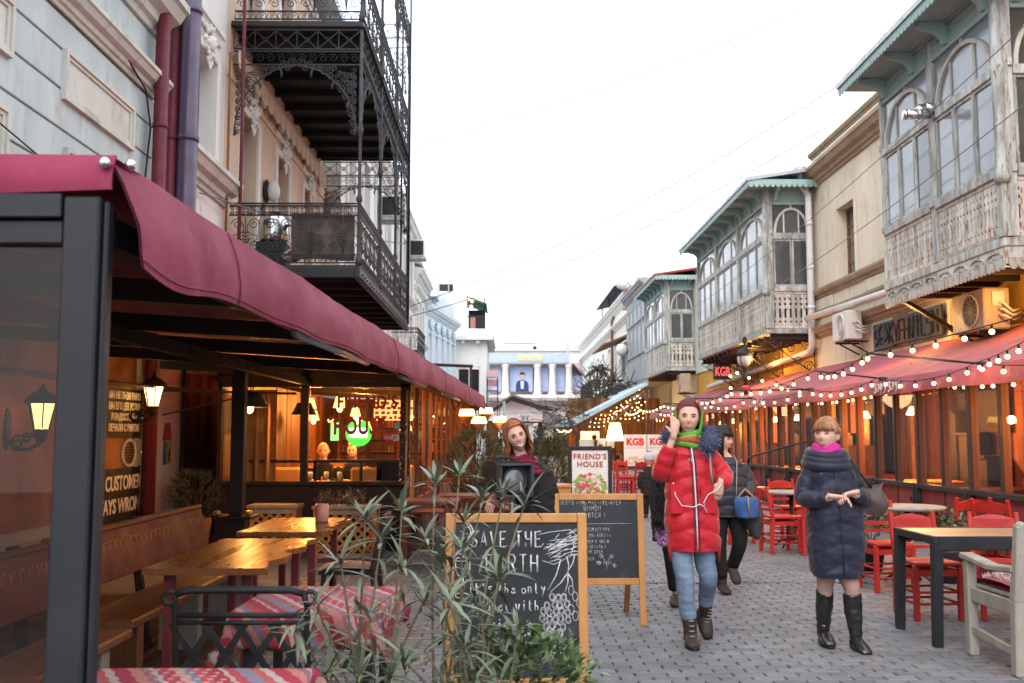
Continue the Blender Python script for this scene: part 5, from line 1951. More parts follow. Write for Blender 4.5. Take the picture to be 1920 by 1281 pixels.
# benches along the terrace wall
def long_bench(x,y0,y1,label):
 t_=thing('long_bench',label,'bench',(x,(y0+y1)/2,0),0,'long wooden benches of the left terrace')
 q_=MB()
 q_.b(x-.02,x+.34,y0,y1,.40,.45)
 part('seat',q_,m_benchwood,t_,bevel=.01)
 q_=MB()
 for a,b_ in((y0,y1),):
  q_.add([(x-.1,a,.56),(x-.06,a,.56),(x-.06,b_,.56),(x-.1,b_,.56),(x-.17,a,.86),(x-.13,a,.86),(x-.13,b_,.86),(x-.17,b_,.86)],
  [(0,1,2,3),(7,6,5,4),(0,4,5,1),(1,5,6,2),(2,6,7,3),(3,7,4,0)])
 bk=part('backrest',q_,m_benchback,t_,bevel=.008)
 q_=MB()
 q_.bar((x-.15,y0,.875),(x-.15,y1,.875),.055,.03)
 part('top_rail',q_,m_benchwood,t_,bevel=.008)
 q_=MB()
 n=int((y1-y0)/.09)
 for k in range(n):
  yy=y0+.05+(y1-y0-.1)*k/(n-1)
  hz=.77
  dx=-.123-(hz-.77)*.2
  for(oy,oz,sy,sz)in((0,0,.022,.05),(.03,.02,.03,.014),(.03,-.02,.018,.014)):
   q_.box((x+dx+.012,yy+oy,hz+oz),(.012,sy,sz),0,ry=-.2)
 part('carved_band',q_,m_ornament,bk,kind='stuff')
 for yy in(y0+.25,(y0+y1)/2,y1-.25):
  q_=MB()
  q_.b(x+.03,x+.3,yy-.05,yy+.05,.0,.398)
  part('leg',q_,m_greyteak if yy>y0+.5 else m_benchwood,t_,bevel=.006)
  q_=MB()
  q_.bar((x-.05,yy,0),(x-.19,yy,.9),.05,.05)
  part('back_post',q_,m_brownpaint,t_)
long_bench(-2.36,5.55,8.3,'long terrace bench with carved gold band on its red back')
long_bench(-2.28,4.3,5.35,'short terrace bench half hidden by the charcoal corner post')
def live_edge_table(x0,x1,y0,y1,label,seed):
 r_=random.Random(seed)
 t_=thing('wooden_table',label,'table',((x0+x1)/2,(y0+y1)/2,0),0,'varnished pine tables of the left terrace')
 n=16
 L=[(x0+r_.uniform(-.012,.012),y0+(y1-y0)*k/n)for k in range(n+1)]
 Rr=[(x1+.035*math.sin(k*1.1+seed)+r_.uniform(-.02,.02),y1-(y1-y0)*k/n)for k in range(n+1)]
 q_=MB()
 q_.prism(L+Rr,lambda a,b_,d:V(a,b_,d),.715,.75)
 part('table_top',q_,m_tablewood,t_)
 q_=MB()
 for k in range(5):
  a,b_=r_.uniform(x0+.1,x1-.1),r_.uniform(y0+.1,y1-.1)
  q_.lathe([(.014,.7505),(.014,.7515)],(a,b_,0),10)
 part('knot',q_,m_brownpaint,t_,kind='stuff')
 for(a,b_)in((x0+.1,y0+.14),(x1-.1,y0+.14),(x0+.1,y1-.14),(x1-.1,y1-.14)):
  q_=MB()
  q_.b(a-.025,a+.025,b_-.025,b_+.025,0,.714)
  part('leg',q_,m_maroon,t_)
 for b_ in(y0+.14,y1-.14):
  q_=MB()
  q_.b(x0+.13,x1-.13,b_-.02,b_+.02,.12,.16)
  part('stretcher',q_,m_maroon,t_)
live_edge_table(-1.92,-1.30,5.4,6.95,'nearer varnished pine table glowing orange on the left terrace',3)
live_edge_table(-1.96,-1.33,7.4,8.65,'farther varnished pine table carrying a pink jar',5)
t=thing('candle_jar','pink glass candle jar on the farther pine table','candle',(-1.48,8.2,.75))
q=MB()
q.lathe([(.05,.752),(.056,.77),(.056,.89),(.05,.9),(.044,.9),(.044,.8)],(-1.48,8.2,0),16)
part('jar',q,mat("jar_pink",(.65,.28,.20),(.55,.2,.14),rough=.35,bump=0),t)
q=MB()
q.lathe([(.042,.8),(.042,.86),(.004,.87),(.003,.885)],(-1.48,8.2,0),12)
part('wax',q,m_white,t)
# lattice planters
def lattice_planter(x0,x1,y,label):
 t_=thing('lattice_planter',label,'planter',((x0+x1)/2,y,0),0,'lattice planters before the glass pavilion')
 mw=m_greyteak
 H=.64
 q_=MB()
 for xx in(x0,x1-.05):
  q_.b(xx,xx+.05,y,y+.05,.0,H-.04)
  q_.b(xx,xx+.05,y+.3,y+.35,.0,H-.04)
 part('corner_posts',q_,m_boardframe,t_)
 q_=MB()
 q_.b(x0-.02,x1+.02,y-.02,y+.37,H-.038,H)
 part('rim',q_,mw,t_,bevel=.005)
 for za,zc in((.05,.1),(H-.1,H-.04)):
  q_=MB()
  q_.b(x0+.052,x1-.052,y+.002,y+.035,za,zc)
  part('rail',q_,mw,t_)
 q_=MB()
 q_.b(x0+.052,x1-.052,y+.05,y+.06,.05,H-.05)
 part('lining',q_,m_black,t_)
 W,Hh=x1-x0-.1,H-.2
 step=.105
 for s in(1,-1):
  k=-Hh
  while k<W:
   a,b_=max(0,k),min(W,k+Hh)
   if b_-a>.04:
    za,zb_=(a-k,b_-k)if s>0 else(Hh-(a-k),Hh-(b_-k))
    q_=MB()
    dy=.012 if s>0 else .022
    q_.bar((x0+.05+a,y+dy,.1+za),(x0+.05+b_,y+dy,.1+zb_),.009,.03,up=(0,0,1))
    part('slat',q_,m_boardframe,t_)
   k+=step
 return t_
lattice_planter(-2.98,-2.42,11.75,'lattice planter half hidden behind the terrace post')
lattice_planter(-2.19,-1.47,11.6,'lattice planter with grey seedlings behind the pink jar')
q=MB()
for k in range(70):
 p=V(rnd.uniform(-2.15,-1.6),rnd.uniform(11.65,11.9),.63)
 d=V(rnd.uniform(-.08,.08),rnd.uniform(-.05,.05),rnd.uniform(.08,.22))
 q.tube([p,p+d*.6,p+d],[.004,.004,.002],3)
 for j in range(4):
  c=p+d*rnd.uniform(.4,1)
  e=V(rnd.uniform(-1,1),rnd.uniform(-1,1),rnd.uniform(0,1)).normalized()*.035
  s_=e.cross(V(0,0,1)).normalized()*.008
  q.add([c,c+e*.5+s_,c+e,c+e*.5-s_],[(0,1,2,3)])
sp=link('seedlings',q.mesh('seedlings',m_leaf),None)
tag(sp,'grey green seedlings sprouting from the lattice planter','plant')
# ================================================================== THE GLASS PAVILION
YP=12.7
t=thing('glass_pavilion','dark brown glazed cafe pavilion glowing orange under the far half of the awning','pavilion',(-2.4,YP,0))
XP0,XP1=-3.62,-1.27
q=MB()
q.b(XP0,XP1+.06,YP-.0,YP+.05,0,.82)
part('lower_panel',q,m_brownpaint,t)
for a,b_ in((XP0+.1,-2.62),(-2.5,XP1-.08)):
 q=MB()
 q.b(a,b_,YP-.012,YP-.001,.12,.72)
 part('panel_moulding',q,m_brownpaint,t,bevel=.008)
q=MB()
q.b(XP0-.02,XP1+.08,YP-.06,YP+.06,.821,.875)
part('sill',q,m_brownpaint,t,bevel=.006)
for x in(XP0,-2.53,XP1):
 q=MB()
 q.b(x-(.0 if x<-3 else .045),x+.045+(.03 if x==XP1 else 0),YP-.03,YP+.05,.876,2.12)
 part('post',q,m_brownpaint,t,bevel=.004)
q=MB()
q.b(XP0,XP1+.08,YP-.03,YP+.05,2.06,2.2)
part('head_beam',q,m_brownpaint,t)
for a,b_ in((XP0+.046,-2.576),(-2.484,XP1-.046)):
 q=MB()
 q.b(a,b_,YP+.0,YP+.006,.876,2.059)
 part('pane',q,m_glass_clear,t)
 # glazed street side
n=11
for i in range(n):
 y=YP+.2+i*.84
 x=XP1+.03+.04*(y-YP)
 q=MB()
 q.b(x-.025,x+.025,y-.025,y+.025,.0,2.1)
 part('side_post',q,m_brownpost,t,bevel=.004)
 if i<n-1:
  x2=XP1+.03+.04*(y+.84-YP)
  q=MB()
  q.add([(x,y+.026,.6),(x2,y+.814,.6),(x2,y+.814,2.08),(x,y+.026,2.08)],[(0,1,2,3)])
  part('side_pane',q,m_glass_clear,t)
  q=MB()
  q.add([(x-.02,y+.026,.0),(x2-.02,y+.814,.0),(x2-.02,y+.814,.6),(x-.02,y+.026,.6),(x+.02,y+.026,.0),(x2+.02,y+.814,.0),(x2+.02,y+.814,.6),(x+.02,y+.026,.6)],
  [(0,1,2,3),(7,6,5,4),(0,4,5,1),(1,5,6,2),(2,6,7,3),(3,7,4,0)])
  part('side_panel',q,m_brownpost,t)
q=MB()
q.b(XP0,-1.1,YP+.06,21,.0,.03)
part('floor',q,m_floorboard,t)
q=MB()
for i in range(26):
 x0=-4.35+i*.145
 q.b(x0+.004,x0+.141,20.9+rnd.uniform(0,.03),21.0,.03,2.2,rnd.choice((0,1,1)))
m_bd2=mat('pavilion_board_dark',(.06,.026,.012),(.03,.014,.008),scale=3,rough=.6,stretch=(2,2,.3),vary=.5)
for k in range(5):
 x0=-4.0+.62*k
 q.b(x0,x0+.5,20.85,20.88,.9,1.9,1)
 for z in(1.1,1.35,1.6):
  q.b(x0,x0+.5,20.7,20.84,z,z+.02,0)
  for j in range(7):
   q.b(x0+.03+.066*j,x0+.07+.066*j,20.75,20.8,z+.021,z+rnd.uniform(.1,.19),rnd.choice((0,1)))
part('back_wall',q,[m_warmwood,m_bd2],t,kind='stuff')
q=MB()
for i in range(22):
 ya=YP+.06+i*.37
 q.b(XP0+.005,XP0+.03+rnd.uniform(0,.02),ya+.004,ya+.362,.03,2.2,rnd.choice((0,1,1)))
m_bd3=mat('pavilion_side_board_dark',(.09,.038,.015),(.05,.022,.01),scale=3,rough=.6,stretch=(2,2,.3),vary=.5)
part('wall_boarding',q,[m_warmwood,m_bd3],t,kind='stuff')
# curtains by the left end
q=MB()
q.grid(lambda u,v:V(-3.5+.5*u,YP+.5+.05*math.sin(u*22),.05+2.0*v),40,3)
part('curtain',q,mat("curtain_amber",(.45,.25,.10),(.36,.18,.06),rough=.8),t)
# lettering on the glass
m_letter=mat("window_letter_red",(.42,.05,.03),(.34,.04,.03),rough=.5,bump=0)
put_text("HOUSE",.28,(-1.84,YP-.006,1.47),0,m_letter,t,.003,.012,sx=.66,spacing=1.15)
put_text("FRIEND'S",.22,(-1.74,YP-.006,1.80),0,m_letter,t,.003,.008,sx=.8,spacing=1.1)
# wifi sticker
w=thing('wifi_sticker','red oval WiFi sticker on the pavilion glass','sticker',(-1.42,YP,1.42))
q=MB()
q.prism([(.11*math.cos(a),.065*math.sin(a))for a in[2*PI*k/24 for k in range(24)]],lambda a,b_,d:V(-1.42+a,YP-.012+d,1.42+b_),0,.003,0)
q.prism([(.002+.05*(abs(math.cos(a))**.5*(1 if math.cos(a)>0 else-1))+.04,.04*(abs(math.sin(a))**.5*(1 if math.sin(a)>0 else-1)))for a in[2*PI*k/24 for k in range(24)]],lambda a,b_,d:V(-1.42+a,YP-.0145+d,1.42+b_),0,.002,1)
part('sticker',q,[mat("sticker_red",(.45,.03,.05)),m_white],w)
put_text("Wi",.075,(-1.475,YP-.018,1.395),0,m_white,w,.001,.001)
put_text("Fi",.075,(-1.378,YP-.018,1.395),0,m_dark,w,.001,.001)
q=MB()
q.b(-1.39,-1.3,YP-.01,YP-.007,1.53,1.61)
solo('window_sticker',q,mat("sticker_teal",(.2,.5,.48)),'small pale teal square sticker above the WiFi oval','sticker',(-1.35,YP,1.57))
# neon sign
g=thing('neon_sign','round glowing green sign behind the pavilion glass','sign',(-1.95,13.3,1.5))
q=MB()
q.lathe([(.001,-.03),(.165,-.03),(.175,0),(.165,.03),(.001,.03)],(0,0,0),32,M=Matrix.Translation((-1.93,13.3,1.48))@Matrix.Rotation(PI/2,4,'X'))
part('disc',q,glow("neon_green",(.10,.80,.06),.7),g)
q=MB()
q.b(-2.05,-1.81,13.24,13.26,1.42,1.55)
q.prism([(.06*math.cos(PI/2+2*PI*k/10)*(1 if k%2==0 else .42),.06*math.sin(PI/2+2*PI*k/10)*(1 if k%2==0 else .42))for k in range(10)],lambda a,b_,d:V(-1.93+a,13.25-d,1.63+b_),0,.012)
part('bright_band',q,glow("neon_white",(.85,1,.75),1.6),g)
q=MB()
q.b(-2.3,-2.2,13.28,13.33,1.38,1.62)
part('side_box',q,glow("neon_green_dim",(.3,.75,.2),.8),g)
# lit red and gold letter board high up
g=thing('lit_menu_board','glowing amber letter board near the pavilion ceiling','sign',(-1.75,14.2,1.85))
q=MB()
q.b(-1.85,-1.3,14.2,14.25,1.66,1.95)
part('panel',q,glow("amber_board",(1,.45,.14),.75),g)
q=MB()
for r_ in range(4):
 x=-1.83
 while x<-1.35:
  w=rnd.uniform(.03,.07)
  q.b(x,x+w,14.185,14.198,1.68+.068*r_,1.68+.068*r_+rnd.uniform(.03,.05))
  x+=w+rnd.uniform(.02,.04)
part('lettering',q,m_letter,g,kind='stuff')
# pavilion furniture
def booth(x0,x1,y,back,label):
 t_=thing('booth_seat',label,'seat',((x0+x1)/2,y,0),0,'padded booths inside the pavilion')
 q_=MB()
 q_.b(x0,x1,y,y+.5,.03,.45)
 part('seat',q_,m_benchwood,t_,bevel=.03)
 q_=MB()
 q_.b(x0,x1,y+(.42 if back>0 else-.1),y+(.54 if back>0 else .02),.452,1.02)
 part('backrest',q_,mat("padding_tan",(.42,.22,.08),(.35,.17,.06),rough=.5),t_,bevel=.03)
 return t_
booth(-3.5,-2.75,13.6,-1,'tan padded booth nearest the pavilion glass')
booth(-2.05,-1.6,13.5,-1,'narrow tan padded booth under the green sign')
booth(-3.5,-2.6,16.6,1,'tan padded booth deep inside the pavilion')
booth(-1.62,-1.3,14.6,-1,'tan padded booth by the street side of the pavilion')
for(x,y,lab)in((-2.4,13.5,'dark cafe table just inside the pavilion glass'),(-2.5,15.7,'dark cafe table before the two seated guests')):
 t_=thing('cafe_table',lab,'table',(x,y,0),0,'dark tables inside the pavilion')
 q=MB()
 q.b(x-.35,x+.35,y-.3,y+.3,.72,.76)
 part('table_top',q,m_brownpaint,t_,bevel=.006)
 q=MB()
 q.lathe([(.22,.03),(.2,.06),(.04,.1),(.035,.72)],(x,y,0),12)
 part('pedestal',q,m_dark,t_)
 q=MB()
 for k in range(3):
  q.lathe([(.02,.762),(.022,.764),(.004,.78),(.004,.85),(.03,.88),(.035,.94),(.03,.96)],(x-.2+.2*k,y+rnd.uniform(-.1,.1),0),10)
 for k in range(3):
  q=q
 solo('wine_glass',q,m_white,lab.replace('dark cafe table','pale glasses on the table'),'glass',(x,y,.76),'glasses inside the pavilion')
q=MB()
q.b(-1.7,-1.4,13.4,13.5,.6,1.12)
q.b(-1.74,-1.36,13.38,13.78,.44,.5)
for a in(-1.72,-1.4):
 for b_ in(13.4,13.72):
  q.b(a,a+.04,b_,b_+.04,.03,.44)
solo('dark_chair',q,m_black,'black high backed chair silhouetted behind the pavilion glass','chair',(-1.55,13.5,0))
# rail inside
q=MB()
for x in(-3.3,-2.5,-1.9):
 q.b(x,x+.04,13.2,13.24,.03,1.1)
q.bar((-3.4,13.22,1.11),(-1.35,13.22,1.11),.04)
solo('inner_rail',q,m_dark,'dark handrail inside the pavilion','rail',(-2.4,13.2,0))
# hanging lamps
def pendant(x,y,z,r_,label,w,mm=None):
 t_=thing('pendant_lamp',label,'lamp',(x,y,z),0,'hanging lamps of the left terrace')
 q_=MB()
 q_.lathe([(r_*.55,.16),(r_,0),(r_*.98,-.0),(r_*.53,.155)],(x,y,z),18,cap=False)
 q_.lathe([(.02,.16),(r_*.56,.162)],(x,y,z),18)
 part('shade',q_,mm or m_dark,t_)
 q_=MB()
 q_.tube([(x,y,z+.16),(x,y,2.2)],.006,5)
 part('cord',q_,m_black,t_)
 q_=MB()
 q_.ell((x,y,z-.01),(.042,.042,.055),12,8)
 part('bulb',q_,m_bulb,t_)
 if w:
  lamp('pendant_light',(x,y,z-.06),w*.8,(1,.40,.09),.05)
pendant(-2.62,10.3,1.74,.19,'dark shaded hanging lamp beside the terrace post',42)
pendant(-2.66,13.3,1.72,.17,'dark shaded hanging lamp just inside the pavilion glass',45)
for(x,y,z,lab)in((-2.95,15.2,1.85,'amber lamp deep inside the pavilion on the booth side'),(-2.15,15.6,1.5,'amber lamp low behind the green sign'),(-1.55,15.8,1.52,'amber lamp near the street posts of the pavilion'),(-3.2,16.8,1.7,'amber lamp over the deep booth'),(-2.75,18.5,1.8,'small amber lamp before the bottle shelves'),(-1.9,18.8,1.85,'small amber lamp high behind the letter board'),(-2.4,14.6,1.85,'amber lamp above the bearded guest')):
 pendant(x,y,z,.1,lab,0,m_amber)
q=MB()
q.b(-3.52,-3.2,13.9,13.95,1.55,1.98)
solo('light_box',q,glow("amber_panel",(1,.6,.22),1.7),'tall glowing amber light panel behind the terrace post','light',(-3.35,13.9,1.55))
lamp('pavilion_light',(-2.9,15.0,1.95),150,(1,.34,.06),.15)
lamp('pavilion_light',(-2.6,18.2,1.95),170,(1,.34,.06),.15)
lamp('pavilion_light',(-1.75,14.3,1.7),55,(1,.42,.1),.1)
# street side lanterns at the far end of the awning
for(x,y,z,lab)in((-.72,19.4,1.82,'first lit cup lamp under the far end of the red awning'),(-.50,20.0,1.68,'second lit cup lamp under the far end of the red awning'),(-.4,22.2,1.92,'lit cup lamp just past the end of the red awning'),(-.1,23.6,1.75,'lit cup lamp nearest the street canopy')):
 t_=thing('cup_lamp',lab,'lamp',(x,y,z),0,'lit cup lamps at the end of the red awning')
 q=MB()
 q.lathe([(.13,.13),(.16,.02),(.15,0),(.1,.0)],(x,y,z),14)
 part('shade',q,m_lampglass,t_)
 q=MB()
 q.lathe([(.15,-.002),(.08,-.1),(.03,-.16),(.015,-.22)],(x,y,z),14)
 part('cup',q,m_brownwin,t_)
 q=MB()
 q.tube([(x,y,z+.13),(x,y,2.15)],.012,5)
 q.bar((x,y,2.15),(-1.2,y,2.2),.02)
 part('stem',q,m_iron,t_)
lamp('cup_light',(-.5,20,1.75),30,(1,.5,.2),.1)
lamp('cup_light',(-.2,23,1.8),30,(1,.5,.2),.1)
q=MB()
for x0,x1 in((-1.9,-.75),):
 q.bar((x0,22.5,0),(x0,22.5,3.0),.08)
 q.bar((-3.2,24,3.2),(-.75,24.0,3.1),.07)
 q.bar((-.8,24.0,3.1),(-.8,24.0,0),.06)
 q.bar((-3.2,24,2.6),(-.8,24.0,2.5),.05)
solo('pole_frame',q,m_dark,'dark pole frame standing past the end of the red awning','frame',(-.8,24,0))
# ================================================================== RIGHT CAFE: GLASS WALL, AWNING, STRING LIGHTS
XG=5.75
t=thing('glazed_cafe','long cafe front of brown framed glass over maroon panels','cafe',(XG,22,0))
ys=[7.6+i*.78 for i in range(40)]
YG1=ys[-1]
for i,y in enumerate(ys):
 q=MB()
 big=i%2==0
 w=.04 if big else .024
 q.b(XG-.03,XG+.0,y-w,y+w,.79,2.3)
 q.b(XG+.001,XG+.09,y-w+.004,y+w-.004,.79,2.3,1)
 part('mullion',q,[m_frame,m_brownpost],t)
 if i<len(ys)-1:
  w2=.024 if big else .04
  q=MB()
  q.b(XG+.01,XG+.016,y+w,ys[i+1]-w2,.79,2.3)
  part('pane',q,m_glass_clear,t)
q=MB()
q.b(XG-.05,XG+.08,7.5,YG1+.06,.72,.789)
part('sill',q,m_frame,t,bevel=.006)
for i in range(0,len(ys)-1,2):
 y=ys[i]
 q=MB()
 q.b(XG-.0,XG+.04,y+.045,y+1.56-.045,.02,.718)
 o=part('lower_panel',q,m_maroon,t,bevel=.004)
 q=MB()
 q.b(XG-.012,XG-.002,y+.77,y+.79,.02,.718)
 part('batten',q,m_dark,o)
 q=MB()
 q.b(XG-.06,XG+.05,y-.04,y+.04,.0,.718)
 q.bar((XG-.09,y,.0),(XG-.09,y,.8),.03)
 for s in(-1,1):
  q.tube([(XG-.09,y+s*(.07+a*.8),.56+b_)for a,b_ in scroll_pts(.06,1.3,n=12)],.009,4)
  q.tube([(XG-.09,y+s*(.05+a*.8),.42+b_*.8)for a,b_ in scroll_pts(.05,1.2,n=10)],.008,4)
 part('iron_pilaster',q,m_iron,t)
q=MB()
q.b(XG-.02,XW-.02,7.5,37.9,.0,.02)
part('floor',q,m_floorboard,t)
q=MB()
for i in range(90):
 ya=7.6+i*.337
 q.b(XW-.1-rnd.uniform(0,.05),XW-.01,ya+.005,ya+.33,.02,2.95,rnd.choice((0,1,1,1,2,2)))
m_bd=mat('cafe_board_dark',(.045,.020,.010),(.025,.012,.007),scale=3,rough=.6,stretch=(2,2,.3),spec=.05,vary=.5)
part('back_boarding',q,[m_warmwood,m_bd,m_brownwin],t,kind='stuff')
q=MB()
q.b(XG,XW-.02,7.45,7.5,0,2.3)
q.b(XG,XW-.02,37.95,38.0,0,2.3)
part('end_wall',q,m_brownpost,t)
# interior furnishing
r_in=random.Random(11)
m_tan=mat("curtain_orange",(.50,.24,.07),(.40,.17,.05),rough=.8)
for i in range(12):
 y=8.6+i*2.4
 t_=thing('cafe_table','square table with red cloth inside the glazed cafe, %s from the near end'%['first','second','third','fourth','fifth','sixth','seventh','eighth','ninth','tenth','eleventh','twelfth'][i],'table',(6.7,y,.02),0,'tables inside the right cafe')
 q=MB()
 q.b(6.3,7.1,y-.4,y+.4,.70,.74)
 q.b(6.29,7.11,y-.41,y+.41,.45,.699)
 part('cloth',q,m_maroon if i%3 else m_tan,t_,bevel=.01)
 q=MB()
 for a in(-.35,.35):
  for b_ in(-.35,.35):
   q.b(6.7+a-.025,6.7+a+.025,y+b_-.025,y+b_+.025,.02,.45)
 part('legs',q,m_brownpost,t_)
 if i%2==0:
  q=MB()
  q.grid(lambda u,v:V(7.58-.05*math.sin(u*30),y-.25+.55*u,.1+2.3*v),36,2)
  solo('curtain',q,m_tan,'orange curtain on the cafe back wall behind the %s table'%['first','third','fifth','seventh','ninth','eleventh'][i//2],'curtain',(7.6,y,0),'curtains inside the right cafe')
 if i%2:
  q=MB()
  for k in range(3):
   q.b(7.3,7.6,y-.7+.5*k,y-.3+.5*k,.02,1.1+.35*((i+k)%3))
   q.b(7.25,7.62,y-.72+.5*k,y-.28+.5*k,1.1+.35*((i+k)%3),1.14+.35*((i+k)%3))
  q.b(7.58,7.63,y-.8,y+.8,1.5,2.15)
  solo('sideboard',q,m_brownpaint if i%4==1 else m_dark,'dark stepped sideboard on the cafe back wall behind the %s table'%['second','fourth','sixth','eighth','tenth','twelfth'][i//2],'sideboard',(7.5,y,0),'sideboards inside the right cafe')
 if i%3==1:
  q=MB()
  q.b(6.5,7.3,y+1.0,y+1.1,.45,1.25)
  q.b(6.5,7.3,y+.6,y+1.1,.38,.449)
  solo('sofa',q,mat("sofa_pink",(.5,.26,.2),rough=.7)if i==1 else m_benchwood,'high backed seat behind the %s cafe table'%{1:'second',4:'fifth',7:'eighth',10:'eleventh'}[i],'seat',(6.9,y+1,0),'seats inside the right cafe')
m_pend=glow("lamp_shade_lit",(1,.66,.28),3.5)
for i in range(9):
 y=9.6+i*3.1
 x=6.5+.35*(i%2)
 t_=thing('cafe_lamp','glowing lamp hanging inside the glazed cafe, %s from the near end'%['first','second','third','fourth','fifth','sixth','seventh','eighth','ninth'][i],'lamp',(x,y,1.75),0,'lamps inside the right cafe')
 q=MB()
 q.lathe([(.05,.12),(.11,0),(.10,-.01),(.02,.0)],(x,y,1.78),14)
 part('shade',q,m_pend,t_)
 q=MB()
 q.tube([(x,y,1.9),(x,y,2.6)],.008,5)
 part('cord',q,m_black,t_)
 if i%2==0:
  lamp('cafe_light',(x,y,1.65),125,(1,.30,.045),.12)
t=thing('red_awning','long faded red awning with Georgian lettering over the right cafe front','awning',(5.62,22,2.2))
YR0,YR1=7.0,38.2
q=MB()
def aw(u,v,off=0):
 y=YR0+(YR1-YR0)*v
 x=5.62+(7.76-5.62)*u
 k=(v*10)%1
 return V(x,y,2.27+.83*u-.05*math.sin(PI*u)*(.4+.6*math.sin(PI*k))+off)
q.grid(aw,10,120)
q.grid(lambda u,v:aw(u,v,-.012),10,120)
part('canopy',q,m_red_awning2,t)
q=MB()
def vr(u,v,off=0):
 y=YR0+(YR1-YR0)*v
 return V(5.615-.03*math.sin(u*2)-.012*u*math.sin(y*3.3)+off,y,2.275+(2.045+.01*math.sin(y*2.1)-2.275)*u)
q.grid(vr,5,260)
q.grid(lambda u,v:vr(u,v,.008),5,260)
part('valance',q,m_red_awning2,t)
q=MB()
f_=lambda a,b_,d:V(5.575-d,14.95-a,b_) # reads along -y when seen from the street
write(q,"კაფე კალა",f_,0,2.10,.125,.009,gap=.95,jit=.1,d=.0,aspect=.9)
part('lettering',q,m_white,t,label='white Georgian lettering')
q=MB()
f2=lambda a,b_,d:V(5.575-d,22.6-a,b_)
write(q,"Cafe Kala",f2,0,2.08,.17,.008,gap=.95,jit=.15,aspect=.9)
part('lettering',q,m_white,t,label='white Latin lettering')
q=MB()
q.bar((5.66,7.1,2.22),(5.66,38,2.22),.05)
for i in range(11):
 y=7.3+i*3.05
 q.bar((5.66,y,2.22),(7.74,y,3.02),.05)
part('frame',q,m_frame,t)
# light rods reaching out over the street, with strings of bulbs
RODS=[(8.3,4.9,2.62),(11.6,4.25,2.41),(14.7,4.6,2.40),(18.2,4.15,2.27),(22.6,4.3,2.28),(27,4.3,2.3),(31.5,4.3,2.3),(36,4.4,2.3)]
for k,(y,x,z)in enumerate(RODS):
 q=MB()
 q.tube([(5.66,y,2.28),(x,y,z)],.014,6)
 q.tube([(5.68,y,2.28),(5.56,y,2.285)],.03,6)
 solo('awning_rod',q,m_dark,'dark rod reaching from the red awning over the street, %s from the near end'%['first','second','third','fourth','fifth','sixth','seventh','eighth'][k],'rod',(5.66,y,2.28),'rods holding the string lights')
_bm=MB()
_bm.ell((0,0,-.070),.027,10,8)
ME_BULB=_bm.mesh('bulb',m_bulb)
def string_light(pts,sag,step,label,group='string lights of the right cafe',hang=True):
 o_=V(pts[0])
 t_=thing('string_light',label,'string light',pts[0],0,group)
 cord=MB()
 cap=MB()
 path=[]
 for a,b_ in zip(pts,pts[1:]):
  a,b_=V(a),V(b_)
  L=(b_-a).length
  n_=max(2,int(L/.15))
  for i in range(n_+(1 if b_==V(pts[-1])else 0)):
   s_=i/n_
   path.append(a.lerp(b_,s_)-V(0,0,sag*4*s_*(1-s_)))
 cord.tube(path,.006,4)
 acc=step*.5
 spots=[]
 for a,b_ in zip(path,path[1:]):
  L=(b_-a).length
  while acc<L:
   spots.append(a.lerp(b_,acc/L))
   acc+=step*rnd.uniform(.85,1.15)
  acc-=L
 for p in spots:
  cord.tube([p+V(0,0,.0),p-V(0,0,.045)],[.012,.015],5)
 part('cord',cord,m_black,t_)
 for p in spots:
  link('bulb',ME_BULB,t_,Matrix.Translation(p))
tips=[(x,y,z)for y,x,z in RODS]
roots=[(5.54,y,2.30)for y,x,z in RODS]
ORD=['first','second','third','fourth','fifth','sixth','seventh']
for k in range(7):
 string_light([tips[k],tips[k+1]],.10 if k else .04,.46 if k<3 else .75,'string of warm bulbs between the rod tips, %s span from the near end'%ORD[k])
for k in range(7):
 string_light([roots[k],roots[k+1]],.12,.5 if k<3 else .85,'string of warm bulbs along the red valance, %s span from the near end'%ORD[k])
string_light([(5.54,18.2,2.29),(4.9,18.3,2.5),(4.15,18.2,2.72),(4.15,18.2,2.27)],.05,.24,'short string of bulbs hanging straight down from the fourth rod')
string_light([(5.2,8.0,2.95),(5.54,11.6,2.30)],.12,.26,'string of bulbs climbing from the second rod towards the viewer')
for(x,y,z)in((4.9,11.5,2.2),(4.8,17,2.15),(4.8,24,2.15),(4.8,33,2.15)):
 lamp('string_glow',(x,y,z),16,(1,.62,.3),.25)
string_light([(6.5,8.5,2.28),(6.7,16,2.3),(6.5,24,2.28),(6.7,32,2.3)],.12,.3,'string of small bulbs under the ceiling inside the glazed cafe')
lamp('balcony_wash',(6.9,16.9,3.4),34,(1,.55,.18),.06)
lamp('balcony_wash',(7.2,14.0,3.45),16,(1,.5,.12),.06)
lamp('balcony_wash',(6.9,27.5,3.55),45,(1,.52,.14),.08)
lamp('balcony_wash',(6.6,25.2,3.4),22,(1,.55,.18),.08)
t=thing('neon_sign','small red lit sign with three slanted letters under the long balcony','sign',(6.9,31.5,3.2))
q=MB()
q.b(6.66,7.2,31.5,31.62,3.2,3.72)
part('box',q,m_dark,t)
put_text("KGB",.40,(6.93,31.48,3.32),0,glow("neon_red",(1,.10,.09),.8),t,.006,.006,sx=.6)
# handrail and small things by the cafe front
q=MB()
q.tube([(5.1,20.9,0),(5.1,20.9,.95),(5.15,20.7,1.02),(5.6,18.9,1.3),(5.7,18.7,1.32)],.02,6)
q.tube([(5.62,18.8,0),(5.62,18.8,1.3)],.018,6)
for k in range(5):
 s=k/4
 q.tube([(5.12+.48*s,20.75-1.9*s,.1),(5.12+.48*s,20.75-1.9*s,1.0+.3*s)],.01,5)
solo('handrail',q,m_iron,'black iron handrail sloping to the cafe door behind the red chairs','handrail',(5.3,20,0))
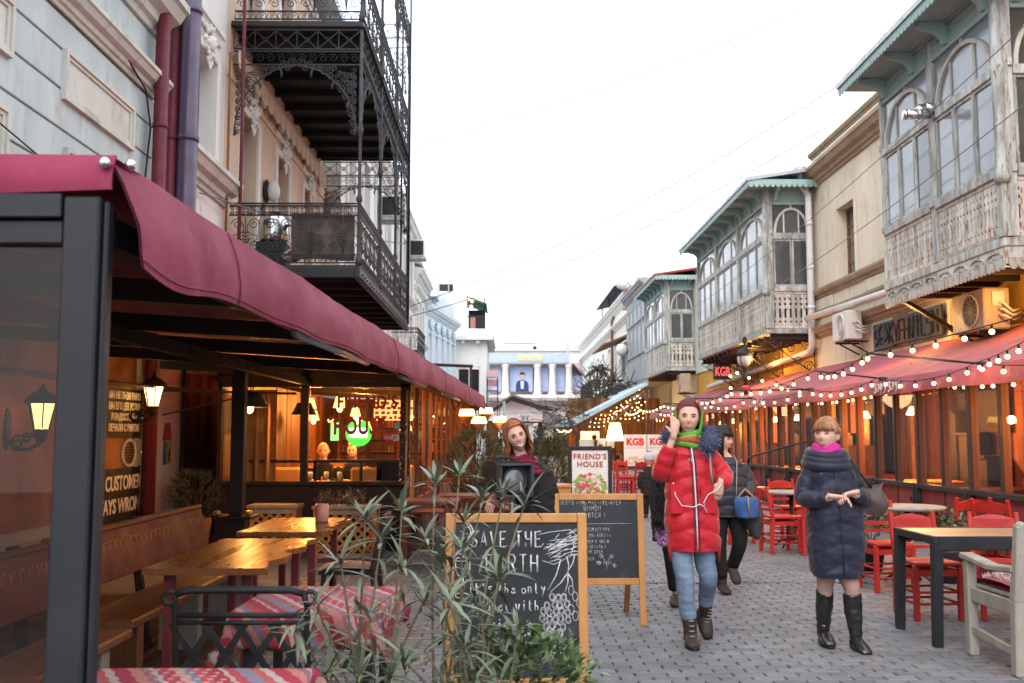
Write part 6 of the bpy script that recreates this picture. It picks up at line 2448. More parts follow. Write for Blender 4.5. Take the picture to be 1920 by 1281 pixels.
# ================================================================== MIDDLE RIGHT: PALE BLUE AWNING TERRACE
t=thing('pale_awning','pale blue sheet awning on brown posts strung with warm bulbs','awning',(4.5,42,0))
q=MB()
a0,a1=V(3.0,42,1.86),V(6.1,42,3.55)
q.add([a0,a1,a1+V(0,18,.1),a0+V(0,18,0),a0+V(0,0,.22),a1+V(0,0,.1),a1+V(0,18,.2),a0+V(0,18,.22)],[(0,1,2,3),(7,6,5,4),(0,4,5,1),(1,5,6,2),(2,6,7,3),(3,7,4,0)])
part('sheet',q,m_blueawn,t)
for(x,y,z)in((3.1,42.1,1.85),(6.05,42.1,3.4),(4.6,42.1,2.1),(3.1,48,1.85),(3.1,54,1.85)):
 q=MB()
 q.bar((x,y,0),(x,y,z),.1)
 part('post',q,m_brownpost,t)
q=MB()
q.bar((3.0,42.05,1.83),(6.15,42.05,2.02),.1)
q.bar((3.1,42.06,1.95),(6.0,42.06,3.4),.1)
q.bar((4.6,42.07,2.0),(6.0,42.07,3.3),.08)
part('beam',q,m_warmwood,t)
q=MB()
q.b(3.1,6.05,42.0,42.04,.0,.75)
part('lower_wall',q,m_brownpost,t)
for x0,x1 in((3.16,4.54),(4.66,6.0)):
 q=MB()
 q.b(x0,x1,42.01,42.02,.76,1.85)
 part('pane',q,m_glass_clear,t)
q=MB()
for i in range(20):
 x0=3.1+i*.22
 q.b(x0+.005,x0+.215,47.9,48,0,3.2)
part('back_wall',q,m_warmwood,t,kind='stuff')
rr=random.Random(5)
for k in range(9):
 za=2.2+.16*k
 xa=3.4+.28*k
 y=43+.5*(k%4)
 string_light([(max(xa,3.3),y,za-.25),((max(xa,3.3)+6.1)/2,y,za+rr.uniform(-.3,.0)),(6.1,y,za+.1)],.16,.2 if k<5 else .26,'string of glowing bulbs inside the pale awning, %s from its front edge'%['first','second','third','fourth','fifth','sixth','seventh','eighth','ninth'][k],'string lights of the pale awning')
string_light([(2.9,42,1.8),(2.9,48,1.75),(2.9,54,1.8)],.12,.25,'string of bulbs along the street edge of the pale awning','string lights of the pale awning')
lamp('awning_light',(4.6,44.5,2.3),170,(1,.52,.18),.3)
lamp('awning_light',(4.6,50,2.0),160,(1,.52,.18),.3)
t=thing('standing_lamp','tall lamp with cone shade glowing orange under the pale awning','lamp',(4.55,41.5,0))
q=MB()
q.lathe([(.22,1.95),(.38,1.2),(.36,1.2),(.2,1.93)],(4.6,41.4,0),18)
part('shade',q,glow("shade_orange",(1,.62,.3),1.7),t)
q=MB()
q.tube([(4.6,41.4,0),(4.6,41.4,1.9)],.03,7)
q.lathe([(.25,0),(.22,.04)],(4.6,41.4,0),14)
part('stand',q,m_dark,t)
for(x,z,lab)in((3.75,1.35,'sunflower in front of the lit panel under the pale awning'),(4.0,.95,'sunflower under the first one by the pale awning'),(4.72,.55,'lowest sunflower beneath the cone shaped lamp')):
 t_=thing('sunflower',lab,'flower',(x,41.5,0),0,'sunflowers before the pale awning')
 q=MB()
 for k in range(14):
  a=2*PI*k/14
  q.add([(x,41.5,z),(x+.11*math.cos(a-.15),41.48,z+.11*math.sin(a-.15)),(x+.2*math.cos(a),41.49,z+.2*math.sin(a)),(x+.11*math.cos(a+.15),41.48,z+.11*math.sin(a+.15))],[(0,1,2,3)])
 part('petals',q,mat("sunflower_petal_"+str(int(z*100)),(.65,.34,.05)),t_,kind='stuff')
 q=MB()
 q.ell((x,41.47,z),(.1,.04,.1),12,6)
 part('eye',q,m_black,t_)
 q=MB()
 q.tube([(x,41.5,z-.1),(x+.03,41.5,0)],.015,5)
 part('stem',q,m_stem,t_)
for(x0,x1,z0,z1,y,lab)in((3.15,3.75,.85,1.25,41.8,'pale green menu sheet on the pale awning glass'),(3.9,4.25,.8,1.3,41.8,'white sheet beside the pale green menu'),(4.3,4.65,.9,1.2,41.85,'white notice under the standing lamp')):
 q=MB()
 q.b(x0,x1,y,y+.02,z0,z1)
 solo('notice',q,m_white,lab,'notice',(x0,y,z0),'sheets on the pale awning glass')
lb=thing('light_box','wide glowing amber panel under the pale awning','light',(3.6,43,1.3))
q=MB()
q.b(3.3,4.1,43,43.05,1.25,1.6)
part('panel',q,glow("amber_wide",(1,.6,.25),1.4),lb)
# poster stands
def poster_stand(x,y,w,z0,z1,label,title,m_title):
 t_=thing('poster_stand',label,'poster',(x,y,0),0,'poster stands by the red chairs')
 q_=MB()
 q_.b(x-w/2,x+w/2,y,y+.02,z0,z1)
 part('sheet',q_,m_white,t_)
 q_=MB()
 for s in(-1,1):
  q_.bar((x+s*w*.45,y+.03,z1),(x+s*w*.5,y+.03,0),.025)
  q_.bar((x+s*w*.45,y+.04,z1),(x+s*w*.5,y+.5,0),.025)
 part('legs',q_,m_dark,t_)
 put_text(title,w*.42,(x,y-.004,z1-w*.46),0,m_title,t_,.003,.012,sx=.95)
 q_=MB()
 for k in range(26):
  a,b_=rnd.uniform(-.38,.38)*w,rnd.uniform(.06,.24)
  q_.ell((x+a,y-.003,z0+b_),(.05,.004,.035),8,4)
 part('picture',q_,mat("poster_food_"+title[0],(.42,.42,.36),(.5,.4,.3),scale=9,rough=.6),t_,kind='stuff')
 q_=MB()
 q_.b(x-w*.46,x+w*.46,y-.003,y-.001,z1-w*.62,z1-w*.56)
 part('strapline',q_,mat("poster_blue_"+title[0],(.42,.52,.66)),t_)
m_kgb=mat("poster_red",(.55,.03,.04))
poster_stand(3.36,25.6,.58,.66,1.46,'white poster with red initials behind the red chairs',"KGB",m_kgb)
poster_stand(4.2,27.2,.6,.7,1.46,'second white poster half hidden by the red coat',"KGB",m_kgb)
# ================================================================== CHAIRS AND TABLES ON THE RIGHT
def make_chair():
 """a taverna chair facing -y at its own origin."""
 t_=thing('red_chair','x','chair',(0,0,0),0,'red painted wooden chairs')
 m_=m_redchair
 W,D,H=.40,.38,.82
 for s in(-1,1):
  q=MB()
  q.bar((s*(W/2-.02),-D/2+.02,0),(s*(W/2-.02),-D/2+.02,.43),.042,.042)
  part('front_leg',q,m_,t_,True,.005)
  q=MB()
  q.bar((s*(W/2-.02),D/2+.0,0),(s*(W/2-.02),D/2-.02,.44),.04,.044)
  q.bar((s*(W/2-.02),D/2-.02,.44),(s*(W/2-.02),D/2+.06,H),.04,.042,w2=.034,h2=.03)
  part('back_leg',q,m_,t_,True,.005)
 q=MB()
 q.add([(-W/2+.01,-D/2-.01,.425),(W/2-.01,-D/2-.01,.425),(W/2-.03,D/2-.03,.425),(-W/2+.03,D/2-.03,.425),
 (-W/2+.01,-D/2-.01,.455),(W/2-.01,-D/2-.01,.455),(W/2-.03,D/2-.03,.455),(-W/2+.03,D/2-.03,.455)],
 [(3,2,1,0),(4,5,6,7),(0,1,5,4),(1,2,6,5),(2,3,7,6),(3,0,4,7)])
 part('seat',q,m_,t_,True,.008)
 q=MB()
 for z in(.37,):
  for s in(-1,1):
   q.bar((s*(W/2-.02),-D/2+.04,z),(s*(W/2-.02),D/2-.03,z),.02,.05)
  q.bar((-W/2+.04,-D/2+.02,z),(W/2-.04,-D/2+.02,z),.02,.05)
  q.bar((-W/2+.04,D/2-.015,z),(W/2-.04,D/2-.015,z),.02,.05)
 part('apron',q,m_,t_,True)
 for k,(z,ax)in enumerate(((.13,'x'),(.22,'x'),(.10,'y'),(.19,'y'))):
  q=MB()
  for s in(-1,1):
   if ax=='x':
    q.tube([(s*(W/2-.02),-D/2+.03,z),(s*(W/2-.02),D/2-.02,z)],.011,6)
   else:
    yy=s*(D/2-.015)if s>0 else-D/2+.02
    q.tube([(-W/2+.03,yy,z+.03),(W/2-.03,yy,z+.03)],.011,6)
  part('stretcher',q,m_,t_,True)
 def slat(z0,z1,bow,curve):
  n=8
  o=[(-W/2+.035+(W-.07)*k/n,z0+0*k)for k in range(n+1)]+[(W/2-.035-(W-.07)*k/n,z1+bow*math.sin(PI*k/n))for k in range(n+1)]
  q=MB()
  q.prism(o,lambda a,b_,d:V(a,D/2-.02+.08*(b_-.44)/.38+curve*math.cos(a*PI/W)+d,b_),-.009,.009)
  return q
 part('top_slat',slat(.69,.765,.035,.012),m_,t_,True)
 part('lower_slat',slat(.59,.625,.0,.012),m_,t_,True)
 part('lower_slat',slat(.52,.55,.0,.012),m_,t_,True)
 return t_
chair=make_chair()
ctree=tree_of(chair)
CH=[ # x, y, turn, label
(3.42,8.15,.06,'red chair behind the black framed table, nearest the navy coat'),
(4.00,8.10,-.25,'red chair behind the black framed table, next to the grey armchair'),
(3.62,9.55,.10,'red chair half hidden behind the navy coat and brown handbag'),
(4.78,10.5,PI+.1,'red chair facing the maroon wall beyond the round grey table'),
(5.02,10.1,2.2,'red chair turned sideways against the maroon wall'),
(3.45,12.55,PI/2+.12,'red chair seen side on between the blue bag and the navy coat'),
(3.15,13.7,PI/2+.3,'red chair with white cloth beside the small candle table'),
(4.05,14.3,.15,'red chair behind the round table near the handrail'),
(4.3,13.2,-PI/2,'red chair facing left across the round table by the handrail'),
(3.85,12.35,PI-.2,'red chair with its seat under the round table edge behind the navy coat'),
(3.0,25.3,.2,'far red chair left of the white KGB poster'),
(3.35,24.7,PI+.2,'far red chair in front of the KGB poster'),
(3.75,25.1,-.3,'far red chair below the second white poster'),
(2.95,24.4,PI/2,'far red chair at the street end of the row'),
(3.9,24.2,PI-.4,'far red chair beside the child in black'),
]
for i,(x,y,rz,lab)in enumerate(CH):
 if i==0:
  chair.location=(x,y,0)
  chair.rotation_euler=(0,0,rz)
  chair['label']=lab
  o=chair
 else:
  o=dup(chair,(x,y,0),rz,lab,None,ctree)
q=MB()
q.grid(lambda u,v:V(2.95+.34*u,13.5+.4*v,.47+.03*math.sin(6*u)*math.sin(5*v)),8,8)
q.grid(lambda u,v:V(2.95+.02*math.sin(9*v),13.5+.4*v,.2+.27*u),5,8)
solo('white_cloth',q,m_white,'white cloth thrown over the red chair by the candle table','cloth',(3.1,13.7,.46))
# black framed table with pine top
t=thing('black_table','black steel framed table with a light wooden top beside the grey armchair','table',(3.6,7.3,0))
T0,T1,U0,U1=2.98,4.35,6.98,7.70
q=MB()
n=5
for i in range(n):
 a=U0+.035+(U1-U0-.07)*i/n
 q=MB()
 q.b(T0+.035,T1-.035,a+.001,a+(U1-U0-.07)/n-.001,.715,.752)
 part('plank',q,m_tabletop,t,bevel=.003)
q=MB()
q.b(T0,T0+.034,U0,U1,.70,.755)
q.b(T1-.034,T1,U0,U1,.70,.755)
q.b(T0+.035,T1-.035,U0,U0+.034,.66,.755)
q.b(T0+.035,T1-.035,U1-.034,U1,.66,.755)
part('frame',q,m_frame,t,bevel=.004)
for a in(T0+.035,T1-.035):
 for b_ in(U0+.035,U1-.035):
  q=MB()
  q.bar((a,b_,.699),(a+(.02 if a<3.5 else-.02)*-1,b_,0),.07,.07,w2=.06,h2=.06)
  part('leg',q,m_frame,t,bevel=.004)
  # round tables
def round_table(x,y,r_,z,label,m_top):
 t_=thing('round_table',label,'table',(x,y,0),0,'round tables by the red chairs')
 q=MB()
 q.lathe([(.01,z-.035),(r_-.01,z-.035),(r_,z-.02),(r_,z-.005),(r_-.01,z),(.01,z)],(x,y,0),28)
 part('table_top',q,m_top,t_)
 q=MB()
 q.lathe([(.03,z-.036),(.025,.1),(.05,.06)],(x,y,0),10)
 part('column',q,m_dark,t_)
 for k in range(4):
  a=PI/4+k*PI/2
  q=MB()
  q.tube([(x,y,.12),(x+.15*math.cos(a),y+.15*math.sin(a),.08),(x+.26*math.cos(a),y+.26*math.sin(a),.0)],.015,5)
  part('foot',q,m_dark,t_)
round_table(4.02,10.0,.36,.755,'round grey cafe table near the maroon wall behind the black framed table',m_greyteak)
round_table(3.78,13.2,.36,.72,'round grey cafe table partly hidden by the navy coat',m_greyteak)
round_table(3.42,13.9,.24,.74,'small pale table holding a red candle glass',m_tabletop)
t=thing('candle_glass','small red candle glass on the pale table','candle',(3.42,13.75,.74))
q=MB()
q.lathe([(.045,.742),(.06,.77),(.06,.82),(.045,.85),(.05,.86),(.042,.86),(.036,.82)],(3.42,13.78,0),14)
part('glass',q,mat("candle_red",(.6,.03,.02),rough=.25,bump=0),t)
for(x,y,z,r_,lab)in((3.98,10.9,.3,.26,'leafy pot plant behind the red chair by the round table'),(3.6,10.4,.35,.2,'small leafy pot plant glimpsed beside the brown handbag'),(4.4,10.0,.3,.22,'leafy pot plant under the maroon wall beside the round table')):
 t_=thing('pot_plant',lab,'plant',(x,y,0),0,'pot plants by the red chairs')
 q=MB()
 q.lathe([(.1,0),(.15,.3),(.16,.32),(.13,.3)],(x,y,0),12)
 part('pot',q,m_dark,t_)
 q=MB()
 for k in range(420):
  d=V(rnd.uniform(-1,1),rnd.uniform(-1,1),rnd.uniform(-.4,1)).normalized()
  p=V(x,y,z+.22)+V(d.x*r_,d.y*r_,d.z*r_*.9)*rnd.uniform(.3,1)
  e=(d+V(rnd.uniform(-1,1),rnd.uniform(-1,1),rnd.uniform(-1,1))*.8).normalized()*.05
  s_=e.cross(V(rnd.uniform(-1,1),rnd.uniform(-1,1),1)).normalized()*.016
  q.add([p,p+e*.5+s_,p+e,p+e*.5-s_],[(0,1,2,3)])
 part('foliage',q,m_leaf2,t_,kind='stuff')
 q=MB()
 for k in range(5):
  a=2*PI*k/5
  q.tube([(x,y,.28),(x+.6*r_*math.cos(a),y+.6*r_*math.sin(a),z+.25)],.006,4)
 part('stem',q,m_stem,t_)
 # weathered armchair, its back to the viewer
t=thing('garden_armchair','weathered grey wooden armchair with a pink sheepskin cushion at the frame edge','armchair',(3.6,6.4,0))
X0,X1,F0,K0=3.10,3.98,6.78,6.16
for x in(X0,X1):
 q=MB()
 q.bar((x+.03,F0,0),(x+.03,F0,.63),.065,.07)
 part('front_leg',q,m_greyteak,t,bevel=.006)
 q=MB()
 q.bar((x+.03,K0+.02,0),(x+.03,K0+.0,.45),.07,.07)
 q.bar((x+.03,K0+.0,.45),(x+.03,K0-.07,.91),.07,.07,w2=.065,h2=.055)
 q.ell((x+.03,K0-.07,.91),(.034,.03,.025),10,6)
 part('back_post',q,m_greyteak,t,bevel=.006)
 q=MB()
 pts=[(K0-.02,.66),(K0+.1,.65),(K0+.3,.635),(K0+.5,.655),(F0+.05,.668),(F0+.07,.645),(F0+.05,.625),(K0+.5,.615),(K0+.3,.595),(K0+.1,.61),(K0-.02,.62)]
 q.prism(pts,lambda a,b_,d:V(x+.03+d,a,b_),-.045,.045)
 part('armrest',q,m_greyteak,t,bevel=.008)
 q=MB()
 q.bar((x+.03,K0+.05,.40),(x+.03,F0-.03,.40),.03,.09)
 q.bar((x+.03,K0+.05,.13),(x+.03,F0-.03,.17),.03,.05)
 part('side_rail',q,m_greyteak,t,bevel=.004)
q=MB()
q.b(X0+.07,X1-.01,F0-.02,F0+.02,.33,.43)
q.b(X0+.07,X1-.01,K0-.01,K0+.03,.36,.44)
part('seat_rail',q,m_greyteak,t,bevel=.004)
for k in range(6):
 q=MB()
 a=K0+.05+.105*k
 q.b(X0+.06,X1,a,a+.085,.445,.465)
 part('seat_slat',q,m_greyteak,t,bevel=.004)
q=MB()
q.bar((X0+.065,K0-.065,.84),(X1,K0-.065,.84),.035,.09)
q.bar((X0+.065,K0-.01,.52),(X1,K0-.01,.52),.035,.07)
part('back_rail',q,m_greyteak,t,bevel=.004)
for k in range(7):
 x=X0+.13+.115*k
 q=MB()
 q.bar((x,K0-.012,.555),(x,K0-.062,.795),.05,.018)
 part('back_slat',q,m_greyteak,t)
cu=thing('sheepskin_cushion','pink sheepskin cushion with white fleece on the grey armchair','cushion',(3.6,6.5,.47))
q=MB()
q.grid(lambda u,v:V(X0+.09+.78*u,K0+.08+.62*v,.475+.09*(math.sin(PI*min(max(u,.04),.96))**.4)*(math.sin(PI*min(max(v,.04),.96))**.4)-.05*(v>.97)),20,16)
q.grid(lambda u,v:V(X0+.09+.78*u,K0+.08+.62*v,.468),2,2)
part('cushion',q,mat("cushion_pink",(.42,.11,.12),(.36,.08,.10),scale=9,rough=.9,bump=.4),cu)
q=MB()
for k in range(1500):
 u,v=rnd.uniform(.05,.95),rnd.uniform(.2,.97)
 p=V(X0+.09+.78*u,K0+.08+.62*v,.475+.09*(math.sin(PI*u)**.4)*(math.sin(PI*v)**.4))
 d=V(rnd.uniform(-1,1),rnd.uniform(-1,1),rnd.uniform(.2,1.2)).normalized()*.035
 s_=d.cross(V(rnd.uniform(-1,1),1,.3)).normalized()*.005
 q.add([p-s_,p+s_,p+d],[(0,1,2)])
part('fleece',q,mat("fleece_white",(.55,.47,.44),(.5,.36,.34),scale=9,rough=.95),cu,kind='stuff')
q=MB()
for k in range(14):
 x=X0+.2+.4*rnd.random()
 q.tube([(x,F0+.02,.49),(x+.01,F0+.05,.42),(x+rnd.uniform(-.03,.03),F0+.05,.33)],.006,4)
part('fringe',q,MATS["cushion_pink"],cu,kind='stuff')
# ================================================================== CLOTHED TABLES, IRON CHAIR AND DARK CHAIR ON THE LEFT
def m_kilim(name):
 """woven red cloth: cross stripes, a saw-tooth band and a dotted hem, all from coordinates."""
 m=bpy.data.materials.new(name)
 m.use_nodes=True
 nt=m.node_tree
 N,L=nt.nodes,nt.links
 bs=N["Principled BSDF"]
 bs.inputs['Roughness'].default_value=.9
 uv=N.new("ShaderNodeUVMap")
 sep=N.new("ShaderNodeSeparateXYZ")
 L.new(uv.outputs[0],sep.inputs[0])
 def math_(op,a,b_=None,c=None):
  x=N.new("ShaderNodeMath")
  x.operation=op
  for i,s_ in enumerate((a,b_,c)):
   if s_ is None:
    continue
   if hasattr(s_,'links'):
    L.new(s_,x.inputs[i])
   else:
    x.inputs[i].default_value=s_
  return x.outputs[0]
 U,Vv=sep.outputs[0],sep.outputs[1]
 diag=math_('ADD',U,math_('MULTIPLY',Vv,.55))
 zig=math_('MULTIPLY',math_('PINGPONG',math_('MULTIPLY',Vv,14),.5),.018)
 s1=math_('FRACT',math_('MULTIPLY',math_('ADD',diag,zig),2.1))
 cr=N.new("ShaderNodeValToRGB")
 cr.color_ramp.interpolation='CONSTANT'
 el=cr.color_ramp.elements
 stops=[(0,(.33,.018,.035)),(.10,(.40,.31,.27)),(.13,(.38,.04,.06)),(.2,(.20,.16,.22)),(.3,(.42,.07,.07)),(.36,(.42,.33,.29)),(.42,(.34,.02,.05)),(.52,(.46,.16,.14)),(.60,(.26,.10,.14)),
 (.66,(.40,.32,.28)),(.69,(.40,.03,.06)),(.80,(.50,.24,.18)),(.86,(.18,.15,.22)),(.92,(.44,.05,.07))]
 el[0].position,el[0].color=0,stops[0][1]+(1,)
 el[1].position,el[1].color=stops[1][0],stops[1][1]+(1,)
 for p,c in stops[2:]:
  e=el.new(p)
  e.color=c+(1,)
 L.new(s1,cr.inputs[0])
 # dots along the stripes
 du=math_('SUBTRACT',math_('FRACT',math_('MULTIPLY',U,26)),.5)
 dv=math_('SUBTRACT',math_('FRACT',math_('MULTIPLY',Vv,26)),.5)
 rr=math_('ADD',math_('MULTIPLY',du,du),math_('MULTIPLY',dv,dv))
 dot=math_('LESS_THAN',rr,.06)
 band=math_('LESS_THAN',math_('FRACT',math_('MULTIPLY',diag,1.3)),.28)
 mk=math_('MULTIPLY',math_('MULTIPLY',dot,band),.8)
 mx=N.new("ShaderNodeMixRGB")
 L.new(mk,mx.inputs[0])
 L.new(cr.outputs[0],mx.inputs[1])
 mx.inputs[2].default_value=(.46,.38,.34,1)
 wv=N.new("ShaderNodeTexNoise")
 wv.inputs['Scale'].default_value=90
 L.new(uv.outputs[0],wv.inputs['Vector'])
 m2=N.new("ShaderNodeMixRGB")
 m2.blend_type='MULTIPLY'
 m2.inputs[0].default_value=.5
 L.new(mx.outputs[0],m2.inputs[1])
 L.new(wv.outputs[0],m2.inputs[2])
 hv=N.new("ShaderNodeHueSaturation")
 hv.inputs['Value'].default_value=1.0
 L.new(m2.outputs[0],hv.inputs['Color'])
 L.new(hv.outputs[0],bs.inputs['Base Color'])
 bp=N.new("ShaderNodeBump")
 bp.inputs['Strength'].default_value=.4
 bp.inputs['Distance'].default_value=.004
 L.new(wv.outputs[0],bp.inputs['Height'])
 L.new(bp.outputs[0],bs.inputs['Normal'])
 return m
KILIM=m_kilim("kilim_cloth")
def cloth(x0,x1,y0,y1,z,drop,loc,label,rz=0):
 """a draped table cloth as one sheet with folds and hanging corners."""
 nx,ny=44,44
 me=bpy.data.meshes.new('tablecloth')
 vs,uvs=[],[]
 cx,cy_=(x0+x1)/2,(y0+y1)/2
 hw,hd=(x1-x0)/2,(y1-y0)/2
 for j in range(ny+1):
  for i in range(nx+1):
   u,v=-1+2*i/nx,-1+2*j/ny
   a,b_=u*(hw+drop),v*(hd+drop)
   ox,oy=max(abs(a)-hw,0),max(abs(b_)-hd,0)
   px,py=min(abs(a),hw)*(1 if a>0 else-1),min(abs(b_),hd)*(1 if b_>0 else-1)
   zz=z+.006*noise.noise(V(a*3,b_*3,1))-.004
   if ox or oy:
    hang=max(ox,oy)+.42*min(ox,oy)
    t_=min(hang/.04,1)
    s_=math.atan2(py,px)*8
    fold=.022*math.sin(a*17+b_*19)*min(hang/.12,1)+.035*(min(ox,oy)/drop if drop else 0)
    sgx,sgy=(1 if a>0 else-1),(1 if b_>0 else-1)
    if ox:
     px+=sgx*(.012*t_+(fold if ox>=oy else 0)+.25*min(ox,oy))
    if oy:
     py+=sgy*(.012*t_+(fold if oy>ox else 0)+.25*min(ox,oy))
    zz-=max(hang-.012,0)
   vs.append((cx+px-loc[0],cy_+py-loc[1],zz-loc[2]))
   uvs.append(((a+hw)*.9+.3,(b_+hd)*.9+.1))
 fs=[(j*(nx+1)+i,j*(nx+1)+i+1,(j+1)*(nx+1)+i+1,(j+1)*(nx+1)+i)for j in range(ny)for i in range(nx)]
 me.from_pydata(vs,[],fs)
 me.materials.append(KILIM)
 ul=me.uv_layers.new(name='UVMap')
 for p in me.polygons:
  p.use_smooth=True
  for li in p.loop_indices:
   ul.data[li].uv=uvs[me.loops[li].vertex_index]
 o=link('tablecloth',me,None,Matrix.Translation(loc)@Matrix.Rotation(rz,4,'Z'))
 so=o.modifiers.new('thick','SOLIDIFY')
 so.thickness=.003
 return tag(o,label,'tablecloth','patterned red tablecloths')
def small_table(x0,x1,y0,y1,z,label):
 t_=thing('small_table',label,'table',((x0+x1)/2,(y0+y1)/2,0),0,'small tables under red cloths')
 q=MB()
 q.b(x0+.01,x1-.01,y0+.01,y1-.01,z-.035,z-.014)
 part('table_top',q,m_benchwood,t_)
 for a in(x0+.06,x1-.06):
  for b_ in(y0+.06,y1-.06):
   q=MB()
   q.b(a-.02,a+.02,b_-.02,b_+.02,0,z-.036)
   part('leg',q,m_dark,t_)
small_table(-1.15,-.52,4.30,5.0,.72,'small table under the patterned red cloth behind the iron chair')
cloth(-1.15,-.52,4.30,5.0,.72,.17,(-.83,4.65,.72),'patterned red tablecloth with a hanging corner behind the iron chair')
small_table(-1.36,-.64,2.88,3.46,.68,'small table under the nearest patterned red cloth')
cloth(-1.36,-.64,2.88,3.46,.68,.16,(-1.0,3.17,.68),'patterned red tablecloth nearest the viewer beside the charcoal post')
t=thing('iron_chair','black iron chair with crossed lattice back between the two red cloths','chair',(-1.02,4.15,0))
cx0,cx1,cyb=-1.27,-.76,3.98
for s,x in((1,cx0),(-1,cx1)):
 q=MB()
 q.tube([(x+s*.02,cyb+.03,0),(x,cyb,.45),(x,cyb-.05,.8),(x+s*.01,cyb-.07,.855)],.012,8)
 part('back_post',q,m_iron,t)
q=MB()
q.tube([(cx0+.01,cyb-.068,.85),(cx0+.06,cyb-.072,.865),(cx1-.06,cyb-.072,.865),(cx1-.01,cyb-.068,.85)],.015,8)
q.tube([(cx0,cyb-.045,.765),(cx1,cyb-.045,.765)],.011,6)
q.tube([(cx0,cyb-.035,.735),(cx1,cyb-.035,.735)],.009,6)
for s,x in((1,cx0),(-1,cx1)):
 q.tube([(x+s*(-.015+.024*math.cos(a)),cyb-.066,.835+.024*math.sin(a))for a in[2*PI*k/12 for k in range(12)]],.010,6,closed=True)
q.tube([(cx0,cyb,.47),(cx1,cyb,.47)],.011,6)
part('top_rail',q,m_iron,t)
W=cx1-cx0
for k in range(4):
 for s in(1,-1):
  a=cx0+W*(k+.5)/4-s*W*.16
  b_=cx0+W*(k+.5)/4+s*W*.16
  q=MB()
  q.bar((a,cyb-.033,.735),(b_,cyb-.003,.48),.026,.006,up=(0,1,0))
  part('lattice_strap',q,m_iron,t)
q=MB()
q.b(cx0+.02,cx1-.02,cyb+.01,cyb+.40,.44,.462)
part('seat',q,m_brownpaint,t,bevel=.005)
for x in(cx0+.03,cx1-.03):
 q=MB()
 q.tube([(x,cyb+.38,.44),(x,cyb+.42,0)],.014,7)
 part('front_leg',q,m_iron,t)
t=thing('dark_chair','dark wooden chair with pinkish padded seat at the end of the pine table','chair',(-1.16,7.75,0))
bx,y0_,y1_=-.98,7.55,7.93
for y in(y0_,y1_):
 q=MB()
 q.bar((bx+.05,y,0),(bx,y,.45),.035,.04)
 q.bar((bx,y,.45),(bx+.08,y,.84),.035,.04)
 part('back_post',q,m_brownpaint,t,bevel=.004)
 q=MB()
 q.bar((bx-.38,y,0),(bx-.36,y,.42),.035,.035)
 part('front_leg',q,m_brownpaint,t,bevel=.004)
q=MB()
q.b(bx-.4,bx+.0,y0_-.01,y1_+.01,.42,.45)
q.bar((bx-.37,y0_,.2),(bx+.03,y0_,.2),.02,.02)
q.bar((bx-.37,y1_,.2),(bx+.03,y1_,.2),.02,.02)
part('seat_frame',q,m_brownpaint,t,bevel=.004)
q=MB()
q.grid(lambda u,v:V(bx-.4+.38*u,y0_+(y1_-y0_)*v,.452+.045*(math.sin(PI*min(max(u,.03),.97))**.4)*(math.sin(PI*min(max(v,.03),.97))**.4)),12,12)
part('padded_seat',q,mat("seat_pad_pink",(.30,.15,.12),(.25,.12,.1),rough=.6),t)
for y,w in((y0_+.09,.05),((y0_+y1_)/2,.09),(y1_-.09,.05)):
 q=MB()
 q.bar((bx+.015,y,.5),(bx+.07,y,.79),w,.015,up=(1,0,0))
 part('back_splat',q,m_brownpaint,t)
q=MB()
q.bar((bx+.08,y0_-.02,.825),(bx+.08,y1_+.02,.825),.03,.07)
q.bar((bx+.01,y0_,.49),(bx+.01,y1_,.49),.025,.04)
part('back_rail',q,m_brownpaint,t,bevel=.004)
# ================================================================== CHALK BOARDS
def chalk_board(name_label,x0,x1,zt,zb,yt,slope,draw,legs_back=.5,fw=.045):
 """an A-board: the face leans back by slope (dy per metre of height)."""
 t_=thing('chalk_board',name_label,'chalkboard',((x0+x1)/2,yt-slope*zt,0),0,'chalk A-boards in the street')
 def F(a,b_,d): # a along x, b up, d towards the viewer
  return V(a,yt-slope*(zt-b_)-d,b_)
 def board(mb,a0,a1,b0,b1,d0,d1):
  vs=[F(a,b_,d)for b_ in(b0,b1)for d in(d0,d1)for a in(a0,a1)]
  mb.add(vs,[(0,2,3,1),(4,5,7,6),(0,1,5,4),(2,6,7,3),(0,4,6,2),(1,3,7,5)])
 q=MB()
 board(q,x0+fw,x1-fw,zb+fw,zt-fw,-.004,.004)
 face=part('slate',q,m_chalkboard,t_)
 for a0,a1,b0,b1 in((x0,x0+fw,.0,zt),(x1-fw,x1,.0,zt)):
  q=MB()
  board(q,a0,a1,b0,b1,-.016,.016)
  part('stile',q,m_boardframe,t_,bevel=.004)
 for b0,b1 in((zt-fw,zt-.001),(zb,zb+fw)):
  q=MB()
  board(q,x0+fw+.001,x1-fw-.001,b0,b1,-.014,.014)
  part('rail',q,m_boardframe,t_,bevel=.004)
 for a in(x0+.08,x1-.08):
  q=MB()
  q.bar(F(a,zt-.05,-.03),(a,yt+legs_back,0),.045,.03)
  part('rear_leg',q,m_boardframe,t_,bevel=.003)
 q=MB()
 draw(q,F)
 ch=part('chalk_writing',q,m_chalk,face)
 return t_
def doodle(mb,F,pts,w=.0025,jit=.0015,d=.006):
 mb.tube([F(a+rnd.uniform(-jit,jit),b_+rnd.uniform(-jit,jit),d)for a,b_ in pts],w,4)
def circ(cx,cz,rx,rz,n=14,a0=0,a1=2*PI):
 return[(cx+rx*math.cos(a0+(a1-a0)*k/n),cz+rz*math.sin(a0+(a1-a0)*k/n))for k in range(n+1)]
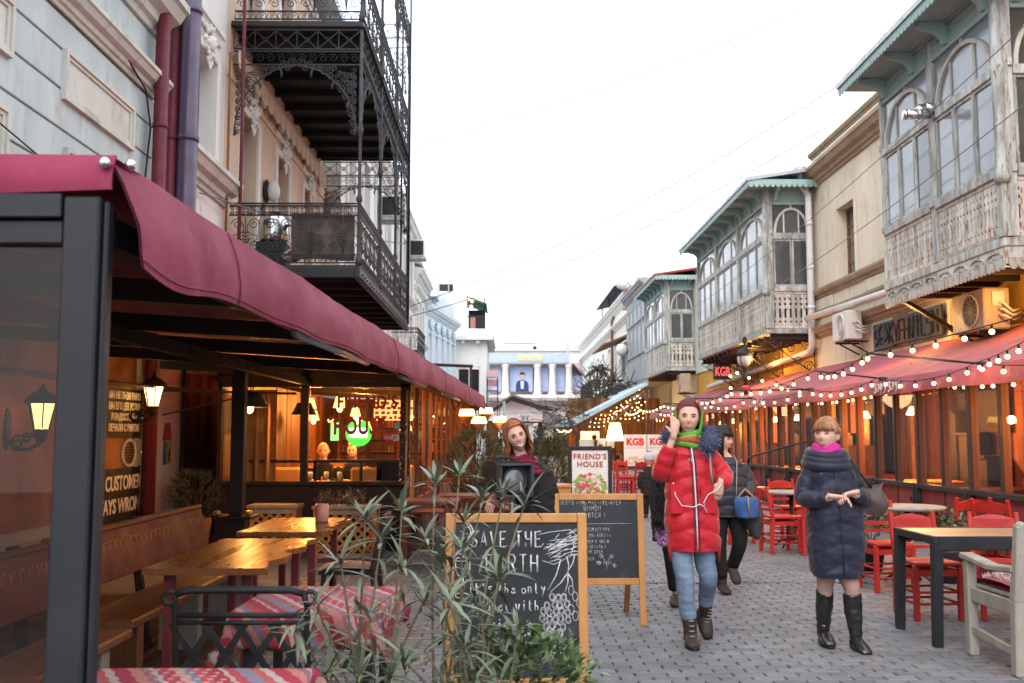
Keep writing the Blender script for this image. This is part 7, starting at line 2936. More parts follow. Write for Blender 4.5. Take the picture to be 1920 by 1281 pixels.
def draw1(q,F):
 X,Z=-.275,1.07
 for w_,(a,b_),s in(("SAVE THE",(.115,-.155),.072),("EARTH",(.19,-.275),.082),("it's the only",(.105,-.375),.046),("planet with",(.125,-.455),.046),("wine",(.21,-.545),.05)):
  for dx in((0,.002,-.0015)if s>.06 else(0,.0015)):
   write(q,w_,F,X+a+dx,Z+b_+dx*.6,s,.0024,gap=.66 if s>.06 else .68,jit=.12,d=.006,aspect=.56)
 doodle(q,F,circ(X+.05,Z-.09,.075,.065,18,-PI*.45,PI*.45),.004)
 doodle(q,F,circ(X+.045,Z-.09,.068,.06,18,-PI*.45,PI*.45),.003)
 for k in range(10):
  doodle(q,F,[(X+.06+rnd.uniform(-.02,.05),Z-.05-.01*k),(X+.08+rnd.uniform(-.02,.04),Z-.056-.01*k)],.0012)
 g=X+.075 # wine glass
 doodle(q,F,[(g-.035,Z-.215),(g-.034,Z-.26),(g-.022,Z-.29),(g,Z-.30),(g+.022,Z-.29),(g+.034,Z-.26),(g+.035,Z-.215)])
 doodle(q,F,circ(g,Z-.215,.035,.01))
 doodle(q,F,[(g-.034,Z-.25),(g,Z-.26),(g+.034,Z-.245)])
 for s in(-.004,.004):
  doodle(q,F,[(g+s,Z-.30),(g+s,Z-.375)])
 doodle(q,F,circ(g,Z-.385,.035,.012))
 # grapes
 for r_ in range(9):
  n_=max(1,int(6-abs(r_-2.5)*.9))
  for k in range(n_):
   cx=X+.535+(k-(n_-1)/2)*.03+rnd.uniform(-.006,.006)-r_*.004
   cz=Z-.395-r_*.033+rnd.uniform(-.005,.005)
   doodle(q,F,circ(cx,cz,.014,.018,9),.0018)
   doodle(q,F,circ(cx,cz,.009,.012,8),.0014)
 for k in range(5):
  cx,cz=X+.60+.02*(k%3),Z-.36-.03*k
  doodle(q,F,circ(cx,cz,.013,.022,9),.0018)
 for a,b_ in(((.58,-.20),(.585,-.28)),((.585,-.28),(.57,-.37)),((.585,-.28),(.61,-.34)),((.585,-.28),(.50,-.37)),((.62,-.19),(.58,-.28)),((.55,-.22),(.49,-.36))):
  doodle(q,F,[(X+a[0],Z+a[1]),((2*X+a[0]+b_[0])/2+.008,Z+(a[1]+b_[1])/2),(X+b_[0],Z+b_[1])],.003)
 for k in range(60): # leaf hatching
  t_=rnd.random()
  a,b_=X+.46+.15*t_+rnd.uniform(-.02,.02),Z-.13-.11*rnd.random()+.04*t_
  doodle(q,F,[(a,b_),(a+rnd.uniform(.02,.06),b_+rnd.uniform(.0,.03))],.0018)
 doodle(q,F,[(X+.44,Z-.10),(X+.5,Z-.085),(X+.6,Z-.075),(X+.63,Z-.10),(X+.6,Z-.2),(X+.52,Z-.24),(X+.46,Z-.22)],.002)
 doodle(q,F,circ(X+.40,Z-.585,.05,.026),.003)
 doodle(q,F,circ(X+.40,Z-.585,.042,.019),.002)
 doodle(q,F,[(X+.36,Z-.60),(X+.34,Z-.64),(X+.40,Z-.66),(X+.46,Z-.63),(X+.45,Z-.595)],.0025)
 doodle(q,F,[(X+.45,Z-.68),(X+.49,Z-.63),(X+.53,Z-.67),(X+.58,Z-.61),(X+.63,Z-.65)],.0025)
 doodle(q,F,[(X+.5,Z-.66),(X+.56,Z-.70),(X+.62,Z-.72)],.002)
 doodle(q,F,[(X+.0,Z-.67),(X+.1,Z-.66),(X+.2,Z-.68),(X+.33,Z-.66)],.002)
chalk_board('chalk board reading SAVE THE EARTH with grapes and a wine glass drawn on it',-.285,.405,1.075,.26,4.95,.10,draw1)
def draw2(q,F):
 X,Z=.44,.995
 for w_,(a,b_),s,dd in(("ВСЕГО ЛИШЬ НАСЛАЖДАЮТСЯ",(.01,-.085),.030,.0013),("ВИНОМ",(.19,-.135),.040,.0016),("НАПИВАЮТСЯ !",(.07,-.185),.036,.0015),("ЧТО ОБОЖАЕТ ПРУ",(.13,-.29),.026,.0012),("ВЫПЬЮ ДВА БОКАЛА",(.12,-.335),.026,.0012),
 ("ПРАВДУ Я ЛЮБЛЮ",(.16,-.38),.024,.0012),("НИЧЕГО ДЕЛАТЬ И",(.12,-.42),.024,.0012),("ДУМАТЬ НЕ БУДУ",(.11,-.46),.024,.0012),("ВЕСЕЛИТЬСЯ",(.11,-.51),.022,.0010),("УЖЕ ХУДО",(.28,-.54),.022,.0010)):
  write(q,w_,F,X+a,Z+b_,s,dd,gap=.72,jit=.18,d=.006)
 doodle(q,F,[(X+.15,Z-.235),(X+.4,Z-.232),(X+.56,Z-.23)],.0014)
 doodle(q,F,[(X+.33,Z-.49),(X+.36,Z-.53),(X+.39,Z-.49)],.0014)
 doodle(q,F,[(X+.36,Z-.53),(X+.36,Z-.58)],.0014)
 for a,b_ in((.32,-.48),(.40,-.48),(.30,-.53),(.42,-.55)):
  doodle(q,F,circ(X+a,Z+b_,.014,.014,6),.0012)
  doodle(q,F,[(X+a-.018,Z+b_),(X+a+.018,Z+b_)],.001)
  doodle(q,F,[(X+a,Z+b_-.018),(X+a,Z+b_+.018)],.001)
chalk_board('chalk board covered in Russian handwriting standing behind the SAVE THE EARTH board',.385,1.10,.995,.30,7.95,.13,draw2,.5,.05)
# ---- the framed menu stand
t=thing('menu_stand',"brown framed menu stand reading FRIEND'S HOUSE above a salad picture",'menu stand',(1.12,13.0,0))
MX0,MX1,MZ0,MZ1=.83,1.40,.62,1.31
q=MB()
q.b(MX0+.05,MX1-.05,13.0,13.02,MZ0+.05,MZ1-.05)
part('poster',q,m_white,t)
for a,b_,c,d in((MX0,MX0+.05,.0,MZ1),(MX1-.05,MX1,.0,MZ1),(MX0+.051,MX1-.051,MZ1-.05,MZ1-.001),(MX0+.051,MX1-.051,MZ0,MZ0+.05)):
 q=MB()
 q.b(a,b_,12.98,13.04,c,d)
 part('frame_bar',q,m_brownpaint,t,bevel=.006)
for x in(MX0+.03,MX1-.03):
 q=MB()
 q.bar((x,13.06,1.25),(x,13.5,0),.035,.05)
 part('rear_leg',q,m_brownpaint,t)
put_text("FRIEND'S",.098,(1.115,12.992,1.145),0,m_letter,t,.002,.0015,spacing=1.12)
put_text("HOUSE",.098,(1.115,12.992,1.045),0,m_letter,t,.002,.0015,spacing=1.12)
m_food=[mat("food_green",(.25,.38,.07),(.16,.28,.05),scale=20),mat("food_red",(.50,.10,.07),(.4,.06,.05),scale=20),mat("food_cream",(.62,.50,.38),(.5,.36,.22),scale=20),mat("food_purple",(.36,.12,.24),scale=20)]
q=MB()
for k in range(150):
 a,b_=rnd.uniform(MX0+.07,MX1-.07),MZ0+.06+.3*rnd.random()**1.1
 if(b_-MZ0-.06)/.3>1-((a-1.115)/.24)**2*.6:
  continue
 cx_=a-1.115
 mi=0 if abs(cx_)>.13 and rnd.random()<.7 else rnd.choice((0,1,2,2,1,3))
 n_=rnd.randint(5,8)
 r0=rnd.uniform(.016,.036)
 ph=rnd.uniform(0,6)
 dz=.0015+k*.00003
 q.prism([(a+r0*rnd.uniform(.7,1.2)*math.cos(ph+2*PI*j/n_),b_+r0*.8*rnd.uniform(.7,1.2)*math.sin(ph+2*PI*j/n_))for j in range(n_)],lambda u,v,d:V(u,13.0-d,v),0,dz,mi)
part('salad_picture',q,m_food,t,kind='stuff')
# ---- low brown terrace tables and benches in the middle
def terrace_table(x,y,w,lab,high=True):
 t_=thing('terrace_bench' if not high else 'terrace_table',lab,'bench' if not high else 'table',(x,y,0),0,'brown plank furniture of the middle terrace')
 z=.74 if high else .46
 for k in range(3):
  q=MB()
  q.b(x-w/2,x+w/2,y-.3+.2*k+.005,y-.1+.2*k-.005,z-.035,z)
  part('plank',q,m_benchback if k!=1 else m_brownpost,t_,bevel=.004)
 for s in(-1,1):
  q=MB()
  q.b(x+s*(w/2-.12)-.03,x+s*(w/2-.12)+.03,y-.26,y+.26,0,z-.036)
  part('trestle',q,m_brownpost,t_)
 if high:
  q=MB()
  q.b(x-w/2+.16,x+w/2-.16,y-.02,y+.02,.2,.3)
  part('stretcher',q,m_brownpost,t_)
for(x,y,w,lab,hi)in((-.85,11.2,.7,'brown plank table beside the pavilion posts',True),(-.35,12.2,.9,'brown plank table behind the stage lamp',True),(.45,12.0,.8,'brown plank table behind the smiling woman',True),(-.9,13.4,.7,'brown plank bench by the side posts',False),
(.5,14.0,1.1,'brown plank bench before the narrow conifer',False),(-.6,16.6,1.2,'brown plank table past the feathery bush',True),(.7,17.5,1.0,'brown plank table farthest from the viewer',True),(-.2,10.6,.7,'brown plank bench under the oleander tips',False)):
 terrace_table(x,y,w,lab,hi)
q=MB()
q.b(.62,.84,12.6,13.0,.35,.80)
q.b(.60,.86,12.58,13.02,.801,.83)
solo('wooden_crate',q,m_boardframe,'orange wooden box beside the menu stand','box',(.73,12.8,.35))
q=MB()
for a in(.62,.80):
 for b_ in(12.62,12.94):
  q.b(a,a+.04,b_,b_+.04,0,.348)
solo('stool',q,m_brownpost,'short brown trestle carrying the orange wooden box','stand',(.73,12.8,0))
# ---- stage lamp on a stand
t=thing('stage_lamp','big black stage lamp with finned body and round lens on a stand','stage lamp',(.04,7.6,0))
Ml=Matrix.Translation((.065,7.62,1.115))@Matrix.Rotation(R(28),4,'Z')@Matrix.Diagonal((.84,.84,.84,1))
def lam(mb):
 mb.v=[tuple(Ml@V(p))for p in mb.v]
 return mb
q=MB()
q.b(-.15,.15,.0,.30,-.11,.12)
part('housing',lam(q),m_dark,t,bevel=.015)
for k in range(9):
 q=MB()
 q.b(-.162,-.151,.03+.03*k,.045+.03*k,-.08,.13)
 part('fin',lam(q),m_iron,t)
for k in range(9):
 q=MB()
 q.b(-.14,.14,.03+.03*k,.045+.03*k,.121,.16+.012*math.sin(PI*k/8))
 part('fin',lam(q),m_iron,t)
q=MB()
q.tube([(-.08,.2,.165),(-.05,.2,.205),(.07,.18,.2),(.1,.18,.165)],.018,7)
part('handle',lam(q),m_iron,t)
q=MB()
for a,b_,c,d in((-.17,.17,.13,.15),(-.17,.17,-.15,-.13),(-.17,-.15,-.128,.128),(.15,.17,-.128,.128)):
 q.b(a,b_,-.09,-.002,c,d)
part('front_frame',lam(q),m_ironlight,t,bevel=.004)
q=MB()
q.b(-.149,.149,-.012,-.002,-.129,.129)
part('front_plate',lam(q),m_black,t)
q=MB()
q.lathe([(.125,-.02),(.12,.03),(.112,.03),(.112,-.02)],(0,0,0),28,M=Matrix.Translation((0,-.03,0))@Matrix.Rotation(PI/2,4,'X'))
part('lens_ring',lam(q),m_dark,t)
q=MB()
q.lathe([(.001,.018),(.05,.016),(.09,.009),(.11,0),(.11,-.01)],(0,0,0),28,M=Matrix.Translation((0,-.03,0))@Matrix.Rotation(PI/2,4,'X'))
part('lens',lam(q),mat("lens_grey",(.16,.16,.17),(.09,.09,.10),scale=5,rough=.12,bump=0,spec=.9),t)
q=MB()
q.tube([(.06,7.75,1.08),(.06,7.75,.9),(.05,7.75,.12)],.02,8)
for k in range(3):
 a=.4+2*PI*k/3
 q.tube([(.05,7.75,.5),(.05+.4*math.cos(a),7.75+.4*math.sin(a),.0)],.012,6)
part('stand',q,m_steel,t)
q=MB()
q.tube([(-.1,7.72,1.2),(-.12,7.75,1.06),(.06,7.75,1.05),(.24,7.82,1.06),(.22,7.8,1.2)],.012,6)
part('yoke',q,m_dark,t)
# ================================================================== OLEANDERS AND THE LOW SHRUB
def leaf_mesh(L,w,bend,fold=.25):
 mb=MB()
 n=7
 vs=[]
 for i in range(n+1):
  s=i/n
  ww=w*(math.sin(PI*(s*.93+.05))**.8)
  z=-bend*s*s
  vs+=[(-ww,L*s,z+fold*ww),(0,L*s,z),(ww,L*s,z+fold*ww)]
 fs=[]
 for i in range(n):
  a=i*3
  fs+=[(a,a+1,a+4,a+3),(a+1,a+2,a+5,a+4)]
 mb.add(vs,fs,0,True)
 return mb.mesh('leaf',m_leaf)
LEAVES=[leaf_mesh(.14,.0105,.02),leaf_mesh(.12,.0115,.06),leaf_mesh(.16,.0105,.045,.15),leaf_mesh(.10,.008,-.01),leaf_mesh(.13,.009,.075,.4)]
def oleander(label,base,stems,planter=True):
 t_=thing('oleander',label,'plant',base,0,'oleanders in the street planters')
 extra=MB()
 n_leaf=0
 for(tx,ty,tz,dens)in stems:
  b0=V(base)+V(rnd.uniform(-.07,.07),rnd.uniform(-.05,.05),0)
  tip=V(tx,ty,tz)
  mid=b0.lerp(tip,.5)+V(rnd.uniform(-.03,.03),rnd.uniform(-.03,.03),.03)
  pts=[]
  for k in range(9):
   s=k/8
   pts.append((1-s)**2*b0+2*s*(1-s)*mid+s*s*tip)
  q=MB()
  q.tube(pts,[.0075-.0005*k for k in range(9)],6)
  part('stem',q,m_stem,t_)
  ax=(pts[-1]-pts[-2]).normalized()
  def put(p,az,el,k):
   nonlocal n_leaf
   d=V(math.cos(az)*math.cos(el),math.sin(az)*math.cos(el),math.sin(el))
   d=(d*1.0+ax*.15).normalized()
   side=d.cross(V(0,0,1))
   side=side.normalized()if side.length>.05 else V(1,0,0)
   up=side.cross(d)
   s_=rnd.uniform(.7,1.12)*k
   M=Matrix((side*s_,d*s_,up*s_)).transposed().to_4x4()
   M.translation=p
   link('leaf',rnd.choice(LEAVES),t_,M)
   n_leaf+=1
  ph=rnd.uniform(0,6)
  for k in range(int(12*dens)): # whorl at the tip
   put(tip+V(0,0,rnd.uniform(-.03,0)),ph+k*2.4,rnd.uniform(-.25,1.35),1.0)
  for k in range(int(10*dens)): # pairs down the stem
   s=rnd.uniform(.48,.97)
   i=min(int(s*8),7)
   put(pts[i].lerp(pts[i+1],s*8-i),rnd.uniform(0,6.28),rnd.uniform(-.7,.75),.95)
 if planter:
  q=MB()
  q.b(base[0]-.28,base[0]+.28,base[1]-.18,base[1]+.18,0,.3)
  part('tub',q,m_dark,t_,bevel=.02)
 return t_
rnd.seed(21)
oleander('leafy oleander leaning over the red clothed table',(-.52,3.85,.3),[(-.53,3.85,1.15,1.2),(-.46,3.8,1.08,1),(-.67,3.65,.86,.9),(-.73,3.55,.8,.9),(-.47,3.55,.83,1),(-.60,3.72,1.0,.9),(-.37,3.72,.98,1),(-.57,3.9,.7,.6),(-.42,4.15,1.15,1),(-.40,3.6,.62,1),(-.5,3.5,.66,.9),(-.3,3.85,.84,1),(-.62,3.6,.64,.8)])
oleander('tall oleander whose tips cover the corner of the SAVE THE EARTH board',(-.22,4.1,.3),[(-.29,4.25,1.27,1.1),(-.19,4.3,1.30,1.1),(-.31,4.0,1.06,1.1),(-.09,4.4,1.19,1.1),(.09,4.4,1.16,1.1),(-.26,4.15,.9,.8),(-.17,4.35,1.1,.9),(.0,4.45,1.2,.8)])
oleander('short oleander drooping in front of the chalk writing',(-.05,3.75,.3),[(-.02,3.85,.92,1.3),(-.20,3.7,.86,1.0),(-.14,3.6,.72,.9),(.05,3.7,.76,.9),(-.28,3.6,.70,.8),(-.08,3.8,.80,.8),(-.36,3.65,.66,.7),(-.24,3.9,1.0,1),(-.1,3.55,.62,.9),(-.16,3.95,1.02,.9)])
def shrub(label,c,r_,n,n_obj):
 t_=thing('laurel_shrub',label,'shrub',(c[0],c[1],.3),0)
 me=leaf_mesh(.05,.011,.006,.3)
 me.materials.clear()
 me.materials.append(m_leaf2)
 rest=MB()
 spots=[]
 for k in range(n):
  d=V(rnd.gauss(0,1),rnd.gauss(0,1),rnd.gauss(0,1)).normalized()
  rr=rnd.uniform(.35,1)**.6*(1+.22*noise.noise(d*2.5))
  p=V(c)+V(d.x*r_[0],d.y*r_[1],d.z*r_[2])*rr
  e=(d+V(rnd.uniform(-1,1),rnd.uniform(-1,1),rnd.uniform(-.6,1))*.8).normalized()
  spots.append((p,e))
 spots.sort(key=lambda s:s[0].y-s[0].z)
 for k,(p,e)in enumerate(spots):
  side=e.cross(V(rnd.uniform(-.3,.3),rnd.uniform(-.3,.3),1)).normalized()
  up=side.cross(e)
  s_=rnd.uniform(.7,1.25)
  M=Matrix((side*s_,e*s_,up*s_)).transposed().to_4x4()
  M.translation=p
  if k<n_obj:
   link('leaf',me,t_,M)
  else:
   rest.add([M@V(-.011,.022,.003),M@V(0,0,0),M@V(.011,.022,.003),M@V(0,.05,-.005)],[(0,1,2,3)])
 part('foliage',rest,m_leaf2,t_,kind='stuff')
 q=MB()
 for k in range(9):
  a=2*PI*k/9
  q.tube([(c[0],c[1],.25),(c[0]+.5*r_[0]*math.cos(a),c[1]+.5*r_[1]*math.sin(a),c[2])],.006,5)
 part('stem',q,m_stem,t_)
 q=MB()
 q.b(c[0]-.3,c[0]+.3,c[1]-.2,c[1]+.2,0,.28)
 part('tub',q,m_dark,t_,bevel=.02)
shrub('low bushy laurel at the foot of the SAVE THE EARTH board',(.09,3.95,.46),(.30,.24,.25),1500,280)
# climbing plant and string on the pavilion's corner post
t=thing('climbing_plant','thin climber with yellow leaves on a cane by the pavilion corner','plant',(-1.2,12.4,0))
q=MB()
q.tube([(-1.22,12.35,0),(-1.2,12.4,2.0)],.012,5)
part('cane',q,m_boardframe,t)
q=MB()
for k in range(260):
 z=rnd.uniform(.2,1.9)
 p=V(-1.2+rnd.gauss(0,.05),12.38+rnd.gauss(0,.05),z)
 e=V(rnd.uniform(-1,1),rnd.uniform(-1,1),rnd.uniform(-1,.6)).normalized()*.05
 s_=e.cross(V(0,0,1)).normalized()*.014
 q.add([p,p+e*.5+s_,p+e,p+e*.5-s_],[(0,1,2,3)],1 if z<.9 and rnd.random()<.5 else 0)
part('foliage',q,[m_leaf,mat("leaf_yellow",(.45,.30,.05),(.35,.25,.05),scale=9)],t,kind='stuff')
# ================================================================== PEOPLE
def smooth_path(pts,n=14):
 """Catmull-Rom through the joints; the fourth number of each joint is the radius."""
 P_=[Vector(p)for p in pts]
 P_=[P_[0]*2-P_[1]]+P_+[P_[-1]*2-P_[-2]]
 out=[]
 for i in range(1,len(P_)-2):
  for k in range(n):
   t=k/n
   a,b_,c,d=P_[i-1],P_[i],P_[i+1],P_[i+2]
   out.append(.5*(2*b_+(c-a)*t+(2*a-5*b_+4*c-d)*t*t+(3*b_-a-3*c+d)*t**3))
 out.append(P_[-2])
 return out
def limb(mb,pts,n=12,seg=8,puff=0,pitch=.09,flat=1.0,m=0):
 s_=smooth_path(pts,seg)
 L,rs=0,[]
 for i,p in enumerate(s_):
  if i:
   L+=(p.xyz-s_[i-1].xyz).length
  rs.append(p[3]+(puff*(abs(math.sin(PI*L/pitch))**.6-.6)if puff else 0))
 a0=len(mb.v)
 mb.tube([p.xyz for p in s_],rs,n,m,flat=flat)
 if puff:
  for i in range(a0,len(mb.v)):
   p=V(mb.v[i])
   mb.v[i]=tuple(p+V(noise.noise(p*24),noise.noise(p*24+V(9,0,0)),noise.noise(p*40))*.007)
 return mb
def head_rings(M,k=1.0,jaw=.36):
 rings=[]
 nu,nv=30,26
 g=lambda x,c,w:math.exp(-((x-c)/w)**2)
 for i in range(nv+1):
  ph=-PI/2+PI*min(max(i/nv,.015),.985)
  ring=[]
  for j in range(nu):
   a=2*PI*j/nu
   x,y,z=math.cos(ph)*math.sin(a),-math.cos(ph)*math.cos(a),math.sin(ph)
   lw=1-jaw*max(0,-z)**1.4
   X,Y,Z=.077*x*lw,.097*y*(1-.22*max(0,-z)*(1 if y>0 else .35)),.118*z
   if y<0:
    Y*=.93
    fx=x*lw
    Y-=.020*g(fx,0,.17)*g(z,-.16,.13)+.011*g(fx,0,.13)*g(z,.08,.16)
    Y+=.010*(g(fx,.38,.17)+g(fx,-.38,.17))*g(z,.08,.11)
    Y-=.006*(g(fx,.4,.25)+g(fx,-.4,.25))*g(z,.26,.09)
    Y-=.007*g(fx,0,.24)*g(z,-.50,.09)+.010*g(fx,0,.25)*g(z,-.85,.14)
    Y-=.004*(g(fx,.5,.2)+g(fx,-.5,.2))*g(z,-.2,.2)
   ring.append(M@V(X*k,Y*k,Z*k))
  rings.append(ring)
 return rings
def hand(mb,wrist,fwd,nrm,curl=.5,k=1.0,thumb=1):
 """palm, four unequal bent fingers and a thumb off the side of the palm."""
 w,f,n_=V(wrist),V(fwd).normalized(),V(nrm).normalized()
 n_=(n_-f*n_.dot(f)).normalized()
 s_=f.cross(n_)*thumb
 ring=lambda c,a,b_:[c+s_*a*math.cos(t)+n_*b_*math.sin(t)for t in[2*PI*i/10 for i in range(10)]]
 mb.loft([ring(w-f*.03*k,.024*k,.019*k),ring(w,.025*k,.018*k),ring(w+f*.035*k,.036*k,.017*k),ring(w+f*.08*k,.038*k,.014*k),ring(w+f*.092*k,.034*k,.010*k)])
 for i,(o,L)in enumerate(((.028,.068),(.0095,.078),(-.009,.072),(-.0265,.056))):
  p=w+f*.078*k+s_*o*k
  pts,d,c=[p-f*.02*k],f.copy(),curl*(.75+.12*i)
  for j,q_ in enumerate((.45,.32,.25)):
   pts.append(p)
   d=(d*math.cos(c*(.5+.3*j))-n_*math.sin(c*(.5+.3*j))).normalized()
   p=p+d*L*q_*k
  pts.append(p)
  mb.tube(pts,[.0085*k,.0088*k,.008*k,.0072*k,.0052*k],7)
 p=w+f*.02*k+s_*.024*k
 d=(f*.75+s_*.62-n_*.25*(1+curl)).normalized()
 mb.tube([p-s_*.012*k,p,p+d*.03*k,p+(d*.03+(d-n_*curl*.5).normalized()*.026)*k],[.011*k,.0115*k,.0095*k,.006*k],7)
 return mb
def remeshed(mb,name,m_,voxel=.011):
 """one continuous skin over the joined limbs."""
 me=mb.mesh(name,m_)
 o=bpy.data.objects.new('tmp',me)
 COL.objects.link(o)
 md=o.modifiers.new('r','REMESH')
 md.mode,md.voxel_size,md.use_smooth_shade='VOXEL',voxel,True
 sm=o.modifiers.new('s','SMOOTH')
 sm.factor,sm.iterations=.4,2
 dg=bpy.context.evaluated_depsgraph_get()
 r_=bpy.data.meshes.new_from_object(o.evaluated_get(dg))
 r_.name=name
 bpy.data.objects.remove(o)
 r_.materials.clear()
 r_.materials.append(m_)
 return r_
def coat_mesh(mb,lev,puff,pitch,chev,n=56,M=None,m=0,ph=0.0):
 """a quilted coat body: lev = [(z, rx, ry, x, y)...] from the hem up; seams every pitch, dipping by chev at the front."""
 zs=[lev[0][0]+(lev[-1][0]-lev[0][0])*i/110 for i in range(111)]
 rings=[]
 for z in zs:
  i=max(0,min(len(lev)-2,sum(1 for l in lev if l[0]<=z)-1))
  a,b_=lev[i],lev[i+1]
  t=(z-a[0])/(b_[0]-a[0])
  t=t*t*(3-2*t)
  rx,ry,cx,cy_=[a[k]+(b_[k]-a[k])*t for k in(1,2,3,4)]
  ring=[]
  for j in range(n):
   th=2*PI*j/n
   c,s_=math.cos(th),math.sin(th)
   zz=z+chev*abs(c)
   pf=puff*(abs(math.sin(PI*(zz/pitch+ph)))**.5-.5)+.008*noise.noise(V(c*4+z*3,s_*4,z*14))+.0055*noise.noise(V(c*9,s_*9+z*6,z*30))
   pt=V(cx+(rx+pf)*(abs(c)**.85)*(1 if c>0 else-1),cy_+(ry+pf)*(abs(s_)**.85)*(1 if s_>0 else-1),z)
   ring.append(M@pt if M else pt)
  rings.append(ring)
 return mb.loft(rings,m)
def face_parts(t_,M,k=1.0,eye=(.09,.06,.03),lip=(.40,.15,.125),smile=0.0,brow=(.07,.04,.025),look=0.0):
 mk=lambda p:M@(V(p)*k)
 for s in(-1,1):
  q=MB()
  q.ell(mk((s*.030,-.074,.010)),(.0098*k,.0085*k,.0048*k),10,6,M=M.to_3x3())
  o=part('eye',q,MATS.get('eye_white')or mat('eye_white',(.40,.36,.34),rough=.3,bump=0),t_,True)
  q=MB()
  q.ell(mk((s*.030+look,-.0812,.0105)),(.0054*k,.0035*k,.0048*k),8,5,M=M.to_3x3())
  part('iris',q,MATS.get('iris')or mat('iris',eye,eye,rough=.2,bump=0),o,True)
  q=MB()
  q.tube([mk((s*.046,-.074,.026)),mk((s*.032,-.087,.034)),mk((s*.014,-.091,.028))],[.002*k,.0038*k,.003*k],5)
  q.tube([mk((s*.044,-.074,.013)),mk((s*.031,-.084,.0185)),mk((s*.018,-.080,.013))],.0026*k,5)
  part('eyebrow',q,MATS.get('brow')or mat('brow',brow,brow,rough=.8,bump=0),t_,True)
 q=MB()
 lw_=.032 if smile else .023
 q.tube([mk((-lw_,-.076+(lw_-.023)*.5,-.060+smile*.9)),mk((-.010,-.0885,-.0555)),mk((0,-.0905,-.0575)),mk((.010,-.0885,-.0555)),mk((lw_,-.076+(lw_-.023)*.5,-.060+smile*.9))],[.0015*k,.0032*k,.003*k,.0032*k,.0015*k],6)
 q.tube([mk((-lw_+.001,-.076+(lw_-.023)*.5,-.061+smile*.8)),mk((0,-.0895,-.066-smile*.8)),mk((lw_-.001,-.076+(lw_-.023)*.5,-.061+smile*.8))],[.0015*k,.0042*k,.0015*k],6)
 part('lips',q,MATS.get('lips')or mat('lips',lip,lip,rough=.4,bump=0),t_,True)
 if smile:
  q=MB()
  q.tube([mk((-.025,-.081,-.0575+smile*.5)),mk((-.012,-.090,-.061)),mk((0,-.0925,-.0635-smile*.2)),mk((.012,-.090,-.061)),mk((.025,-.081,-.0575+smile*.5))],[.002*k,.0055*k,.006*k,.0055*k,.002*k],6)
  part('teeth',q,m_white,t_,True)
def cap_hair(t_,M,m_,k=1.0,fringe=True,length=.0,strands=160,part_x=.0,back=1.0,name='hair',up=False):
 """a scalp shell with fine strands laid over it; length hangs below the jaw."""
 q=MB()
 rings=[]
 for i in range(15):
  e=PI/2-i*.125
  ring=[]
  for j in range(28):
   a=2*PI*j/28
   f=-math.cos(a) # -1 faces the viewer
   ee=e if f>-.35 else max(e,.62+.2*(-f-.35))
   if up and-.4<f<.45:
    ee=max(ee,.16)
   c=max(math.cos(ee),0.02)
   ring.append(M@(V(.086*c*math.sin(a),.106*c*f+.006,.128*math.sin(ee)+.004)*k))
  rings.append(ring)
 q.loft(rings)
 for i in range(strands):
  a=rnd.uniform(0,2*PI)
  f=-math.cos(a)
  front=f<-.45
  if front and not fringe:
   a=rnd.choice((-1,1))*rnd.uniform(1.15,PI)
   f=-math.cos(a)
   front=False
  e1=rnd.uniform(.2,.36)if front else(-.25-rnd.uniform(0,.3))
  if up and not front:
   e1=rnd.uniform(.02,.3)if f<.4 else rnd.uniform(-.5,.1)
  pts,rs=[],[]
  for s in range(7):
   e=1.45+(e1-1.45)*s/6
   w=1+.035*rnd.uniform(-1,1)
   pts.append(M@(V(.089*math.cos(e)*math.sin(a+part_x*(1-s/6))*w,.110*math.cos(e)*f*w+.004,.131*math.sin(e)+.003)*k))
   rs.append(.0065*k)
  if length and not front:
   p0=pts[-1]
   for s in range(1,5):
    l=length*rnd.uniform(.75,1.05)*s/4
    pts.append(p0+V((p0-M.translation).x*.25*math.sin(s*.9),(p0-M.translation).y*.1*s/4+.012*math.sin(s*2+i),-l))
    rs.append(.0065*k*(1-s*.15))
  rs[-1]=.002
  q.tube(pts,rs,4)
 for i in range(40 if strands>100 else 0):
  a,e=rnd.uniform(1.5,4.78),rnd.uniform(-.1,1.4)
  p=M@(V(.09*math.cos(e)*math.sin(a),-.11*math.cos(e)*math.cos(a)*(1 if math.cos(a)<.3 else .6)+.01,.132*math.sin(e))*k)
  d=(p-M.translation).normalized()
  g=d.cross(V(rnd.uniform(-1,1),rnd.uniform(-1,1),rnd.uniform(-1,1))).normalized()
  q.tube([p-d*.004,p+d*.008+g*.02,p+d*.010+g*.045-V(0,0,.012)],[.0016,.0014,.0006],3)
 return part(name,q,m_,t_,True)
def boot(mb,ankle,toe_dir,shaft,sole_z,k=1.0,heel=.0):
 """foot from the ankle, toes along toe_dir, shaft up to the point given."""
 A,T,S_=V(ankle),V(toe_dir).normalized(),V(shaft)
 up=V(0,0,1)if abs(T.z)<.85 else V(0,1,0)
 sd=T.cross(up).normalized()
 u=sd.cross(T)
 def ring(c,w,h):
  return[c+sd*w*math.cos(t)+u*h*(math.sin(t)if math.sin(t)>-.75 else-.75)for t in[2*PI*i/14 for i in range(14)]]
 mb.loft([ring(A-T*.05*k-u*.05,.026*k,.03*k),ring(A-T*.03*k-u*.04,.040*k,.045*k),ring(A+T*.03*k-u*.045,.043*k,.05*k),ring(A+T*.09*k-u*.058,.049*k,.036*k),ring(A+T*.14*k-u*.065,.046*k,.028*k),ring(A+T*.18*k-u*.070,.030*k,.018*k)])
 return sd,u
def person(label,x,y,rz,height_note=None):
 return thing('person',label,'person',(x,y,0),rz,'people in the street')
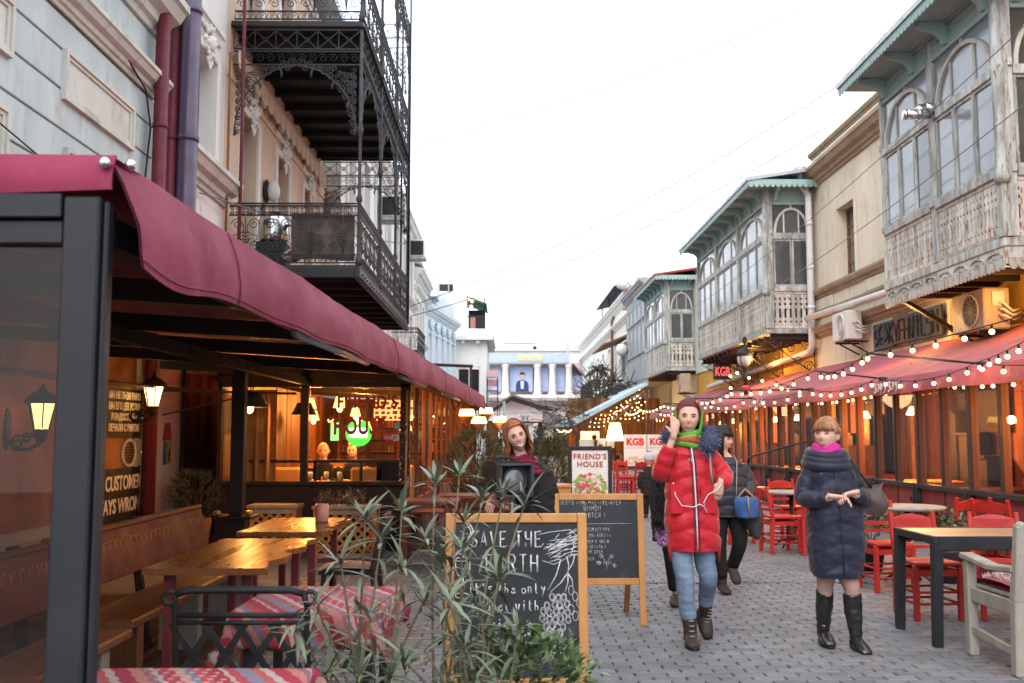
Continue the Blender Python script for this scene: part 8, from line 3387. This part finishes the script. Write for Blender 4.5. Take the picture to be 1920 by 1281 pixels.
def Rm(x=0,y=0,z=0,loc=(0,0,0)):
 return Matrix.Translation(loc)@Matrix.Rotation(R(z),4,'Z')@Matrix.Rotation(R(x),4,'X')@Matrix.Rotation(R(y),4,'Y')
def body_part(t_,joints,M,hands,extra=None,jaw=.36,hk=1.0,skin=None):
 q=MB()
 for ch in joints:
  k_=.6 if ch[-1][2]<.35 else .85 if abs(ch[0][0])>.05 and ch[-1][3]<.04 else 1
  limb(q,[(a,b_,c,d*k_)for a,b_,c,d in ch],10,5)
 q.loft(head_rings(M,hk,jaw))
 for s in(-1,1):
  q.ell(M@V(s*.078*hk,.012,-.004),(.012,.022,.032),8,6,M=M.to_3x3())
 me=remeshed(q,'body',skin or m_skin,.0055)
 if hands:
  h_=MB()
  for args in hands:
   hand(h_,*args)
  bm=bmesh.new()
  bm.from_mesh(me)
  bm.from_mesh(h_.mesh('tmp',m_skin))
  bm.to_mesh(me)
  bm.free()
 return link('body',me,t_,Matrix.Identity(4),True)
def soft(o,lv=1):
 return o
def fur_ring(q,path,r_,n,L,w=.004):
 for k in range(n):
  i=rnd.random()*(len(path)-1)
  a,f=int(i),i-int(i)
  c=V(path[a]).lerp(V(path[min(a+1,len(path)-1)]),f)
  d=V(rnd.gauss(0,1),rnd.gauss(0,1),rnd.gauss(0,1)).normalized()
  p=c+d*r_*rnd.uniform(.5,1)
  e=(d+V(rnd.uniform(-.5,.5),rnd.uniform(-.5,.5),rnd.uniform(-.7,.3))).normalized()*L*rnd.uniform(.6,1.2)
  s_=e.cross(V(rnd.uniform(-1,1),rnd.uniform(-1,1),rnd.uniform(-1,1))).normalized()*w
  q.add([p-s_,p+s_,p+e],[(0,1,2)],1 if rnd.random()<.45 else 0)
m_coat_red=mat("coat_red",(.43,.010,.020),(.37,.008,.017),scale=5,rough=.48,bump=.35,fine=26,sheen=.15,bdist=.006)
m_coat_navy=mat("coat_navy",(.020,.022,.040),(.015,.016,.030),scale=5,rough=.5,bump=.35,fine=26,sheen=.1,bdist=.006)
m_coat_grey=mat("jacket_charcoal",(.035,.037,.045),(.028,.03,.036),scale=5,rough=.55,bump=.3,fine=30)
m_coat_black=mat("coat_black",(.011,.011,.012),(.016,.016,.017),scale=8,rough=.85,bump=.4,fine=60)
m_jeans=mat("jeans_blue",(.105,.145,.215),(.18,.23,.31),(.065,.09,.14),scale=5,rough=.85,bump=.3,fine=70,stretch=(1,1,.4))
m_boot=mat("boot_brown",(.045,.032,.026),(.032,.023,.02),scale=9,rough=.55,bump=.2)
m_boot_black=mat("boot_black_leather",(.012,.011,.012),(.016,.015,.016),scale=9,rough=.28,bump=.15,fine=18,spec=.6)
m_hair_red=mat("hair_dark_red",(.15,.028,.024),(.09,.018,.016),scale=20,rough=.5,bump=.3,stretch=(1,1,.1),vary=.4)
m_hair_auburn=mat("hair_auburn",(.34,.16,.075),(.20,.085,.04),scale=20,rough=.45,bump=.3,vary=.4)
m_hair_ginger=mat("hair_ginger_brown",(.24,.085,.03),(.10,.034,.016),scale=16,rough=.45,bump=.3,vary=.45)
m_hair_black=mat("hair_black",(.012,.010,.010),(.02,.017,.016),scale=20,rough=.4,bump=.2)
m_scarf_green=mat("scarf_green",(.065,.20,.025),(.11,.27,.035),scale=8,rough=.9,bump=.3)
m_zip=mat("zip_white",(.62,.60,.60),rough=.4,bump=0)
m_strap=mat("strap_grey",(.26,.25,.24),rough=.8)
# ---------- woman in the red coat
t=person('woman in a long red quilted coat and green headscarf, hand at her cheek',1.30,7.05,0)
MH=Rm(2,3,-8,(.0,-.02,1.575))
limbs=[[(0,.02,.74,.10),(0,.02,.95,.12),(0,.02,1.25,.13),(0,.02,1.38,.09),(0,0,1.46,.052),(0,-.0,1.53,.05)],
[(-.10,.02,1.34,.045),(-.165,.02,1.26,.04),(-.195,-.02,1.20,.04),(-.175,-.08,1.30,.034),(-.125,-.115,1.44,.028)],
[(.11,.02,1.34,.045),(.19,.03,1.26,.04),(.24,.01,1.19,.04),(.23,-.07,1.14,.034),(.2,-.115,1.13,.028)],
[(-.07,.02,.8,.085),(-.045,-.02,.46,.055),(-.015,.03,.12,.042),(-.005,.0,.06,.035)],
[(.08,.02,.8,.085),(.13,.05,.47,.055),(.15,.25,.22,.042),(.16,.27,.15,.035)]]
body_part(t,limbs,MH,[((-.122,-.118,1.455),(.14,.02,.95),(.3,-.85,.0),.85,1,-1),((.2,-.118,1.13),(-.25,.1,-.9),(.1,-1,0),.4,1,1)])
face_parts(t,MH)
cap_hair(t,MH,m_hair_red,1.02,False,0,150,.5)
q=MB()
lev=[(.655,.170,.135,.03,.02),(.70,.182,.145,.03,.02),(.85,.186,.148,.02,.02),(1.05,.174,.14,.015,.02),(1.2,.168,.135,.01,.02),(1.32,.158,.12,.005,.02),(1.385,.125,.10,.0,.02),(1.43,.085,.085,0,.015)]
coat_mesh(q,lev,.010,.118,.06)
for s in(-1,1): # side tails of the hem
 q.tube([(.03+s*.14,.0,.76),(.03+s*.165,-.01,.67),(.03+s*.172,-.02,.58)],[.045,.04,.004],8,flat=.5)
limb(q,[(-.11,.02,1.35,.066),(-.165,.02,1.26,.068),(-.2,-.02,1.19,.064),(-.185,-.07,1.27,.056),(-.145,-.10,1.375,.046)],18,9,.007,.07)
limb(q,[(.12,.02,1.35,.067),(.19,.03,1.26,.066),(.245,.01,1.185,.064),(.235,-.07,1.14,.055),(.205,-.125,1.125,.047)],18,9,.007,.07)
coat=part('coat',q,m_coat_red,t,True)
q=MB()
q.tube([(.0,-.095,1.40),(.012,-.124,1.25),(.02,-.134,1.05),(.025,-.142,.85),(.03,-.132,.675)],.0085,6,flat=.6)
part('zip',q,m_zip,coat,True)
q=MB()
for d in(-.016,.016):
 q.tube([(.0+d,-.090,1.40),(.012+d,-.119,1.25),(.02+d,-.129,1.05),(.025+d,-.137,.85),(.03+d,-.127,.66)],.007,6,flat=.5)
part('zip_tape',q,m_coat_navy,coat,True)
for s,c in((-1,-.09),(1,.12)):
 q=MB()
 q.grid(lambda u,v:V(c+(u-.5)*.12,-.106-.022*math.sin(PI*u)-.008*v+.045*(u-.5)*s*(1 if s>0 else 1)*s,.92+.2*v),8,8)
 q.grid(lambda u,v:V(c+(u-.5)*.12,-.096+.045*(u-.5),.92+.2*v),2,2)
 part('pocket',q,m_coat_red,coat,True)
q=MB()
q.tube([(-.13,-.115,1.13),(-.12,-.145,1.04),(-.08,-.155,.975),(.0,-.162,.965),(.045,-.160,.985),(.075,-.156,.965),(.095,-.153,.925)],.0035,5)
q.tube([(.075,-.165,.965),(.07,-.168,1.0),(.10,-.166,1.05),(.17,-.15,1.085),(.2,-.14,1.12)],.0035,5)
part('earphone_cable',q,m_zip,t,True)
q=MB()
path=[(-.14,.0,1.43),(-.12,.09,1.45),(0,.13,1.46),(.10,.11,1.47),(.15,.03,1.465),(.145,-.05,1.42),(.095,-.085,1.35)]
fur_ring(q,path,.058,5200,.026,.0022)
fur_ring(q,path[4:],.075,2600,.028,.0022)
q.tube(path,[.045,.045,.045,.05,.062,.068,.05],10)
part('fur_collar',q,[mat("fur_blue",(.055,.065,.12),(.04,.047,.08),rough=.9),mat("fur_grey",(.15,.16,.21),rough=.9)],t,True,kind='stuff')
q=MB() # headscarf: shell round the back of the head, wrap at the neck
rings=[]
for i in range(12):
 e=.62-i*.135
 rings.append([MH@V(.110*max(math.cos(e),.45)*math.sin(a)*(1+.05*math.sin(i)),-.124*max(math.cos(e),.45)*math.cos(a)+.012,.132*math.sin(e))for a in[R(62)+R(236)*k/24 for k in range(25)]])
for r_a,r_b in zip(rings,rings[1:]):
 for k in range(24):
  q.add([r_a[k],r_a[k+1],r_b[k+1],r_b[k]],[(0,1,2,3)],0,True)
for s in(-1,1):
 q.tube([MH@V(s*.088,-.02,.07),MH@V(s*.092,-.035,.03),MH@V(s*.090,-.050,-.02),MH@V(s*.080,-.050,-.08),MH@V(s*.055,-.062,-.128)],[.006,.011,.015,.018,.018],8,flat=.6)
for k in range(4):
 q.tube([(.085*math.sin(a)*(1+.06*k),.015-.095*math.cos(a)*(1+.05*k),1.462-.026*k+.012*math.sin(2*a+k))for a in[2*PI*j/22 for j in range(22)]],.022,8,1 if k==2 else(2 if k==1 else 0),closed=True)
part('headscarf',q,[m_scarf_green,mat("scarf_red",(.36,.05,.03),rough=.9),mat("scarf_olive",(.22,.24,.05),rough=.9)],t,True)
for pts,s in(([(-.062,.02,.70,.080),(-.055,-.02,.56,.072),(-.045,-.035,.46,.064),(-.03,.0,.3,.060),(-.012,.02,.19,.054)],-1),([(.095,.02,.70,.080),(.112,.03,.56,.072),(.135,.05,.46,.064),(.145,.17,.33,.058),(.148,.22,.26,.052)],1)):
 q=MB()
 limb(q,pts,18,14)
 q.v=[tuple(V(p)+V(1,0,0)*.006*noise.noise(V(p)*22)+V(0,1,0)*.008*noise.noise(V(p[0]*8,p[1]*8,p[2]*34)))for p in q.v]
 part('jeans_leg',q,m_jeans,t,True)
for A,T,Sh in(((-.004,.02,.10),(-.02,-1,-.02),[(-.004,.022,.04,.046),(-.005,.02,.12,.047),(-.012,.02,.215,.056)]),((.155,.26,.20),(.10,-.55,-.83),[(.157,.275,.17,.046),(.152,.25,.22,.047),(.148,.215,.30,.056)])):
 q=MB()
 sd,u=boot(q,A,T,Sh[-1][:3],0)
 limb(q,Sh,14,6)
 b0=part('boot',q,m_boot,t,True)
 q=MB()
 A_,T_=V(A),V(T).normalized()
 def ring(c,w,h):
  return[c+sd*w*math.cos(a)+T_*h*math.sin(a)for a in[2*PI*i/16 for i in range(16)]]
 q.loft([ring(A_+T_*.06-u*.098,.048,.128),ring(A_+T_*.06-u*.078,.047,.126)])
 part('sole',q,m_black,b0,True)
 q=MB()
 for k in range(5):
  c=A_+T_*(.075-.008*k)+u*(-.02+.033*k)
  q.tube([c-sd*.018,c+T_*.008,c+sd*.018],.004,5)
 part('lace',q,m_strap,b0,True)
q=MB()
q.tube([(.125,.11,1.40),(.135,.02,1.42),(.132,-.085,1.33),(.13,-.128,1.2),(.14,-.125,1.12)],.017,6,flat=.4)
part('backpack_strap',q,m_strap,t,True)
# ---------- woman in the navy coat
t=person('woman in a dark navy quilted coat and pink scarf, looking sideways, hands together',2.33,6.95,0)
MH=Rm(0,2,-38,(-.09,-.02,1.455))
limbs=[[(-.03,.02,.64,.1),(-.04,.02,.9,.12),(-.05,.02,1.15,.13),(-.07,.02,1.26,.08),(-.085,0,1.34,.05),(-.09,0,1.40,.05)],
[(-.155,.02,1.22,.045),(-.225,.03,1.10,.04),(-.25,.01,1.03,.04),(-.20,-.12,1.02,.032),(-.12,-.20,1.04,.028)],
[(.04,.02,1.22,.045),(.115,.03,1.10,.04),(.15,.02,1.03,.04),(.10,-.12,1.035,.032),(.02,-.20,1.065,.028)],
[(-.11,.02,.65,.085),(-.105,.06,.40,.055),(-.095,.12,.2,.05),(-.09,.16,.08,.036)],
[(.02,.02,.65,.085),(.055,-.02,.40,.055),(.07,.0,.2,.05),(.08,.0,.08,.036)]]
body_part(t,limbs,MH,[((-.125,-.21,1.045),(.85,-.25,-.12),(-.1,.4,.9),1.0,1,-1),((.025,-.21,1.07),(-.85,-.25,-.15),(.1,.4,.9),1.15,1,1)],.34)
face_parts(t,MH,look=-.004)
cap_hair(t,MH,m_hair_auburn,.965,True,0,300,up=True)
q=MB()
q.ell(MH@V(.02,.11,.02),(.05,.045,.06),10,7)
part('hair_knot',q,m_hair_auburn,t,True)
q=MB()
lev=[(.485,.155,.13,-.03,.03),(.52,.172,.14,-.03,.03),(.70,.192,.15,-.03,.025),(.90,.190,.148,-.035,.02),(1.05,.172,.136,-.045,.02),(1.18,.162,.126,-.055,.02),(1.26,.13,.11,-.065,.02),(1.31,.09,.085,-.075,.015)]
coat_mesh(q,lev,.009,.145,.085)
limb(q,[(-.17,.02,1.23,.066),(-.225,.03,1.12,.064),(-.25,.01,1.03,.062),(-.21,-.11,1.02,.054),(-.145,-.175,1.035,.044)],18,9,.006,.08)
limb(q,[(.055,.02,1.23,.066),(.115,.03,1.12,.064),(.15,.02,1.03,.062),(.11,-.11,1.035,.054),(.05,-.175,1.06,.044)],18,9,.006,.08)
coat=part('coat',q,m_coat_navy,t,True)
q=MB()
q.tube([(-.075,-.105,1.25),(-.06,-.117,1.1),(-.045,-.138,.9),(-.035,-.138,.7),(-.03,-.122,.51)],.007,6,flat=.5)
part('zip',q,m_coat_grey,coat,True)
q=MB()
for k in range(3):
 q.tube([(-.08+(.115+.012*k)*math.sin(a),.02-(.105+.01*k)*math.cos(a),1.325-.035*k+.035*(1+math.cos(a))*-.5+.02)for a in[2*PI*j/26 for j in range(26)]],.036,10,closed=True)
part('hood',q,m_coat_navy,coat,True)
q=MB()
for k in range(2):
 q.tube([(-.085+(.082-.006*k)*math.sin(a),.0-(.085-.005*k)*math.cos(a),1.35+.018*k+.012*math.sin(3*a))for a in[2*PI*j/22 for j in range(22)]],.024,8,closed=True)
part('scarf',q,mat("scarf_pink",(.45,.03,.22),(.36,.025,.17),scale=9,rough=.85),t,True)
for pts in([(-.1,.03,.50,.068),(-.103,.06,.42,.056),(-.1,.08,.36,.052)],[(.03,.0,.50,.068),(.055,-.015,.42,.056),(.06,-.01,.36,.052)]):
 q=MB()
 limb(q,pts,14,6)
 part('stocking',q,mat("stockings",(.36,.22,.18),rough=.7)if 'stockings' not in MATS else MATS['stockings'],t,True)
for A,T,Sh in(((-.088,.17,.105),(-.03,-1,-.05),[(-.088,.175,.05,.043),(-.09,.165,.13,.044),(-.096,.12,.25,.056),(-.1,.085,.385,.060)]),((.082,.0,.085),(.08,-1,-.05),[(.08,.005,.03,.043),(.078,.0,.11,.044),(.066,-.005,.24,.057),(.056,-.012,.375,.062)])):
 q=MB()
 sd,u=boot(q,A,T,Sh[-1][:3],0)
 limb(q,Sh,16,10,.0035,.05)
 b0=part('boot',q,m_boot_black,t,True)
 q=MB()
 A_,T_=V(A),V(T).normalized()
 q.loft([[A_+T_*.075-u*d+sd*.046*math.cos(a)+T_*.115*math.sin(a)for a in[2*PI*i/16 for i in range(16)]]for d in(.092,.08)])
 q.loft([[A_-T_*.03-u*d+sd*.03*math.cos(a)+T_*.03*math.sin(a)for a in[2*PI*i/12 for i in range(12)]]for d in(min(A[2]-.002,.12),.06)])
 part('sole',q,m_black,b0,True)
bag=thing('handbag','brown and grey slouchy handbag hanging at the navy coat','handbag',(2.52,6.9,.95))
q=MB()
q.grid(lambda u,v:V(2.50+.02*math.sin(7*v)+.17*(u-.3)+.05*math.sin(PI*u),6.90-.055*math.sin(PI*u)*math.sin(PI*min(v+.15,1)),.93+.17*v-.05*math.sin(PI*u)*(1-v)+.05*u),12,10)
q.grid(lambda u,v:V(2.50+.02*math.sin(7*v)+.17*(u-.3)+.05*math.sin(PI*u),6.91+.055*math.sin(PI*u)*math.sin(PI*min(v+.15,1)),.93+.17*v-.05*math.sin(PI*u)*(1-v)+.05*u),12,10)
part('pouch',q,mat("bag_leather",(.07,.028,.026),(.055,.045,.042),scale=8,rough=.45,bump=.2,lo=.45,hi=.55),bag)
q=MB()
q.tube([(2.53,6.9,1.1),(2.45,6.83,1.17),(2.405,6.83,1.24),(2.395,6.92,1.295),(2.42,7.05,1.2),(2.56,6.93,1.12)],.011,6,flat=.5)
part('strap',q,m_black,bag)
# ---------- smiling woman leaning out behind the stage lamp
t=person('smiling woman with long ginger hair and maroon scarf leaning out behind the stage lamp',.10,8.0,0)
MH=Rm(2,-18,8,(.0,-.04,1.44))
limbs=[[(.16,.02,.8,.1),(.15,.02,1.05,.12),(.09,.02,1.2,.08),(.035,.0,1.3,.05),(.01,-.01,1.38,.05)],
[(.02,.02,1.18,.05),(-.12,.0,1.05,.045),(-.18,-.12,.98,.03)],[(.2,.02,1.18,.05),(.25,.02,.95,.045),(.24,-.03,.75,.03)],
[(.12,.02,.8,.09),(.11,.0,.45,.06),(.10,.02,.06,.04)],[(.22,.02,.8,.09),(.22,.02,.45,.06),(.22,.02,.06,.04)]]
body_part(t,limbs,MH,[((-.18,-.13,.975),(-.3,-.4,-.8),(0,-1,.3),.5,1,-1),((.24,-.03,.74),(0,0,-1),(0,-1,0),.4,1,1)])
face_parts(t,MH,1.04,smile=.012)
cap_hair(t,MH,m_hair_ginger,1.12,False,.17,330)
q=MB()
coat_mesh(q,[(.45,.20,.15,.17,.03),(.8,.19,.15,.17,.03),(1.0,.18,.14,.16,.03),(1.15,.165,.13,.12,.03),(1.22,.12,.1,.09,.02),(1.27,.08,.08,.06,.015)],.004,.5,0)
limb(q,[(.02,.02,1.16,.065),(-.07,.03,1.08,.062),(-.13,.0,1.03,.058),(-.17,-.10,.985,.045)],14,8)
limb(q,[(.22,.02,1.16,.068),(.27,.03,1.02,.062),(.275,.02,.9,.058),(.245,-.03,.76,.045)],14,8)
part('coat',q,m_coat_black,t,True)
q=MB()
for k in range(4):
 q.tube([(.045+.016*k+(.085+.012*k)*math.sin(a),.01-(.085+.012*k)*math.cos(a),1.275-.035*k+.012*math.sin(3*a+k))for a in[2*PI*j/22 for j in range(22)]],.024,8,closed=True)
part('scarf',q,mat("scarf_maroon",(.17,.012,.035),(.12,.01,.03),scale=9,rough=.95,bump=.4),t,True)
for x in(.12,.22):
 q=MB()
 limb(q,[(x,.03,.6,.085),(x,.02,.4,.07),(x,.03,.1,.055)],12,6)
 part('trouser_leg',q,m_coat_black,t,True)
 q=MB()
 boot(q,(x,.03,.09),(0,-1,0),(x,.03,.2),0)
 part('boot',q,m_boot,t,True)
 # ---------- dark haired woman behind the red coat
t=person('dark haired woman in a charcoal jacket half hidden behind the red coat',2.05,9.4,0)
MH=Rm(4,0,58,(.0,.0,1.41))
limbs=[[(.04,.02,.82,.1),(.05,.02,1.0,.12),(.04,.02,1.2,.08),(.01,0,1.28,.05),(.0,0,1.34,.05)],[(-.1,.02,1.18,.05),(-.14,.0,.95,.045),(-.1,-.1,.8,.03)],
[(.16,.02,1.18,.05),(.24,.02,1.0,.045),(.2,-.1,.86,.03)],[(-.03,.02,.75,.085),(-.06,-.03,.42,.055),(-.02,.0,.08,.04)],[(.1,.02,.75,.085),(.13,.0,.45,.055),(.10,.2,.16,.04)]]
body_part(t,limbs,MH,[((.2,-.12,.85),(-.2,-.4,-.9),(0,-1,.3),.9,1,1)])
face_parts(t,MH)
cap_hair(t,MH,m_hair_black,1.05,True,.16,190)
q=MB()
coat_mesh(q,[(.70,.175,.14,.04,.02),(.9,.19,.15,.04,.02),(1.08,.185,.14,.04,.02),(1.18,.15,.12,.035,.02),(1.25,.08,.08,.02,.015)],.012,.09,.02)
limb(q,[(-.1,.02,1.16,.07),(-.16,.02,1.0,.068),(-.15,-.05,.88,.055),(-.1,-.11,.82,.045)],14,8,.008,.08)
limb(q,[(.17,.02,1.16,.07),(.235,.02,1.06,.07),(.25,.0,.98,.066),(.205,-.10,.89,.05)],14,8,.008,.08)
coat=part('jacket',q,m_coat_grey,t,True)
q=MB()
q.tube([(.11,.1,1.2),(.12,.02,1.25),(.12,-.08,1.2),(.1,-.14,1.05),(.09,-.15,.85)],.016,6,flat=.4)
part('backpack_strap',q,m_strap,t,True)
for pts in([(-.03,.02,.74,.095),(-.05,-.02,.45,.07),(-.03,.0,.14,.058)],[(.11,.02,.74,.095),(.15,.0,.48,.072),(.115,.16,.22,.056)]):
 q=MB()
 limb(q,pts,14,8)
 part('trouser_leg',q,m_coat_black,t,True)
for A,T in(((-.025,.0,.095),(.1,-1,0)),((.11,.19,.19),(.15,-.5,-.85))):
 q=MB()
 boot(q,A,T,A,0)
 limb(q,[(A[0],A[1],A[2]-.03,.045),(A[0],A[1],A[2]+.08,.05)],12,4)
 part('boot',q,m_boot,t,True)
bag=thing('shoulder_bag','blue cloth bag with brown strap carried by the dark haired woman','bag',(2.24,9.2,.72))
q=MB()
q.loft([[V(2.22+a*w+dx,9.2+b_*.06,z)for a,b_ in[(math.cos(k*PI/8),math.sin(k*PI/8))for k in range(16)]]for z,w,dx in((.70,.09,.01),(.72,.115,.01),(.85,.115,0),(.89,.10,0))])
part('pouch',q,mat("bag_blue",(.03,.07,.20),(.04,.10,.26),scale=9,rough=.8),bag)
q=MB()
q.tube([(2.22,9.135,.89),(2.225,9.13,.8),(2.24,9.135,.71)],.014,5,flat=.4)
q.tube([(2.14,9.2,.88),(2.22,9.24,.96),(2.3,9.2,.88)],.010,5)
part('strap',q,m_boardframe,bag)
q=MB()
q.loft([[V(2.27+a*w+dx,9.28+b_*.05,z)for a,b_ in[(math.cos(k*PI/8),math.sin(k*PI/8))for k in range(16)]]for z,w,dx in((.50,.012,.06),(.54,.05,.05),(.70,.10,.02),(.78,.10,0))])
solo('folded_coat',q,m_coat_grey,'grey garment hanging below the blue cloth bag','garment',(2.27,9.28,.6))
# ---------- person in black fur behind, on the other side of the red coat
t=person('person in a black fur coat with pink gloves mostly hidden behind the red coat',1.40,8.65,0)
MH=Rm(0,0,10,(.10,.05,1.46))
limbs=[[(.06,.02,.75,.1),(.06,.02,1.0,.12),(.09,.02,1.25,.08),(.1,.04,1.33,.05),(.1,.05,1.39,.05)],[(-.02,.02,1.2,.05),(-.07,.0,.95,.045),(-.06,-.06,.66,.03)],[(.2,.02,1.2,.05),(.24,.0,1.0,.045),(.2,-.1,.8,.03)],
[(.0,.02,.75,.085),(.03,-.02,.42,.055),(.08,.1,.08,.04)],[(.12,.02,.75,.085),(.14,.05,.42,.055),(.15,.2,.10,.04)]]
body_part(t,limbs,MH,[((-.06,-.065,.655),(0,-.2,-1),(0,-1,.2),.6,1,-1)])
face_parts(t,MH)
cap_hair(t,MH,m_hair_black,1.04,True,0,60)
q=MB()
coat_mesh(q,[(.55,.17,.14,.05,.02),(.8,.18,.14,.05,.02),(1.08,.17,.14,.07,.02),(1.24,.13,.11,.08,.02),(1.32,.08,.08,.09,.03)],.003,.3,0)
arm=[(-.02,.02,1.2,.068),(-.075,.02,1.0,.066),(-.085,.0,.86,.064),(-.06,-.06,.70,.055)]
limb(q,arm,14,8)
limb(q,[(.2,.02,1.2,.068),(.24,.0,1.0,.066),(.2,-.1,.84,.05)],14,8)
fur_ring(q,[p[:3]for p in arm],.065,1500,.03,.004)
fur_ring(q,[(-.04,-.08,1.15),(-.06,-.1,.9),(-.05,-.1,.65)],.06,900,.03,.004)
part('fur_coat',q,[m_coat_black,m_coat_black],t,True,kind='stuff')
q=MB()
fur_ring(q,[(-.06,-.07,.66),(-.055,-.09,.60),(-.05,-.09,.55)],.035,700,.04,.006)
part('glove',q,[mat("glove_pink",(.50,.25,.48),rough=.9),mat("glove_lilac",(.42,.2,.42),rough=.9)],t,True,kind='stuff')
for pts in([(.0,.02,.7,.09),(.03,-.02,.45,.068),(.075,.09,.14,.055)],[(.12,.02,.7,.09),(.14,.05,.45,.068),(.15,.18,.16,.055)]):
 q=MB()
 limb(q,pts,14,8)
 part('trouser_leg',q,m_coat_black,t,True)
for A in((.08,.1,.09),(.15,.2,.10)):
 q=MB()
 boot(q,A,(-.2,-1,0),A,0)
 part('boot',q,m_boot,t,True)
 # ---------- child walking away
t=person('child in a black padded jacket and pale grey bobble hat walking away',2.55,17.6,PI)
k=.78
MH=Rm(0,0,0,(.0,-.0,1.02))
limbs=[[(0,.0,.5,.08),(0,.0,.7,.1),(0,0,.84,.06),(0,0,.92,.042)],[(-.1,0,.82,.04),(-.15,.02,.65,.036),(-.16,-.02,.5,.025)],[(.1,0,.82,.04),(.15,.02,.65,.036),(.16,-.02,.5,.025)],
[(-.06,0,.5,.065),(-.06,.0,.28,.042),(-.06,.05,.05,.032)],[(.06,0,.5,.065),(.055,.0,.28,.042),(.05,-.05,.05,.032)]]
body_part(t,limbs,MH,[((-.16,-.02,.5),(0,-.1,-1),(-1,0,0),.4,.75,-1),((.16,-.02,.5),(0,-.1,-1),(1,0,0),.4,.75,1)],hk=.86)
face_parts(t,MH,.86)
q=MB()
coat_mesh(q,[(.40,.155,.13,0,0),(.6,.16,.13,0,0),(.76,.145,.12,0,0),(.86,.10,.09,0,0),(.91,.06,.06,0,0)],.010,.085,0)
limb(q,[(-.11,0,.80,.06),(-.155,.02,.66,.058),(-.165,-.01,.53,.045)],12,7,.006,.07)
limb(q,[(.11,0,.80,.06),(.155,.02,.66,.058),(.165,-.01,.53,.045)],12,7,.006,.07)
part('jacket',q,m_coat_black,t,True)
q=MB()
q.lathe([(.088,-.02),(.092,.02),(.085,.07),(.06,.115),(.02,.135),(.004,.138)],MH.translation,18)
q.ell(MH.translation+V(0,0,.155),.032,10,7)
part('hat',q,mat("hat_lilac",(.38,.37,.42),(.32,.31,.36),scale=14,rough=.95,bump=.5,fine=40),t,True)
for s in(-1,1):
 q=MB()
 limb(q,[(s*.06,0,.46,.07),(s*.06,0,.3,.055),(s*.055,s*-.04,.08,.045)],12,6)
 part('trouser_leg',q,m_coat_black,t,True)
 q=MB()
 boot(q,(s*.055,s*-.045,.085),(0,-1,0),(0,0,.1),0,.8)
 part('boot',q,m_boot,t,True)
 # ---------- guests inside the pavilion
for(x,y,lab,hair)in((-2.62,14.6,'balding guest in black seated behind the pavilion glass',0),(-2.22,14.8,'bearded guest seated by the green sign behind the glass',1)):
 t=thing('person',lab,'person',(x,y,0),0,'guests seated in the pavilion')
 MH=Rm(6,0,6 if not hair else-10,(0,-.06,1.22))
 body_part(t,[[(0,.05,.5,.12),(0,.02,.75,.14),(0,-.01,.95,.12),(0,-.03,1.05,.055),(0,-.05,1.13,.055)],[(-.17,0,.98,.055),(-.24,-.05,.78,.045),(-.1,-.25,.8,.03)],[(.17,0,.98,.055),(.24,-.05,.78,.045),(.1,-.25,.8,.03)],
 [(-.1,.03,.5,.085),(-.1,-.35,.5,.06),(-.1,-.36,.08,.04)],[(.1,.03,.5,.085),(.1,-.35,.5,.06),(.1,-.36,.08,.04)]],MH,
 [((-.1,-.26,.8),(.8,-.5,0),(0,0,1),.6,1,-1),((.1,-.26,.8),(-.8,-.5,0),(0,0,1),.6,1,1)],hk=1.06)
 face_parts(t,MH,1.06)
 q=MB()
 coat_mesh(q,[(.46,.17,.14,0,.04),(.7,.19,.15,0,.02),(.92,.2,.13,0,0),(1.02,.13,.1,0,-.02),(1.07,.07,.07,0,-.03)],.0,.3,0)
 for s in(-1,1):
  limb(q,[(s*.17,0,.97,.07),(s*.25,-.04,.78,.062),(s*.12,-.24,.8,.045)],12,7)
 part('pullover',q,m_coat_black,t,True)
 for s in(-1,1):
  q=MB()
  limb(q,[(s*.1,.05,.5,.09),(s*.1,-.33,.51,.075),(s*.1,-.37,.1,.055)],12,7)
  part('trouser_leg',q,m_coat_grey,t,True)
  q=MB()
  boot(q,(s*.1,-.36,.12),(0,-1,0),(0,0,.1),0)
  part('shoe',q,m_black,t,True)
 if hair:
  cap_hair(t,MH,m_hair_black,1.08,False,0,60)
  q=MB()
  fur_ring(q,[MH@V(-.05,-.055,-.075),MH@V(0,-.085,-.1),MH@V(.05,-.055,-.075)],.02,400,.02,.003)
  part('beard',q,[m_hair_auburn,m_hair_ginger],t,True,kind='stuff')
 else:
  q=MB()
  fur_ring(q,[MH@V(-.075,.02,.02),MH@V(0,.1,.0),MH@V(.075,.02,.02)],.02,300,.015,.003)
  part('hair',q,[m_hair_black,m_coat_grey],t,True,kind='stuff')
